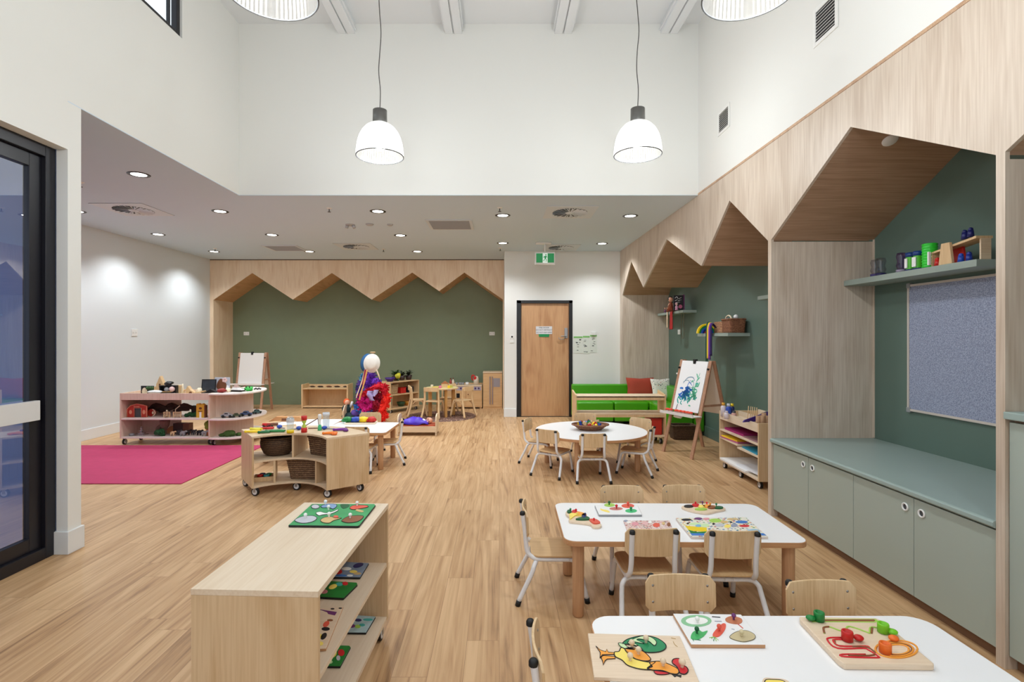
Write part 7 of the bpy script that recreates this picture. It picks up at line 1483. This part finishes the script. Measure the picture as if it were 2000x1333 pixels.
m = MB(); m.blob((0, 0, 0.09), 0.075, 5, 0.2, sz=1.15, sy=0.7); one('soft_toy', m, mat('dark_olive_plush', (40, 52, 30), 0.9), 'dark olive plush lump behind the dolls', 'soft toy', (2.9, 8.62, zA))
def drape(name, label, pts, w, m_, group): 
    path = spl(pts, 6); m = MB(); vs = []
    for i, p in enumerate(path):
        k = i/len(path); 
        for j in range(7):
            u = (j-3)/3; vs.append((p.x-0.006*math.cos(j*2.4)*(0.4+k), p.y+u*w/2*(0.7+0.5*k), p.z))
    m.add(vs, [(i*7+j, i*7+j+1, (i+1)*7+j+1, (i+1)*7+j) for i in range(len(path)-1) for j in range(6)], True)
    return one(name, m, m_, label, 'scarf', group=group, solid=0.003)
drape('hanging_scarf', 'red scarf hanging over the edge of the doll shelf', [(2.84, 8.42, zA+0.004), (2.795, 8.42, zA+0.004), (2.775, 8.42, zA-0.02), (2.775, 8.42, zA-0.14), (2.772, 8.42, zA-0.29)], 0.15, mat('scarf_red', (170, 24, 22), 0.7), 'scarves over the nook shelves')
drape('hanging_scarf', 'narrow cream scarf beside the red one on the doll shelf', [(2.83, 8.62, zA+0.003), (2.79, 8.62, zA+0.003), (2.776, 8.62, zA-0.02), (2.776, 8.62, zA-0.26)], 0.05, mat('ribbon_cream', (0, 0, 0)), 'scarves over the nook shelves')
m = MB(); m.tube(spl([(2.80, 8.02, 1.81), (2.80, 8.02, 1.6), (2.80, 8.0, 1.45), (2.80, 7.94, 1.42), (2.80, 7.92, 1.5), (2.80, 7.93, 1.81)], 6), 0.004, 6); one('bead_string', m, mat('olive_string', (92, 80, 52), 0.8), 'thin brown string loop hanging under the doll shelf', 'string')
zB = 1.4875
rb = thing('toy_rainbow', 'stacking wooden rainbow at the left end of the basket shelf', 'toy', (PX(1380, 7.0), 7.0, zB), 0)
for i, (c_, nm) in enumerate(((YEL, 'yellow_arch'), (GRN, 'green_arch'), (BLUE, 'blue_arch'), (NAVY, 'navy_arch'), (RED, 'red_arch'))):
    ra = 0.13-0.024*i; m = MB(); m.prism([(ra*math.cos(R(a)), ra*math.sin(R(a))) for a in range(0, 181, 12)]+[((ra-0.022)*math.cos(R(a)), (ra-0.022)*math.sin(R(a))) for a in range(180, -1, -12)], -0.02, 0.02, 'y'); m.build(nm, c_, rb)
for i, (Yq, w_, l_, c_, lb) in enumerate(((6.84, 0.05, 0.50, mat('scarf_dark_green', (16, 70, 50), 0.7), 'long dark green'), (6.78, 0.06, 0.33, mat('scarf_yellow', (232, 200, 60), 0.6), 'yellow'), (6.72, 0.05, 0.34, mat('scarf_bright_purple', (130, 50, 170), 0.6), 'bright purple'), (6.66, 0.06, 0.29, mat('scarf_navy_purple', (46, 24, 90), 0.6), 'dark purple'))):
    xo = 2.735-0.012-0.006*i; drape('hanging_scarf', '%s scarf hanging from the basket shelf beside the rainbow' % lb, [(xo+0.06, Yq, zB+0.10-0.01*i), (xo+0.02, Yq, zB+0.15-0.01*i), (xo-0.004, Yq, zB+0.08), (xo-0.006, Yq, zB-0.05), (xo-0.006, Yq, zB-l_)], w_, c_, 'scarves over the nook shelves')
one('fabric_basket', MB().box(-0.07, 0.07, -0.12, 0.12, 0.0005, 0.145), weave('speckled_tan', (200, 160, 120), (140, 90, 66), 50), 'speckled tan woven box between scarves and wicker basket', 'basket', (2.84, 6.62, zB), bev=0.008)
wb = rbasket('wicker_basket', 'brown wicker basket with handle on the nook shelf', 2.865, 6.385, zB, 0.20, 0.26, 0.165, 0, BASKR, 0.9, 'nook shelf baskets')
m = MB(); m.tube(spl([(0.0, 0.10, 0.15), (0.0, 0.07, 0.195), (0.0, -0.0, 0.215), (0.0, -0.06, 0.195), (0.0, -0.09, 0.15)], 5), 0.009, 8); one('wooden_hoop', m, CREAM, 'pale hoop sticking out of the brown wicker basket', 'toy', (2.82, 6.42, zB))
t = thing('mouse_toy', 'white headed soft toy peeping out of the basket', 'soft toy', (2.86, 6.31, zB+0.165)); MB().ball((0, 0, 0.03), 0.028).build('head', PAPER, t); MB().blob((0.01, 0.03, 0.025), 0.024, 2, 0.1).build('ear', BLACKM, t)
t = thing('mouse_toy', 'tiny white eared toy at the left rim of the basket', 'soft toy', (2.83, 6.50, zB+0.16)); MB().ball((0, 0, 0.018), 0.016).build('head', PAPER, t); MB().ball((0.0, 0.02, 0.02), 0.01).build('ear', GREYD, t)

# shelf above the pinboard -----------------------------------------------------
zC = 1.8855
def at_shelf(px, off=0.05):   # on the shelf, a little behind its front edge
    X = 2.76+off; return X, X*F/(px-VX)
def clearjar(label, px, r, h, tint, basec):
    X, Y = at_shelf(px, r+0.02); t = thing('sensory_bottle', label, 'bottle', (X, Y, zC), 0, 'clear bottles on the long shelf')
    MB().lathe([(0.0001, 0.0005), (r, 0.0005), (r, 0.02), (0.0001, 0.02)], seg=18).build('base_cap', basec, t); MB().lathe([(r*0.7, 0.02), (r, h*0.35), (r*0.75, h*0.55), (r, h*0.8), (r*0.8, h*0.97), (0.0001, h)], seg=24).build('clear_body', glassy('clear_'+tint[0], tint[1], 0.93, 0.05, gloss=0.08), t); return t
clearjar('small clear bottle at the far left of the long shelf', 1709, 0.03, 0.13, ('grey', (225, 225, 230)), mat('violet_base', (60, 50, 110), 0.4))
clearjar('larger clear bottle second from the left of the long shelf', 1720, 0.035, 0.135, ('grey', (0, 0, 0)), mat('navy_base', (30, 24, 80), 0.4))
clearjar('violet tinted clear bottle on the long shelf', 1760, 0.03, 0.14, ('violet', (206, 180, 222)), mat('clear_base', (150, 140, 160), 0.3))
X, Y = at_shelf(1785, 0.05)
for i, (dy, lb) in enumerate(((0.032, 'left'), (-0.032, 'right'))):
    t = thing('sand_timer', 'blue capped sand timer with green inside, %s of the pair' % lb, 'sand timer', (X, Y+dy, zC), 0, 'blue capped sand timers'); MB().lathe([(0.0001, 0.0005), (0.03, 0.0005), (0.03, 0.012), (0.0001, 0.012)]).build('base_cap', NAVY, t); MB().lathe([(0.0001, 0.095), (0.028, 0.095), (0.028, 0.125), (0.0001, 0.125)]).build('top_cap', pl('royal_blue', 24, 62, 130), t); MB().lathe([(0.024, 0.012), (0.025, 0.05), (0.024, 0.095)]).build('green_tube', pl('apple_green', 90, 190, 50), t)
    MB().box(-0.031, -0.026, -0.02 if i else -0.01, 0.012, 0.02, 0.085).build('white_frame', PAPER, t)
X, Y = at_shelf(1816, 0.06); t = thing('coil_jar', 'bright green ribbed cylinder on the long shelf', 'toy', (X, Y, zC)); m = MB(); pr = [(0.0001, 0.0005)]
for k in range(9): pr += [(0.040, 0.002+k*0.018), (0.044, 0.009+k*0.018), (0.040, 0.016+k*0.018)]
pr += [(0.0001, 0.165)]; m.lathe(pr, seg=24); m.build('ribbed_body', pl('neon_green', 40, 200, 50), t); MB().box(-0.045, -0.03, -0.045, -0.035, 0.015, 0.10).build('white_strip', PAPER, t)
X = 2.81; Y1 = X*F/(1855-VX)
bs = thing('balance_toy', 'wooden balance toy with red and blue pegs on the long shelf', 'toy', (X, Y1, zC))
m = MB(); m.prism([(-0.05, 0), (0.05, 0), (0.03, 0.135), (-0.03, 0.135)], -0.03, -0.012, 'x'); m.build('tower_panel', PINE, bs, bev=0.002); m = MB(); m.prism([(-0.05, 0), (0.05, 0), (0.03, 0.135), (-0.03, 0.135)], 0.05, 0.065, 'x'); m.build('tower_panel', RED, bs, bev=0.002)
m = MB(); m.prism([(0.13, 0.085), (0.13, 0.097), (-0.19, 0.145), (-0.19, 0.13)], -0.01, 0.09, 'x'); m.build('beam_board', PINE, bs, bev=0.001)
MB().box(-0.01, 0.08, 0.12, 0.13, 0.0, 0.09).build('end_post', PINE, bs); MB().box(0.02, 0.08, -0.19, -0.18, 0.0, 0.13).build('end_post', BIRCH, bs)
for i, (dy, z_, c_, lb) in enumerate(((0.085, 0, RED, 'red peg under the left side of the balance toy'), (-0.085, 0, BLUE, 'larger blue peg under the right side of the balance toy'), (-0.14, 0, pl('mid_blue', 24, 50, 140), 'smaller blue peg under the right end of the balance toy'), (-0.11, 0.137, NAVY, 'dark blue peg lying left on top of the balance toy'), (-0.15, 0.143, NAVY, 'dark blue peg lying right on top of the balance toy'))):
    t = thing('peg_figure', lb, 'toy peg', (X-0.005, Y1+dy, zC+z_+0.0005), 0, 'pegs of the balance toy'); MB().lathe([(0.0001, 0), (0.018, 0), (0.014, 0.04), (0.0001, 0.042)], seg=16).build('peg_body', c_, t); MB().ball((0, 0, 0.045), 0.013).build('peg_head', c_, t)
